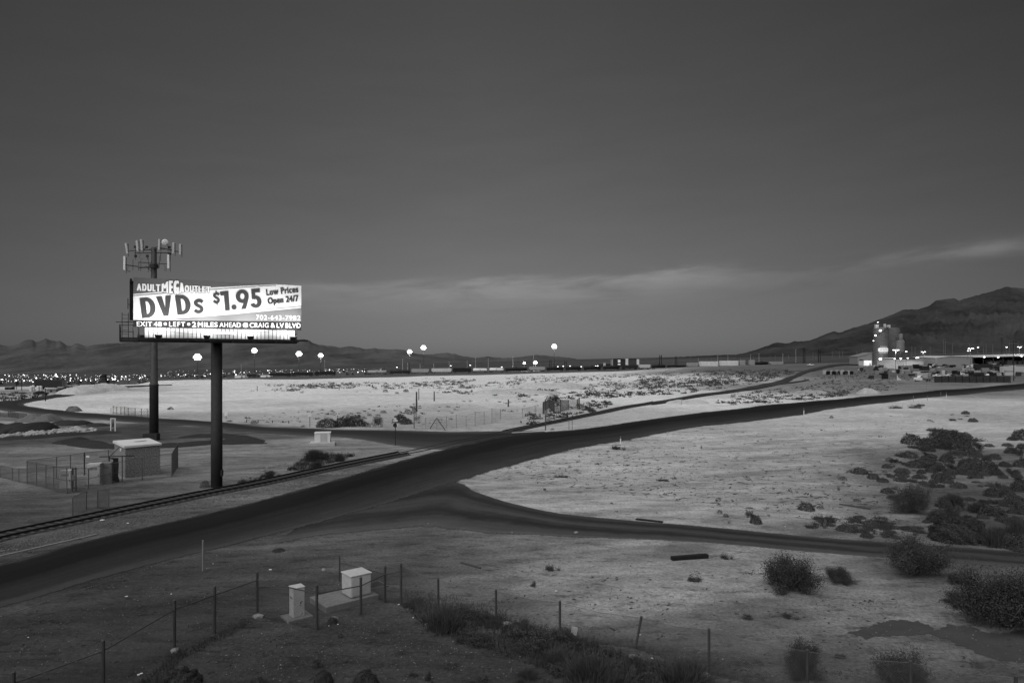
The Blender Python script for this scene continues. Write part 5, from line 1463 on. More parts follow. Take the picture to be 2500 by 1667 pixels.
def crates():
    a, b = gp(2281, 934), gp(2466, 934); n = 11
    for k in range(n):
        u = (k + .5) / n; p = a.lerp(b, u); p.z = float(gz(p.x, p.y))
        w_ = (b - a).length / n
        t = thing('yard_fence_panel', 'dark screened fence panel in the row before the yard', 'fence', p, 0, 'dark screened fence panels along the yard')
        MB().box((0, 0, 1.5), (w_ - .5, .9, 2.9)).build('screen', mat('dark_screen', .05, .25, .8, .9), t)
        f = MB()
        for s in (-1, 1): f.box((s * w_ / 2 - s * .12, -.5, 1.6), (.12, .12, 3.2))
        f.box((0, -.5, 3.02), (w_ - .3, .08, .08)); f.box((0, -.5, 1.5), (w_ - .3, .08, .08)); f.build('frame', STEEL, t)
    rr = random.Random(4)
    # stacks of pallets and pipes: light and dark blocks
    for k in range(16):
        px = 2011 + k * 4.6; p = gp(px, 914 + rr.uniform(-.8, .8)); lite = k % 3 == 1 or k in (0, 9)
        t = thing('pallet_stack', 'pale tall pallet stack' + ' in the checkered row of stacks left in the yard' if lite else 'dark low pallet stack in the checkered row of stacks left in the yard', 'pallet stack', p, rr.uniform(-.1, .1), 'pallet stacks in a checkered row')
        h = rr.uniform(2.3, 2.9) if lite else rr.uniform(1.8, 2.4)
        s = MB()
        for i in range(int(h / .3)): s.box((0, 0, .15 + i * .3), (1.3, 1.2, .22)); s.box((0, 0, .28 + i * .3), (1.1, 1.0, .1))
        s.build('pallets', OFFW if lite else CARB, t)
    for k in range(120):
        px, py = rr.uniform(2125, 2490), rr.uniform(896, 925)
        if 2165 < px < 2240 and py > 918: continue
        p = gp(px, py); m = rr.choice((CARB, STEEL, GREYP, CARG, OFFW, BLACK)); dim = (rr.uniform(1.5, 6), rr.uniform(1.2, 3), rr.uniform(.7, 2.8))
        t = thing('stock_pile', 'low stack of building stock lying in the cluttered yard', 'stock pile', p, rr.uniform(-.4, .4), 'stacks of stock scattered over the yard')
        s = MB(); nl = 3
        for i in range(nl): s.box((rr.uniform(-.15, .15), 0, dim[2] * (i + .5) / nl), (dim[0] * rr.uniform(.8, 1), dim[1], dim[2] / nl * .9))
        s.build('layers', m, t)
    for k in range(34):
        px, py = rr.uniform(2030, 2110), rr.uniform(914, 928)
        p = gp(px, py)
        t = thing('yard_post', 'thin pale post in the cluster of posts left of the yard', 'post', p, 0, 'thin posts clustered left of the yard')
        MB().box((0, 0, .9), (.12, .12, 1.8)).build('shaft', rr.choice((GREYP, STEEL, CARG)), t)
    p = gp(2191, 928)
    t = thing('standpipe', 'small bright white standpipe group on the pale sand by the yard', 'standpipe', p)
    s = MB(); s.tube((0, 0, 0), (0, 0, 2.4), .22); s.tube((.5, 0, 0), (.7, 0, 1.5), .2); s.box((1.0, 0, .4), (1.2, .4, .5)); s.build('pipes', WHITE, t)
crates()
# thin sign pole on the near verge of the yard
# ---------------------------------------------------------------- left yard by the curve
def left_yard():
    t = box_trailer(gp(122, 950), .1, 'dark slatted trailer in the yard left of the road curve', STEEL, 11, 3.0)
    p = gp(254, 945)
    t = thing('watchtower', 'dark narrow tower with a round cap rising into the city lights', 'tower', p)
    MB().box((0, 0, 1.4), (3.6, 3, 3.6)).build('base', STEEL, t); MB().prism([(-.9, 2), (.9, 2), (.75, 5.0), (-.75, 5.0)], (1, 0, 0), (0, 0, 1), (0, 1.6, 0)).build('shaft', STEEL, t)
    MB().lathe([(.8, 5.0), (1.45, 5.3), (1.3, 5.8), (.5, 6.2)], (0, 0, 0), 16).build('cap', BLACK, t)
    def hut(px, py, wpx, hpx, m, lab):
        p = gp(px, py); k = p.y / F
        t = thing('yard_hut', lab, 'shed', p)
        MB().box((0, 1.2, hpx * k / 2), (wpx * k, 2.4, hpx * k)).build('wall', m, t); MB().prism([(-1.4, 0), (1.4, 0), (0, .5)], (0, 1, 0), (0, 0, 1), (wpx * k + .3, 0, 0), (0, 1.2, hpx * k)).build('roof', GREYP, t)
        MB().box((0, -.03, hpx * k * .4), (.8, .06, hpx * k * .75)).build('door', BLACK, t)
    hut(145, 956, 14, 9, STEEL, 'small dark hut with a rounded top in the left yard'); hut(139, 948, 8, 6, OFFW, 'pale hut right of the dark slatted trailer'); hut(125, 957, 22, 6, GREYP, 'long low grey hut in front of the slatted trailer')
    hut(183, 947, 8, 6, OFFW, 'little pale hut on the dark wall of the left yard'); hut(14, 951, 5, 5, CARB, 'small black hut, left of two at the photo edge'); hut(23, 951, 7, 5, CARB, 'small black hut, right of two near the photo edge')
    def wall(px0, px1, py, hpx, m, lab):
        a, b = gp(px0, py), gp(px1, py); k = a.y / F
        t = thing('yard_wall', lab, 'wall', (a + b) / 2, math.atan2(b.y - a.y, b.x - a.x))
        MB().box((0, 0, hpx * k / 2 - .3), ((b - a).length, .3, hpx * k + .6)).build('wall', m, t)
        MB().box((0, 0, hpx * k + .06), ((b - a).length + .2, .5, .12)).build('coping', STEEL, t)
    wall(152, 188, 955, 6, STEELSIDING, 'low grey wall in the left yard'); wall(188, 240, 947, 5, STEEL, 'dark long wall running to the watchtower'); wall(133, 182, 946.5, 4.5, STEEL, 'dark wall behind the left yard')
    for px, py in ((76, 955), (81, 953), (93, 955), (99.5, 954.5)):
        p = gp(px, py); t = thing('white_tank', 'small upright white tank in the left yard', 'tank', p, 0, 'small white tanks in the left yard')
        MB().lathe([(.55, 0), (.6, .3), (.6, 1.7), (.3, 2.1)], (0, 0, 0), 12).build('shell', WHITE, t)
    for px, y0, y1, lab in ((40, 936, 950, 'thin pole, first from the left edge above the left yard'), (53, 931, 953, 'thin pole between a thinner pole and a dark thick pole in the left yard'), (85, 925, 943, 'thick dark pole above the white tanks'), (107, 935, 948, 'thin pole left of the slatted trailer'), (111, 948, 979, 'dark pole standing at the inner edge of the road curve'), (175, 935, 942, 'thin short pole right of the tall pale pole')):
        b = gp(px, y1); h = (y1 - y0) / F * b.y
        t = thing('utility_pole', lab, 'utility pole', b); MB().tube((0, 0, -.3), (0, 0, h), .14 if px != 85 else .3, .11 if px != 85 else .25, 8).build('shaft', BLACK, t); MB().box((0, 0, h - .3), (.9, .1, .12)).build('crossarm', BLACK, t)
    car(gp(100, 965), .05, 'dark low wreck lying beside the road curve', CARB)
    fence('chain_link_fence', 'low slatted fence at the left edge below the road curve', [(-30, 1000, 1014), (0, 1003, 1017), (20, 1004, 1018), (45, 1007, 1021), (65, 1009, 1023)], rails='all', cell=.25, wire=.012, post_r=.05, post_m=GALV)
    # white frame sign
    p = gp(276, 1053)
    t = thing('frame_sign', 'tall white framed board with a dark arrow standing on the dirt berm', 'sign', p, -.1)
    f = MB(); 
    for s in (-.38, .38): f.box((s, 0, 1.0), (.16, .08, 2.3))
    f.box((0, 0, 2.1), (.6, .08, .12)); f.build('frame', WHITE, t)
    MB().box((0, .03, 1.25), (.58, .03, 1.5)).build('panel', GREYP, t); MB().prism([(-.2, .7), (0, 1.8), (.2, .7), (.08, .7), (0, 1.3), (-.08, .7)], (1, 0, 0), (0, 0, 1), (0, .02, 0), (0, -.01, 0)).build('arrow', BLACK, t)
left_yard()

# ---------------------------------------------------------------- railway spur
def railway():
    def line(pts, n): return catmull([tuple(gp(*p))[:2] for p in pts], n)
    A = [(-80, 1333), (0, 1311), (160, 1277), (330, 1241), (500, 1206), (625, 1182), (760, 1153), (900, 1124), (1000, 1104), (1040, 1096), (1130, 1076), (1200, 1063), (1300, 1041), (1400, 1021), (1505, 999), (1600, 982)]
    C = line(A, 260)
    t = thing('railway_track', 'rusty railway spur with two dark rails running beside the road and across it', 'railway track', on(C[40][0], C[40][1]))
    o = t.location.copy()
    d = np.gradient(C, axis=0); d /= np.linalg.norm(d, axis=1)[:, None]; nn = np.stack([-d[:, 1], d[:, 0]], 1)
    def sweep(name, off, prof, m, z0=0.0, i0=0, i1=None):
        i1 = i1 or len(C)
        V = []; k = len(prof)
        for i in range(i0, i1):
            p = C[i] + nn[i] * off
            zb = float(gz(*p)) + .0006 * max(0, p[1] - 40) + z0
            for a, b in prof: V.append((p[0] + nn[i][0] * a - o.x, p[1] + nn[i][1] * a - o.y, zb + b - o.z))
        fs = [(i * k + j, (i + 1) * k + j, (i + 1) * k + (j + 1) % k, i * k + (j + 1) % k) for i in range(i1 - i0 - 1) for j in range(k)]
        fs += [tuple(range(k))[::-1], tuple(range((i1 - i0 - 1) * k, (i1 - i0) * k))]
        return MB().add(V, fs).build(name, m, t)
    bed = [(-1.6, -.05), (-1.2, .07), (1.2, .07), (1.6, -.05)]
    cross0 = int(np.argmin(np.hypot(C[:, 0] - gp(985, 1107).x, C[:, 1] - gp(985, 1107).y))); cross1 = int(np.argmin(np.hypot(C[:, 0] - gp(1245, 1053).x, C[:, 1] - gp(1245, 1053).y)))
    bm = mat('spur_ballast', .035, .45, 3.0, .95, bump=.4)
    sweep('ballast', 0, bed, bm, 0, 0, cross0); sweep('ballast', 0, bed, bm, 0, cross1)
    rail = [(-.07, 0), (-.07, .03), (-.025, .05), (-.025, .13), (-.038, .14), (-.038, .17), (.038, .17), (.038, .14), (.025, .13), (.025, .05), (.07, .03), (.07, 0)]
    for s in (-.72, .72):
        sweep('rail', s, rail, mat('rail_rust', .022, .4, 2, .7), .06, 0, cross0 + 1); sweep('rail', s, rail, MATS['rail_rust'], -.115, cross0, cross1 + 1); sweep('rail', s, rail, MATS['rail_rust'], .06, cross1)
    sp = MB()
    s_ = np.concatenate([[0], np.cumsum(np.linalg.norm(np.diff(C, axis=0), axis=1))])
    for q in np.arange(0, s_[-1], .62):
        i = int(np.searchsorted(s_, q)); i = min(max(i, 1), len(C) - 2)
        if cross0 - 1 <= i <= cross1: continue
        u = (q - s_[i - 1]) / max(s_[i] - s_[i - 1], 1e-6); p = C[i - 1] * (1 - u) + C[i] * u
        sp.box((p[0] - o.x, p[1] - o.y, float(gz(*p)) + .0006 * max(0, p[1] - 40) + .055 - o.z), (.22, 2.5, .1), Matrix.Rotation(math.atan2(d[i][1], d[i][0]), 3, 'Z'))
    sp = sp.build('sleepers', WOOD, t); sp['kind'] = 'stuff'
railway()
strip('rail_grade', [(1590, 989), (1640, 982), (1700, 971), (1800, 957), (1900, 939), (1960, 915), (2000, 903), (2045, 894), (2100, 892)], [(1590, 983), (1640, 975), (1700, 964), (1800, 951), (1900, 931), (1960, 907), (2000, 897), (2045, 889), (2100, 888)], 60, mat('rail_grade_ballast', .035, .4, .3, .95), off=.15)
strip('yard_track', [(1800, 958), (1840, 949), (1900, 940), (1975, 929)], [(1800, 955), (1840, 945), (1900, 936.5), (1975, 926.5)], 40, mat('yard_track_dirt', .05, .4, .3, .95), off=.15)

# ---------------------------------------------------------------- berms of dark millings and the rubble
BERM = mat('asphalt_millings', .03, .3, 2.5, .95, bump=.5)
def berm(pts, wd, h, label, seed=0, m=None, name='dirt_berm', cat='dirt berm'):
    C = catmull([tuple(gp(*p))[:2] for p in pts], 60)
    d = np.gradient(C, axis=0); d /= np.linalg.norm(d, axis=1)[:, None] + 1e-9; nn = np.stack([-d[:, 1], d[:, 0]], 1)
    o = on(*C[30]); V = []; k = 13
    for i in range(60):
        e = min(1, min(i, 59 - i) / 9.0) ** .6
        for j in range(k):
            a = -1 + 2 * j / (k - 1)
            nz = mnoise.noise((C[i][0] * .5 + seed, C[i][1] * .5, a * 1.4)) 
            hh = h * e * (max(0, math.cos(a * math.pi / 2)) ** .8) * (1 + .45 * nz)
            p = C[i] + nn[i] * (a * wd / 2 * (e * (1 + .2 * nz) + .03))
            V.append((p[0] - o.x, p[1] - o.y, float(gz(*p)) + hh - .04 - o.z))
    fs = [(i * k + j, i * k + j + 1, (i + 1) * k + j + 1, (i + 1) * k + j) for i in range(59) for j in range(k - 1)]
    ob = MB().add(V, fs).build(name, m or BERM, None, smooth=True); ob.location = o
    return tag(ob, label, cat, 'dark berms of millings' if m is None else None)
berm([(152, 1086), (190, 1079), (250, 1090), (330, 1090), (430, 1088), (520, 1080), (600, 1081), (655, 1083)], 4.5, .4, 'long dark crescent berm of asphalt millings behind the shelter', 1)
berm([(150, 1085), (175, 1077), (205, 1071)], 3.2, .45, 'dark berm tip curling back at the left end of the crescent', 2)
berm([(430, 1069), (500, 1066), (560, 1066), (640, 1080)], 3.4, .45, 'dark low berm seen between the two poles', 3)
berm([(-30, 1074), (80, 1069), (200, 1059), (300, 1056)], 4, .4, 'dark low berm in front of the pale rubble', 4)
berm([(-40, 1057), (60, 1054), (110, 1055)], 10, 1.4, 'tall flat-topped dark heap at the left edge behind the rubble', 5)
berm([(140, 1036), (170, 1034), (200, 1038)], 6, .7, 'small dark heap right behind the rubble', 6)
berm([(218, 1039), (235, 1038), (252, 1041)], 4, .4, 'smallest dark heap by the side road', 7)
berm([(185, 964), (215, 955), (250, 953), (290, 949)], 14, 2.2, 'pale spoil heap with white blocks beside the curve', 8, mat('pale_spoil', .50, .3, .8, .95, bump=.5), 'spoil_heap', 'spoil heap')
berm([(173, 1004), (180, 1003), (187, 1004.5)], 2.6, 1.0, 'single small grey dirt cone on the far verge of the side road', 9, mat('grey_dirt', .14, .3, 2, .95), 'dirt_cone', 'dirt pile')
berm([(75, 1031), (100, 1027), (120, 1030)], 6, 1.3, 'brown-grey dirt heap left of the small dark heaps', 10, MATS['grey_dirt'], 'dirt_cone', 'dirt pile')
berm([(1960, 963), (1985, 961), (2010, 963)], 10, 1.3, 'low pale dirt mound beside the main road among scrub', 12, mat('pale_dirt', .33, .3, .6, .95), 'dirt_mound', 'dirt pile')
berm([(2110, 962), (2118, 960), (2130, 962)], 6, 1.7, 'pointed pale rock mound beside the main road', 13, mat('pale_rock', .42, .3, .8, .95, bump=.6), 'rock_mound', 'dirt pile')
berm([(1625, 985), (1680, 984), (1730, 985)], 7, .8, 'pale sand bank between the rail grade and the main road', 14, MATS['pale_spoil'], 'sand_bank', 'dirt pile')
berm([(1170, 962), (1230, 958), (1290, 960), (1330, 964)], 18, 1.2, 'pale sand hump in the middle of the field', 15, MATS['pale_spoil'], 'sand_bank', 'dirt pile')
berm([(1290, 950), (1340, 947), (1390, 950)], 22, 2.0, 'smooth grey-white hump behind the middle sand hump', 16, MATS['pale_spoil'], 'sand_bank', 'dirt pile')
def rock_mesh(r, s, sq=.7):
    """one lumpy stone: vertices and faces"""
    bm = bmesh.new(); bmesh.ops.create_icosphere(bm, subdivisions=1, radius=1.0)
    k = r.uniform(0, 99); V = []
    ax = (r.uniform(.7, 1.3), r.uniform(.7, 1.2), r.uniform(.5, .9) * sq)
    for v in bm.verts:
        n = 1 + .35 * mnoise.noise(v.co * 1.3 + Vector((k, 0, 0)))
        V.append(Vector((v.co.x * ax[0], v.co.y * ax[1], v.co.z * ax[2])) * n * s)
    fs = [tuple(x.index for x in f.verts) for f in bm.faces]; bm.free()
    return V, fs
ROCKS = [rock_mesh(random.Random(40 + i), 1.0) for i in range(10)]
def rockpile(name, label, gen, n, m, seed, smin, smax):
    r = random.Random(seed); mb = MB()
    for k in range(n):
        px, py = gen(r); p = gp(px, py); V, fs = ROCKS[r.randrange(10)]
        s = smin + (smax - smin) * r.random() ** 3; q = Matrix.Rotation(r.uniform(0, 6.28), 3, 'Z')
        mb.add([q @ (v * s) + p + Vector((0, 0, s * .3)) for v in V], fs)
    ob = mb.build(name, m); tag(ob, label, 'gravel', kind='stuff'); return ob
RUB = mat('rubble_stone', .34, .65, 1.2, .9); PEB = mat('pebble_stone', .13, .5, .7, .95); PEBL = mat('pale_pebble', .24, .4, .7, .95)
rockpile('rubble', 'bank of pale broken concrete rubble at the left below the road curve', lambda r: (lambda u: (u * 240 - 5, 1067 - 14 * u - (r.random() * 9 + 2) * (1 if u < .85 else .6) * (.4 + u) * 1.1 + 4))(r.random()), 620, RUB, 5, .18, .62)
rockpile('gravel', 'loose stones scattered over the near dirt', lambda r: (lambda x, y: (x, max(y, 1505 - .33 * x) if x < 640 else y + (90 if y < 1400 and x > 1000 else 0)))(r.uniform(-20, 2520), 1310 + 350 * r.random()), 5200, PEB, 6, .008, .045)
rockpile('pale_gravel', 'pale pebbles scattered over the near dirt', lambda r: (lambda x, y: (x, y if y > 1345 or x < 1000 else y + 100))(r.uniform(300, 2400), 1300 + 360 * r.random()), 900, PEBL, 7, .008, .04)
rockpile('track_gravel', 'gravel along the verge of the railway spur', lambda r: (lambda u: (u * 950 - 10, 1345 - u * 218 + r.gauss(0, 8)))(r.random()), 3500, PEB, 8, .02, .09)
rockpile('verge_gravel', 'pale pebbles on the triangle between the roads', lambda r: (lambda x: (x, r.uniform(1110 - (x - 1180) * .06, 1165 + (x - 1180) * .16)))(r.uniform(1190, 1900)), 1800, PEBL, 9, .012, .06)
for k, (px, py, s, lab) in enumerate([(640, 1150, .5, 'largest pale block in the rock row by the spur'), (652, 1143, .4, 'pale block second along the rock row by the spur'), (668, 1140, .38, 'pale block in the middle of the rock row by the spur'), (680, 1136, .4, 'pale block right in the rock row by the spur'), (695, 1132, .35, 'pale block near the grass end of the rock row'), (757, 1118, .33, 'pale block at the upper right of the rock row'), (2335, 1293, .55, 'big pale boulder in the scrub right of the side track'), (1548, 1607, .42, 'pale boulder at the foot of the leaning fence post'), (1722, 1653, .45, 'pale boulder at the foot of a straight fence post bottom right'), (818, 1512, .36, 'round pale rock outside the transformer fence corner'), (1237, 1525, .45, 'pale broken rocks in the dark brush by the fence'), (790, 1392, .28, 'pale rock slab behind the short fence panel'), (427, 1590, .4, 'pale stone at the foot of the third fence post'), (630, 1506, .42, 'flat pale stone at the foot of the corner fence post'), (1407, 1300, .28, 'pale stone on the lower edge of the side track'), (1346, 1404, .22, 'small pale stone in the open dirt')]):
    V, fs = ROCKS[k % 10]
    ob = MB().add([v * (s * .62) for v in V], fs).build('boulder', mat('boulder_stone', .24, .35, 3, .9, bump=.5)); ob.location = gp(px, py) + Vector((0, 0, s * .12)); tag(ob, lab, 'rock')

# ---------------------------------------------------------------- signs, posts, debris
def road_sign(px, y0, y1, yb, wpx, label, m=WHITE):
    b = gp(px, yb); k = b.y / F
    t = thing('road_sign', label, 'road sign', b, 0)
    MB().tube((0, 0, -.2), (0, 0, (yb - y0) * k), .05, n=8).build('post', STEEL, t)
    MB().box((0, -.07, (yb - (y0 + y1) / 2) * k), (wpx * k, .03, (y1 - y0) * k)).build('panel', m, t, bevel=.01)
    return t, k
road_sign(756.5, 1006, 1017, 1042, 9, 'plain white rectangular sign beyond the side road, left of a patterned one')
t, k = road_sign(824.5, 1002, 1013.5, 1043, 10.5, 'white square sign with dark corner marks beyond the side road')
pn = KIDS[t.name][-1]
for sx in (-1, 1):
    MB().prism([(sx * .1, .05), (sx * .3, -.12), (sx * .36, -.03), (sx * .2, .14)], (1, 0, 0), (0, 0, 1), (0, .01, 0), (0, -.1, (1043 - 1010) * k)).build('mark', BLACK, pn)
road_sign(552, 1005, 1015, 1022, 8, 'white sign just right of the thick billboard pole')
def stop_sign():
    b = gp(965.5, 1087); k = b.y / F
    t = thing('stop_sign', 'stop sign seen from behind with two white street name blades on top', 'road sign', b)
    MB().tube((0, 0, -.2), (0, 0, (1087 - 1031) * k), .05, n=8).build('post', STEEL, t)
    z = (1087 - 1038) * k; r = 5.6 * k
    MB().prism([(r * math.cos(math.pi / 8 + i * math.pi / 4), r * math.sin(math.pi / 8 + i * math.pi / 4)) for i in range(8)], (1, 0, 0), (0, 0, 1), (0, .03, 0), (-.05, .06, z)).build('octagon', STEEL, t)
    MB().box((.28, 0, z + .02), (.16, .1, .2)).build('reflector', WHITE, t)
    MB().box((0, -.05, (1087 - 1026.8) * k), (10.5 * k, .03, 4.6 * k)).build('name_blade', WHITE, t)
    MB().box((-.1, 0, (1087 - 1021.5) * k), (9 * k, .03, 4.2 * k), Matrix.Rotation(.45, 3, 'Y')).build('name_blade', WHITE, t)
stop_sign()
def delineator(px, y0, y1, yb, lab, white=True):
    b = gp(px, yb); k = b.y / F
    t = thing('marker_post', lab, 'marker post', b)
    MB().tube((0, 0, -.2), (0, 0, (yb - y0) * k), .05, n=8).build('post', GREYP, t)
    if white: MB().tube((0, -.02, (yb - y1) * k), (0, -.02, (yb - y0 - 6) * k if yb - y0 > 12 else (yb - y0) * k), .09, n=8).build('reflective_sleeve', WHITE, t)
    return t
delineator(1515, 1065, 1084, 1087, 'white-sleeved marker post with a bush at its foot on the road verge')
delineator(1962.5, 996, 1013, 1014, 'white-sleeved marker post on the verge in the middle of the main road')
delineator(2310.5, 957, 971, 972, 'white-sleeved marker post furthest along the main road')
delineator(2230, 966, 979, 980, 'bare grey marker post, left of two on the far verge', False)
delineator(2264, 966, 977, 978, 'bare grey marker post, right of two on the far verge', False)
delineator(2297, 957, 968, 969, 'thin bare stick beside the furthest white marker', False)
delineator(495.5, 1318, 1390, 1393, 'lone grey marker post between the road and the near fence', False)
delineator(2262, 922, 950, 953, 'thin dark post below the white flatbed truck', False)
delineator(1389, 1024, 1048, 1049, 'thin pale post left of a pair beside the rail spur', False)
delineator(1397, 1026, 1048, 1049, 'thin pale post right of a pair beside the rail spur', False)
delineator(1801, 958, 970, 973, 'white concrete marker post by the rail grade'); delineator(1664, 972, 986, 988, 'thin pale stake under the rail grade', False); delineator(1900.5, 920, 924.5, 925, 'tiny white marker beside the rail grade in the scrub')
delineator(271, 995, 1007, 1008, 'dark short post at the left end of the field fence', False)
def wood_pole(px, y0, y1, lab, r=.13, arms=False):
    b = gp(px, y1); h = (y1 - y0) / F * b.y
    t = thing('utility_pole', lab, 'utility pole', b)
    MB().tube((0, 0, -.3), (0, 0, h), r, r * .75, 8).build('shaft', WOOD, t)
    if arms:
        m_ = MB()
        for z in (.55, .62): m_.box((0, -.14, h * z), (.5, .12, .35))
        m_.build('insulator', GREYP, t)
    return t
wood_pole(1017, 956, 1005, 'thick dark wooden pole behind the bushes in the field', .22); wood_pole(1022.5, 948, 976, 'thinner pole just behind the thick dark wooden pole'); wood_pole(1060, 956, 979, 'dark stub pole alone in the pale field right of the thick pole', .2); wood_pole(1241, 975, 993, 'dark short stub pole left of the large field bush', .2)
wood_pole(1332, 975, 1051, 'tall thin pole with insulators at the rail spur', .09, True); wood_pole(1011, 1000, 1045, 'thin post with a bushy plant at its top in the far verge', .07)
wood_pole(628, 942, 954, 'short stub pole in the field right of the billboard pole', .15); wood_pole(828, 938, 952, 'short stub pole in the pale field under the train', .15)
fence('field_fence', 'faint wire fence with pale posts across the field in front of the humps', [(1039, 1019, 1047), (1066, 1019, 1049), (1090, 1016, 1045), (1114, 1012, 1045), (1138, 1015, 1043), (1160, 1005, 1041), (1182, 1004, 1036), (1201, 997, 1033), (1222, 998, 1025), (1275, 997, 1020), (1308, 990, 1011), (1325, 985, 1010)], rails=(), cell=.5, wire=.006, post_r=.06, post_m=PALE)
fence('field_fence', 'dark fenced gate panels in front of the large field bush', [(1326, 981, 1012), (1340, 976, 996), (1353, 981, 1009), (1368, 976, 1006), (1388, 976, 1000), (1409, 975, 998), (1415, 970, 1000)], rails='all', cell=.3, wire=.012, post_r=.07, post_m=STEEL)
fence('field_fence', 'faint pale fence in the field left of the cell tower pole', [(276, 991, 1010), (285, 993, 1011), (295, 993, 1012), (304, 993, 1013), (313, 995, 1014), (330, 996, 1016), (345, 997, 1017), (361, 998, 1018)], rails='all', cell=.5, wire=.01, post_r=.06, post_m=GALV)
fence('field_fence', 'short low guard rail fence by the far verge of the side road', [(602, 1024, 1031), (630, 1025, 1032), (665, 1026, 1032), (705, 1027, 1033)], rails='all', cell=.6, wire=.012, post_r=.09, post_m=WOOD)
def aframe():
    b = gp(1066, 1049)
    t = thing('brace_frame', 'dark braced corner post like a tall letter A in the field fence', 'fence brace', b)
    k = b.y / F
    for px, py in ((1050, 1046), (1087, 1050)): q = gp(px, py) - b; MB().tube(q, (0, 0, (1049 - 1020) * k), .06).build('brace', STEEL, t)
    MB().tube((0, 0, 0), (0, 0, (1049 - 1018) * k), .07).build('post', PALE, t)
aframe()
def plank(px0, py0, px1, py1, label, wd=.3, th=.1, m=WOOD, name='wooden_plank', cat='plank'):
    a, b = gp(px0, py0), gp(px1, py1); c = (a + b) / 2
    t = MB().bar((-(b - a).length / 2, 0, 0), ((b - a).length / 2, 0, 0), wd, th).build(name, m, bevel=.01)
    t.location = c + Vector((0, 0, th / 2)); t.rotation_euler = (0, 0, math.atan2(b.y - a.y, b.x - a.x)); tag(t, label, cat)
plank(1640, 1367, 1727, 1361, 'black railway sleeper lying on the open dirt below the side track', .3, .22, BLACK)
plank(1553, 1268, 1618, 1275, 'dark board lying on the upper edge of the side track', .35, .08, BLACK)
plank(2049, 1231, 2125, 1244, 'long thin pole lying on the sand beside the scrub', .12, .1)
plank(1125, 1374, 1173, 1388, 'curved grey stick lying on the dirt right of the near fence', .1, .08); plank(235, 1305, 0, 1358, 'pale kerb strip along the far edge of the main road at the left', .22, .06, CONC, 'kerb_strip', 'kerb')
plank(1250, 1057, 1373, 1051, 'pale concrete edge where the spur leaves the main road', .4, .12, WHITE, 'kerb_strip', 'kerb')
plank(2008, 1114, 2048, 1113, 'pale thin plank on the sand', .15, .06, CONC)
plank(2013, 1290, 2016, 1268, 'dark stump leaning at the edge of the side track', .2, .2)
LIT = mat('litter_white', .7, .1, 2, .8)
def litter(px, py, s, label='crumpled scrap of white litter on the dirt', group='white litter scraps', m=None):
    r = random.Random(int(px * 7 + py)); V, fs = ROCKS[r.randrange(10)]
    ob = MB().add([Vector((v.x * s, v.y * s, max(-.02, v.z * s * .7))) * .65 for v in V], fs).build('paper_scrap', m or LIT); ob.location = gp(px, py) + Vector((0, 0, s * .3)); ob.rotation_euler = (0, 0, r.uniform(0, 6)); tag(ob, label, 'litter', group)
litter(250, 1272, .28, 'biggest crumpled white litter sack beside the railway spur', None); litter(312, 1278, .14)
for px, py, s in [(338, 1648, .11), (345, 1645, .1), (803, 1528, .07), (825, 1524, .06), (1009, 1508, .09), (974, 1476, .1), (1075, 1504, .09), (1085, 1517, .08), (309, 1457, .13), (418, 1450, .07), (1358, 1444, .14), (1562, 1550, .1), (1592, 1608, .1), (1212, 1539, .06), (2325, 1180, .13), (1917, 1286, .1), (660, 1391, .12), (520, 1376, .06), (1800, 1208, .12), (1975, 1122, .16), (1250, 1300, .07), (1045, 1278, .06), (150, 1521, .06), (69, 1556, .07), (2200, 1195, .08), (1795, 1114, .1), (1565, 1189, .12), (1610, 1190, .12), (2030, 1197, .1), (1895, 1238, .09), (505, 1388, .05), (1283, 1540, .08)]: litter(px, py, s)
p = gp(1402, 1560); ob = MB().box((0, 0, .35), (.24, .05, .32), Matrix.Rotation(.2, 3, 'Y')).build('paper_sheet', LIT); ob.location = p; tag(ob, 'white paper sheet caught upright in the dark brush', 'litter')
# shallow wet hollows bottom right
def puddle(px, label):
    me = MB(); P = [gp(*p) for p in px]; c = sum(P, Vector()) / len(P)
    Q = catmull([tuple(p)[:2] for p in P + P[:1]], 140)[:-1]
    r = random.Random(3)
    Q = [(x + .25 * mnoise.noise((i * .35, 1.0, 0)) + r.uniform(-.05, .05), y + .3 * mnoise.noise((i * .3, 5.0, 0)) + r.uniform(-.05, .05)) for i, (x, y) in enumerate(Q)]
    me.add([(0, 0, .02)] + [(x - c.x, y - c.y, float(gz(x, y)) - c.z + .015) for x, y in Q], [(0, i + 1, (i + 1) % len(Q) + 1) for i in range(len(Q))])
    ob = me.build('damp_patch', mat('damp_earth', .06, .2, 1.2, .8)); ob.location = c; ob['kind'] = 'structure'
puddle([(2070, 1545), (2120, 1530), (2180, 1514), (2260, 1522), (2275, 1540), (2230, 1550), (2150, 1553), (2110, 1556)], '')
puddle([(2265, 1545), (2310, 1528), (2370, 1530), (2420, 1547), (2480, 1541), (2560, 1535), (2560, 1610), (2480, 1616), (2400, 1600), (2330, 1568), (2290, 1556)], '')

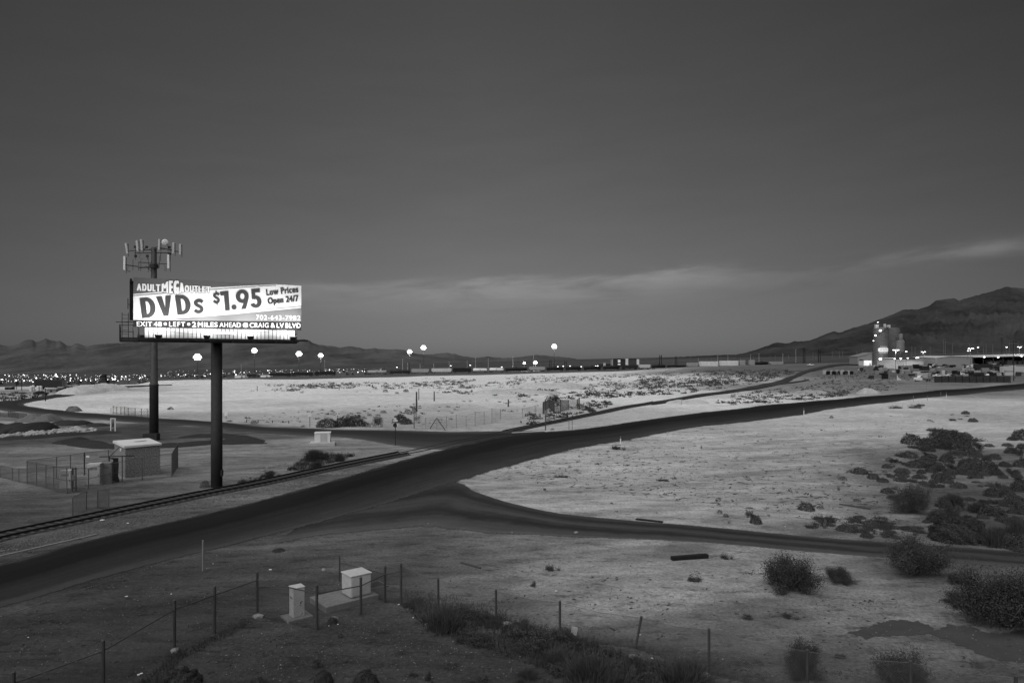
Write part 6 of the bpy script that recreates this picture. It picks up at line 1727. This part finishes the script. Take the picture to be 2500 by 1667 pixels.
def debris(name, label, n, m, seed, gen, l0, l1):
    r = random.Random(seed); V = []; Fc = []
    for k in range(n):
        px, py = gen(r); d_ = CAM * F / (py - HZ); x = (px - 1250) / F * d_; y = d_; z = float(gz(x, y)) + .012
        a = r.gauss(.2, 1.0); ln = l0 + (l1 - l0) * r.random() ** 3; w_ = ln * r.uniform(.05, .3)
        ca, sa = math.cos(a), math.sin(a); b_ = len(V); h = r.uniform(0, .06)
        V += [(x - ca * ln, y - sa * ln, z), (x - sa * w_, y + ca * w_, z + h), (x + ca * ln, y + sa * ln, z + h * .5), (x + sa * w_, y - ca * w_, z)]
        Fc.append((b_, b_ + 1, b_ + 2, b_ + 3))
    ob = MB().add(V, Fc).build(name, m); tag(ob, label, 'debris', kind='stuff')
_c = random.Random(77); CL = [(_c.uniform(0, 2500), _c.uniform(1400, 1655), _c.choice((18, 40, 70, 160))) for _ in range(90)]
debris('dead_twigs', 'dark dead twigs and weeds strewn thinly over the open dirt', 2600, mat('dead_weed', .05, .4, 2, .95), 31, lambda r: (lambda x, y, s: (x + r.gauss(0, s), y + r.gauss(0, s * .18)))(*r.choice(CL)), .015, .15)
debris('dead_weeds', 'dark dead weeds strewn over the pale triangle of dirt', 2600, MATS['dead_weed'], 32, lambda r: (lambda x: (x, r.uniform(1075 - (x - 1200) * .05, 1165 + (x - 1200) * .13)))(r.uniform(1210, 2250)), .05, .45)
debris('straw', 'pale straw and chips strewn over the near dirt', 1300, mat('straw', .15, .3, 2, .95), 33, lambda r: (r.uniform(500, 2500), 1400 + 265 * r.random()), .015, .07)
# ---------------------------------------------------------------- desert plants
LEAFD = mat('creosote_leaf', .055, .45, 1.5, .9); LEAFM = mat('saltbush_leaf', .068, .4, 1.5, .9); LEAFL = mat('pale_brush_leaf', .085, .4, 1.5, .9); DRY = mat('dry_grass_blade', .065, .45, 2, .9); TWIG = mat('dry_twig', .085, .4, 4, .9)
def _quads(c, ax, ay):
    """leaf quads around centres c with half axes ax, ay: arrays (n,3)"""
    v = np.stack([c - ax, c + ay * .55, c + ax, c - ay * .55], 1).reshape(-1, 3)
    f = np.arange(len(v)).reshape(-1, 4)
    return v, f
def unit(n, r):
    v = r.normal(size=(n, 3)); return v / np.linalg.norm(v, axis=1)[:, None]
def bush_mesh(kind, seed, n):
    r = np.random.default_rng(seed)
    stems = MB(); C = []; D = []; S = []
    if kind in ('creosote', 'brush'):
        nb = 26 if kind == 'creosote' else 16
        for k in range(nb):
            a = r.uniform(0, 6.283); el = r.uniform(.12, 1.0) ** .8 * 1.15 if kind == 'creosote' else r.uniform(.3, 1.35)
            ln = r.uniform(.65, 1.05) * (1.0 if kind == 'creosote' else r.uniform(.5, 1))
            p = np.array([r.normal() * .05, r.normal() * .05, 0.0]); d = np.array([math.cos(a) * math.sin(el), math.sin(a) * math.sin(el), math.cos(el)])
            pts = [p]
            for q in range(5):
                d = d + r.normal(size=3) * .16 + np.array([0, 0, .02]); d /= np.linalg.norm(d)
                p = p + d * ln / 5; p[2] = max(p[2], .02); pts.append(p)
            stems.path([tuple(x) for x in pts], .011, 3)
            m = n // nb
            t = r.uniform(.35, 1, m) ** .7; i = np.minimum((t * 5).astype(int), 4); f = t * 5 - i
            P = np.array(pts); c = P[i] * (1 - f)[:, None] + P[i + 1] * f[:, None] + r.normal(size=(m, 3)) * (.075 if kind == 'creosote' else .05) * (0.5 + t[:, None])
            C.append(c); D.append(unit(m, r)); S.append(r.uniform(.008, .017, m) * (1 if n > 3000 else 2.2))
            for q in range(7):
                j = r.integers(2, 6); e = P[j] + r.normal(size=3) * .15; stems.tube(tuple(P[j]), tuple(np.maximum(e, [-9, -9, .02])), .006, .003, 3)
    elif kind == 'dome':
        u = unit(n, r); u[:, 2] = np.abs(u[:, 2]); rad = r.uniform(.55, 1.0, n) ** .45
        lump = 1 + .11 * np.sin(u[:, 0] * 5 + seed) * np.sin(u[:, 1] * 6 + seed * 2) + .06 * np.sin(u[:, 0] * 13 + u[:, 2] * 9)
        c = u * rad[:, None] * lump[:, None]
        c[:, 2] *= .9
        C.append(c); D.append(u + unit(n, r) * .8); S.append(r.uniform(.014, .030, n) * (1 if n > 3000 else 2.0))
        for k in range(14):
            a = r.uniform(0, 6.28); el = r.uniform(.1, 1.3); stems.tube((0, 0, 0), (math.sin(el) * math.cos(a) * 1.02, math.sin(el) * math.sin(a) * 1.02, math.cos(el) * .98), .01, .004, 3)
    elif kind == 'grass':
        a = r.uniform(0, 6.283, n); el = np.abs(r.normal(size=n)) * .45; ln = r.uniform(.45, 1.05, n); b = r.normal(size=(n, 3)) * .16; b[:, 2] = 0
        d = np.stack([np.sin(el) * np.cos(a), np.sin(el) * np.sin(a), np.cos(el)], 1)
        tip = b + d * ln[:, None]; tip[:, 2] -= .12 * el
        w_ = np.cross(d, unit(n, r)) * .010
        v = np.stack([b - w_, b + w_, tip + w_ * .3, tip - w_ * .3], 1).reshape(-1, 3); v[:, 2] = np.maximum(v[:, 2], 0)
        return v, np.arange(len(v)).reshape(-1, 4), None
    elif kind == 'scrub':
        m = 9
        for k in range(m):
            o = np.array([r.normal() * .40, r.normal() * .30, 0]); s = r.uniform(.3, .6); q = n // m
            u = unit(q, r); u[:, 2] = np.abs(u[:, 2]) * .75; c = o + u * (np.abs(r.normal(size=q)) * .55 * s)[:, None]
            C.append(c); D.append(u + unit(q, r)); S.append(r.uniform(.012, .030, q) * (1 if n > 3000 else 1.6))
            for q2 in range(3): e = o + unit(1, r)[0] * s * 1.1; stems.tube(tuple(o), (e[0], e[1], abs(e[2])), .008, .003, 3)
    C = np.concatenate(C); D = np.concatenate(D); S = np.concatenate(S)
    C[:, 2] = np.maximum(C[:, 2], .01)
    D /= np.linalg.norm(D, axis=1)[:, None]
    t = np.cross(D, unit(len(C), r)); t /= np.linalg.norm(t, axis=1)[:, None] + 1e-9; b = np.cross(D, t)
    v, f = _quads(C, t * S[:, None] * 1.4, b * S[:, None] * 1.3)
    return v, f, stems
PROTO = {}
def proto(kind, seed, n, m, big):
    key = (kind, seed, n, big, m.name)
    if key not in PROTO:
        v, f, st = bush_mesh(kind, seed, n)
        ob = mesh_np('foliage', v, f, m); me = ob.data
        bpy.data.objects.remove(ob)
        sm_ = None
        if st is not None and big:
            o2 = st.build('stems', TWIG); sm_ = o2.data; bpy.data.objects.remove(o2)
        PROTO[key] = (me, sm_)
    return PROTO[key]
BR = random.Random(21)
NAMES = {'creosote': 'creosote_bush', 'dome': 'saltbush', 'brush': 'brush_bush', 'grass': 'grass_clump', 'scrub': 'low_shrub'}
FIRST = {}
def plant(kind, px, py, wpx, hpx, label, group=None, m=None, big=False, n=None, p=None):
    p = p or gp(px, py); k = p.y / F
    rx = wpx / 2 * k; hz_ = hpx * k
    m = m or {'creosote': LEAFD, 'dome': LEAFM, 'brush': LEAFL, 'grass': DRY, 'scrub': LEAFM}[kind]
    n = n or (24000 if big else 1700 if wpx > 25 else 700)
    me, sm_ = proto(kind, BR.randrange(4) if not big else BR.randrange(3), n, m, big)
    nm = NAMES[kind]
    if big:
        t = empty(nm, p); o = bpy.data.objects.new('foliage', me); COL.objects.link(o); o.parent = t
        if sm_: s = bpy.data.objects.new('stems', sm_); COL.objects.link(s); s.parent = t
    else:
        t = bpy.data.objects.new(nm, me); COL.objects.link(t); t.location = p
    t.location.z -= .02
    t.rotation_euler = (0, 0, BR.uniform(0, 6.28))
    if kind == 'scrub': t.rotation_euler = (0, 0, BR.choice((0, math.pi)) + BR.uniform(-.4, .4))
    hs = hz_ / (.95 if kind in ('dome', 'creosote', 'grass') else .9 if kind == 'brush' else .42)
    rs = rx / (.88 if kind == 'creosote' else 1.0 if kind != 'grass' else .55)
    t.scale = (rs, rs * BR.uniform(.85, 1.1), hs)
    return tag(t, label, 'shrub' if kind != 'grass' else 'grass clump', group)
B_ = dict(big=True)
plant('creosote', 1930, 1441, 160, 88, 'big round creosote bush alone in the open dirt below the side track', **B_)
plant('creosote', 2045, 1421, 76, 38, 'ragged dark low shrub just right of the big round creosote bush', m=LEAFD, big=True)
plant('creosote', 2240, 1404, 172, 92, 'big dark hazy bush standing on the lower edge of the side track', m=LEAFM, **B_)
plant('creosote', 2450, 1528, 215, 142, 'largest darkest bush at the right edge of the photo', n=30000, **B_)
plant('creosote', 2335, 1424, 50, 28, 'small dark tuft left of the largest dark bush', **B_); plant('creosote', 2345, 1478, 96, 34, 'dark trailing growth at the left foot of the largest dark bush', m=LEAFD, **B_)
plant('creosote', 1962, 1650, 118, 88, 'dark round bush behind the fence post at the bottom right', **B_)
plant('creosote', 2208, 1692, 160, 104, 'spiky open bush cut by the bottom edge at the right', m=LEAFM, **B_)
plant('creosote', 2232, 1252, 98, 70, 'pale open twiggy bush standing at the front of the scrub patch', m=LEAFL, n=24000, **B_)
plant('brush', 2320, 1278, 100, 56, 'pale feathery bush right of the twiggy bush in the scrub patch', **B_); plant('dome', 2330, 1316, 110, 52, 'dark rounded bush by the pale boulder in the scrub patch', m=LEAFD, **B_); plant('dome', 2365, 1306, 62, 50, 'tall rounded bush just right of the pale boulder', m=LEAFD, **B_)
plant('grass', 2425, 1333, 60, 50, 'pale grass tuft on the upper edge of the side track at the right', big=False, n=700); plant('grass', 2480, 1320, 60, 60, 'pale tall grass tuft at the right edge above the side track', n=700); plant('dome', 2490, 1342, 60, 30, 'dark low bush at the right edge of the side track', m=LEAFD)
plant('dome', 1968, 1244, 46, 20, 'wide dark domed bush on the open sand, left of a small one'); plant('dome', 2003, 1241, 19, 10, 'small dark domed bush right beside the wide domed one'); plant('dome', 2099, 1156, 38, 17, 'dark pointed domed bush on the open sand'); plant('dome', 2073, 1152, 12, 6, 'tiny bush at the left foot of the pointed domed bush')
plant('dome', 2057, 1172, 22, 11, 'lone round bush below the pointed domed bush'); plant('dome', 2059, 1180, 10, 5, 'tiny bush just below the lone round bush'); plant('dome', 2093, 1224, 20, 8, 'low flat domed bush on the sand left of the twiggy bush'); plant('brush', 1980, 1213, 14, 13, 'small wispy plant above the wide domed bush'); plant('brush', 2047, 1197, 18, 13, 'small wispy plant with a white scrap at its left'); plant('dome', 2030, 1021, 10, 8, 'single small bush on the verge sand beyond the white marker')
plant('dome', 1845, 1277, 34, 22, 'dark round bush above the side track with a clump behind it', m=LEAFD); plant('brush', 1830, 1262, 40, 24, 'ragged pale brush behind the dark round bush above the side track'); plant('dome', 1772, 1262, 14, 11, 'small round bush, lower right of a pair left of the ragged brush'); plant('dome', 1757, 1252, 14, 10, 'small round bush, upper left of a pair left of the ragged brush'); plant('brush', 1780, 1277, 16, 9, 'small spiky plant just above the side track edge')
plant('scrub', 1508, 1096, 40, 12, 'low dark shrub at the foot of the white-sleeved marker post', m=LEAFD); plant('brush', 1712, 1096, 12, 12, 'little dry spray on the pale triangle of dirt')
plant('scrub', 1370, 1165, 40, 8, 'faint low growth on the triangle near the junction', m=LEAFL); plant('scrub', 1615, 1174, 46, 6, 'flat dark debris-like growth in the middle of the triangle', m=LEAFD)
plant('brush', 1303, 1432, 26, 20, 'small dark wispy plant in the dirt right of the fence'); plant('scrub', 1770, 1362, 28, 14, 'small dark shrub under the side track right of the sleeper', m=LEAFD); plant('scrub', 1345, 1390, 36, 16, 'low dull growth beside a small pale stone'); plant('scrub', 1700, 1416, 50, 14, 'faint low growth left of the big creosote bush'); plant('scrub', 1820, 1508, 50, 9, 'dark twiggy patch in the dirt above the fence, left of a smaller one', m=LEAFD); plant('scrub', 1925, 1505, 40, 12, 'dark twiggy patch in the dirt above the fence, right of another', m=LEAFD); plant('scrub', 2055, 1604, 40, 12, 'small dark tuft above the spiky bush at the bottom', m=LEAFD)
plant('dome', 500, 1190, 24, 20, 'dark bush at the foot of the billboard pole', m=LEAFD); plant('scrub', 592, 1178, 34, 12, 'dark low shrub by the spur right of the billboard pole', m=LEAFD); plant('scrub', 620, 1172, 24, 10, 'second dark low shrub by the spur right of the billboard pole', m=LEAFD)
plant('grass', 0, 0, 1, 1, '', p=gp(300, 1700)) if False else None
plant('dome', 445, 1690, 100, 62, 'black spiky bush at the bottom edge left of centre', m=LEAFD, **B_); plant('dome', 630, 1680, 50, 30, 'small black bush at the bottom edge below the fence corner', m=LEAFD); plant('dome', 790, 1668, 44, 34, 'black bush on the bottom edge, left of a bigger one', m=LEAFD, **B_); plant('dome', 892, 1678, 62, 44, 'black rounded bush on the bottom edge, the bigger of two', m=LEAFD, **B_); plant('brush', 1046, 1662, 36, 34, 'dark ragged plant on the bottom edge right of the rounded one', m=LEAFD); plant('brush', 775, 1628, 52, 36, 'blurry dark wispy plant above the black bushes at the bottom'); plant('scrub', 1005, 1650, 30, 14, 'small dark shrub near the bottom edge', m=LEAFD); plant('dome', 830, 1556, 18, 14, 'little black plant below the round pale rock', m=LEAFD); plant('dome', 680, 1345, 30, 8, 'low dark smudge of growth on the near road shoulder', m=LEAFD); plant('dome', 812, 1520, 26, 16, 'dark plant behind the round pale rock', m=LEAFD)
# mid field
for i, (px, py, w_, h, kd, m, lab) in enumerate([(800, 1043, 58, 24, 'dome', LEAFM, 'leftmost broad grey bush of the row beyond the side road'), (836, 1041, 40, 26, 'dome', LEAFM, 'grey bush, second of the row beyond the side road'), (866, 1040, 56, 28, 'dome', LEAFM, 'tallest broad grey bush of the row beyond the side road'), (850, 1040, 36, 22, 'dome', LEAFD, 'dark bush squeezed in the row beyond the side road'), (895, 1042, 22, 14, 'dome', LEAFM, 'small grey bush ending the left row beyond the side road'), (922, 1043, 34, 30, 'creosote', LEAFD, 'dark tall bush alone right of the grey row beyond the side road'),
    (976, 1031, 36, 22, 'dome', LEAFD, 'dark bush behind the stop sign'), (992, 1035, 30, 16, 'dome', LEAFM, 'grey round bush just right of the stop sign'), (1018, 1031, 24, 24, 'creosote', LEAFD, 'dark upright bush right of the thin post in the far verge'), (1011, 1010, 14, 22, 'dome', LEAFD, 'dark bushy plant around the thin post in the field'), (996, 1009, 20, 12, 'dome', LEAFD, 'small dark bush left of the thick wooden pole'), (936, 1008, 18, 7, 'dome', LEAFM, 'small dark bush on the pale bank above the grey row'), (850, 1017, 14, 6, 'dome', LEAFM, 'small bush on the bank, left one above the grey row'), (876, 1016, 10, 5, 'dome', LEAFM, 'small bush on the bank, middle one above the grey row'), (902, 1015, 12, 6, 'dome', LEAFM, 'small bush on the bank, right one above the grey row'),
    (1340, 1035, 24, 20, 'creosote', LEAFD, 'dark notched bush beside the thin pole at the rail spur'), (1353, 992, 50, 32, 'creosote', LEAFD, 'largest dark bush in the field behind the gate panels'), (1374, 1026, 12, 7, 'dome', LEAFM, 'small bush on the spur bank right of the notched bush'), (1398, 1018, 10, 7, 'brush', LEAFM, 'small bush above the spur, right of another'), (1349, 1051, 12, 7, 'dome', LEAFM, 'small bush on the near side of the spur by the pale edge'), (941, 957, 16, 8, 'dome', LEAFM, 'round bush in the pale field, left of a darker one'), (991, 957, 14, 8, 'dome', LEAFD, 'darker round bush in the pale field'), (969, 961, 12, 5, 'dome', LEAFM, 'small round bush between two others in the pale field'), (1790, 972, 22, 12, 'creosote', LEAFD, 'dark bush by the white concrete marker at the rail grade'), (1791, 988, 20, 8, 'dome', LEAFM, 'flat bush on the sand bank by the main road'), (417, 1000, 12, 8, 'dome', LEAFD, 'right one of two dark bushes on the pale field behind the poles'), (412, 1000, 8, 6, 'dome', LEAFD, 'left one of two dark bushes on the pale field behind the poles'), (560, 1029, 18, 6, 'scrub', LEAFD, 'low shrub on the far verge right of the billboard pole'), (620, 1034, 18, 9, 'dome', LEAFD, 'dark bush at the left end of the low guard rail'), (740, 1042, 12, 5, 'dome', LEAFM, 'small bush in front of the plain white sign')]):
    plant(kd, px, py, w_, h, lab, m=m)
def inpoly(x, y, P):
    c = False; j = len(P) - 1
    for i in range(len(P)):
        if (P[i][1] > y) != (P[j][1] > y) and x < (P[j][0] - P[i][0]) * (y - P[i][1]) / (P[j][1] - P[i][1]) + P[i][0]: c = not c
        j = i
    return c
def scatter(P, n, kinds, w0, w1, hr, label, group, mats):
    x0, x1 = min(p[0] for p in P), max(p[0] for p in P); y0, y1 = min(p[1] for p in P), max(p[1] for p in P); k = 0; tries = 0
    while k < n and tries < 9000:
        tries += 1
        px, py = BR.uniform(x0, x1), BR.uniform(y0, y1)
        if not inpoly(px, py, P): continue
        p = gp(px, py); kd = BR.choice(kinds); w_ = (w0 + (w1 - w0) * BR.random() ** 1.6) * F / p.y
        plant(kd, px, py, w_, w_ * hr * BR.uniform(.7, 1.2) * (.6 if kd == 'scrub' else 1.5 if kd == 'grass' else 1), label, group, BR.choice(mats) if kd != 'grass' else DRY, n=700 if w_ < 20 else 1700, p=p); k += 1
scatter([(2165, 1125), (2260, 1085), (2400, 1110), (2500, 1120), (2500, 1230), (2330, 1190), (2200, 1190)], 112, ('dome', 'dome', 'dome', 'brush', 'scrub'), .8, 2.3, .48, 'low dark bush in the dense scrub patch above the side track', 'bushes of the dense scrub patch', (LEAFD, LEAFM, LEAFM))
scatter([(2215, 1072), (2290, 1060), (2380, 1066), (2390, 1092), (2310, 1098), (2230, 1094)], 30, ('dome', 'creosote', 'scrub'), 1.4, 3.4, .45, 'dark bush in the upper thicket of the scrub', 'bushes of the upper thicket', (LEAFD,))
scatter([(2330, 1200), (2500, 1230), (2500, 1330), (2400, 1330), (2290, 1320), (2250, 1270)], 44, ('dome', 'brush', 'dome', 'grass', 'dome'), .6, 1.9, .40, 'grey bush in the scrub between the twiggy bush and the right edge', 'bushes at the right edge scrub', (LEAFD, LEAFM, LEAFM))
scatter([(1920, 1285), (2020, 1262), (2110, 1250), (2250, 1290), (2280, 1322), (2100, 1312), (1950, 1296)], 46, ('scrub', 'scrub', 'brush', 'dome'), .5, 1.7, .36, 'small low shrub along the upper edge of the side track', 'shrubs along the side track', (LEAFM, LEAFD, LEAFM))
scatter([(2130, 1165), (2190, 1120), (2190, 1230), (2150, 1230)], 14, ('dome', 'dome', 'scrub'), .5, 1.5, .45, 'small dark bush on the sandy left fringe of the scrub patch', 'bushes on the sandy fringe', (LEAFD, LEAFM))
scatter([(2260, 1012), (2380, 1008), (2390, 1030), (2260, 1030)], 10, ('dome', 'scrub'), .8, 2.2, .4, 'small bush on the pale sand above the thicket', 'bushes on the upper sand', (LEAFD, LEAFM))
scatter([(2150, 985), (2260, 990), (2230, 998), (2150, 998)], 6, ('scrub',), 1.5, 3.5, .4, 'low flat shrub on the verge of the main road', 'shrubs on the road verge', (LEAFM,))
scatter([(2380, 1100), (2500, 1060), (2500, 1120)], 10, ('dome', 'creosote'), 1.2, 3.0, .5, 'dark bush near the right edge above the scrub patch', 'dark bushes at the upper right edge', (LEAFD,))
scatter([(2250, 1045), (2330, 1050), (2340, 1060), (2260, 1062)], 6, ('dome', 'scrub'), 1.0, 2.4, .4, 'dull bush between the sand and the upper thicket', 'bushes above the thicket', (LEAFM,))
BRUSH = [(985, 1475), (1050, 1470), (1150, 1495), (1230, 1520), (1330, 1540), (1450, 1575), (1560, 1610), (1700, 1650), (1740, 1690), (1500, 1690), (1350, 1640), (1220, 1600), (1100, 1560), (1010, 1510)]
scatter(BRUSH, 84, ('brush', 'scrub', 'creosote', 'scrub', 'creosote', 'brush', 'grass'), .7, 2.2, .30, 'dark tangled brush along the foot of the sagging fence', 'brush along the sagging fence', (LEAFD, LEAFD, LEAFM))
scatter([(1000, 1668), (1250, 1650), (1480, 1668), (1480, 1720), (1000, 1720)], 12, ('grass', 'brush'), .5, 1.2, .32, 'dull grass and brush at the bottom edge below the dark brush', 'brush on the bottom edge', (LEAFM,))
scatter([(700, 1150), (740, 1120), (800, 1108), (870, 1112), (830, 1128), (760, 1150)], 20, ('grass', 'brush', 'scrub'), .8, 2.2, .4, 'dark weedy growth between the rock row and the spur', 'weeds beside the spur', (LEAFM, LEAFD))
scatter([(560, 1168), (640, 1158), (690, 1150), (700, 1160), (600, 1178)], 8, ('grass', 'scrub'), .5, 1.2, .4, 'short weeds beside the rock row', 'weeds by the rock row', (LEAFM,))
scatter([(1420, 1000), (1480, 985), (1500, 995), (1440, 1010)], 6, ('brush', 'scrub'), 2, 4, .4, 'pale grey brush right of the gate panels', 'brush right of the gate panels', (LEAFM,))
scatter([(1850, 985), (2000, 965), (2150, 950), (2200, 950), (2120, 960), (1980, 975), (1880, 985)], 22, ('dome', 'scrub', 'brush'), 1.2, 3.4, .45, 'dark bush on the rough ground between yard and main road', 'bushes between the yard and the main road', (LEAFD, LEAFM))
# the countless far scrub and the thin ground cover
def far_scrub():
    r = np.random.default_rng(8); V = []; Fc = []; nv = 0
    def clump(p, s, h, k):
        nonlocal nv
        c = r.normal(size=(k, 3)) * [.42, .42, .3]; c[:, 2] = np.abs(c[:, 2]); c = c * [s, s, h] + [p.x, p.y, p.z]
        t = unit(k, r) * s * .26; b = unit(k, r) * s * .24
        v, f = _quads(c, t, b); V.append(v); Fc.append(f + nv); nv += len(v)
    def region(P, n, s0, s1, thr, ns):
        x0, x1 = min(p[0] for p in P), max(p[0] for p in P); y0, y1 = min(p[1] for p in P), max(p[1] for p in P); k = 0; tries = 0
        while k < n and tries < n * 12:
            tries += 1
            px, py = r.uniform(x0, x1), r.uniform(y0, y1)
            if not inpoly(px, py, P): continue
            if float(fbm(np.array([px * .35 + py * 1.0]), np.array([py * 4.0]), ns, 77)[0]) < thr: continue
            p = gp(px, py)
            if p.y > 900: continue
            s = s0 + (s1 - s0) * r.random() ** 2.5; clump(p, s, s * r.uniform(.5, .8), 26 if p.y < 250 else 16); k += 1
    region([(560, 952), (800, 935), (1000, 930), (1300, 926), (1620, 908), (1860, 905), (1960, 908), (1800, 945), (1620, 968), (1380, 975), (1000, 955), (760, 960)], 1150, .5, 1.9, .47, 30)
    region([(1560, 916), (1700, 906), (1880, 902), (1960, 906), (1850, 935), (1700, 945), (1560, 950)], 900, .7, 2.3, .40, 26)
    region([(1000, 925), (1300, 918), (1560, 912), (1560, 925), (1300, 935), (1000, 942)], 420, .6, 1.8, .42, 30)
    region([(640, 940), (860, 936), (1000, 942), (900, 948), (700, 950)], 160, .6, 1.7, .42, 20)
    region([(1750, 985), (1850, 955), (2000, 935), (2200, 940), (2150, 958), (1900, 985)], 330, .5, 1.6, .42, 20)
    region([(560, 1030), (640, 1010), (1000, 985), (1300, 965), (1320, 990), (1100, 1040), (760, 1036)], 130, .25, .8, .5, 20)
    region([(1280, 1000), (1480, 975), (1500, 990), (1290, 1040)], 120, .4, 1.3, .42, 18)
    region([(1180, 1170), (1560, 1080), (1950, 1030), (2300, 1000), (2200, 1120), (1900, 1270), (1500, 1250)], 90, .12, .4, .5, 16)
    region([(1960, 925), (2060, 905), (2480, 900), (2480, 925), (2240, 935), (2000, 948)], 420, .5, 1.5, .40, 14)
    region([(0, 960), (130, 955), (90, 975), (0, 980)], 60, .6, 1.8, .35, 20)
    ob = mesh_np('desert_scrub', np.concatenate(V), np.concatenate(Fc), LEAFM); tag(ob, 'countless small dark scrub dots over the far pale field', 'scrub', kind='stuff')
far_scrub()
def ground_cover():
    r = np.random.default_rng(9); V = []; k = 0
    for P, n, h0, h1, w_ in ((BRUSH, 5200, .1, .45, .012), ([(985, 1440), (1080, 1450), (1230, 1490), (1240, 1520), (1040, 1490), (960, 1470)], 900, .05, .25, .012), ([(320, 1690), (420, 1600), (520, 1555), (600, 1515), (620, 1520), (540, 1560), (440, 1612), (380, 1690)], 1300, .05, .25, .01), ([(700, 1152), (740, 1122), (800, 1110), (870, 1114), (830, 1128), (760, 1150)], 2200, .1, .5, .02), ([(1330, 1505), (1480, 1540), (1740, 1610), (1960, 1680), (1900, 1690), (1700, 1630), (1450, 1560)], 350, .03, .12, .012)):
        x0, x1 = min(p[0] for p in P), max(p[0] for p in P); y0, y1 = min(p[1] for p in P), max(p[1] for p in P); c = 0
        while c < n:
            px, py = r.uniform(x0, x1), r.uniform(y0, y1)
            if not inpoly(px, py, P): continue
            d = CAM * F / (py - HZ); x = (px - 1250) / F * d; z = float(gz(x, d)); c += 1
            h = r.uniform(h0, h1); a = r.uniform(0, 6.28); l = r.normal(size=2) * h * .5; ww = w_ * r.uniform(.6, 1.4)
            V += [(x - ww * math.cos(a), d - ww * math.sin(a), z - .02), (x + ww * math.cos(a), d + ww * math.sin(a), z - .02), (x + l[0] + ww * .3, d + l[1], z + h), (x + l[0] - ww * .3, d + l[1], z + h)]
    ob = mesh_np('dry_grass', V, np.arange(len(V)).reshape(-1, 4), mat('grey_weed_blade', .05, .5, 1.5, .9)); tag(ob, 'thin dark dry grass under the fences and beside the spur', 'grass', kind='stuff')
ground_cover()
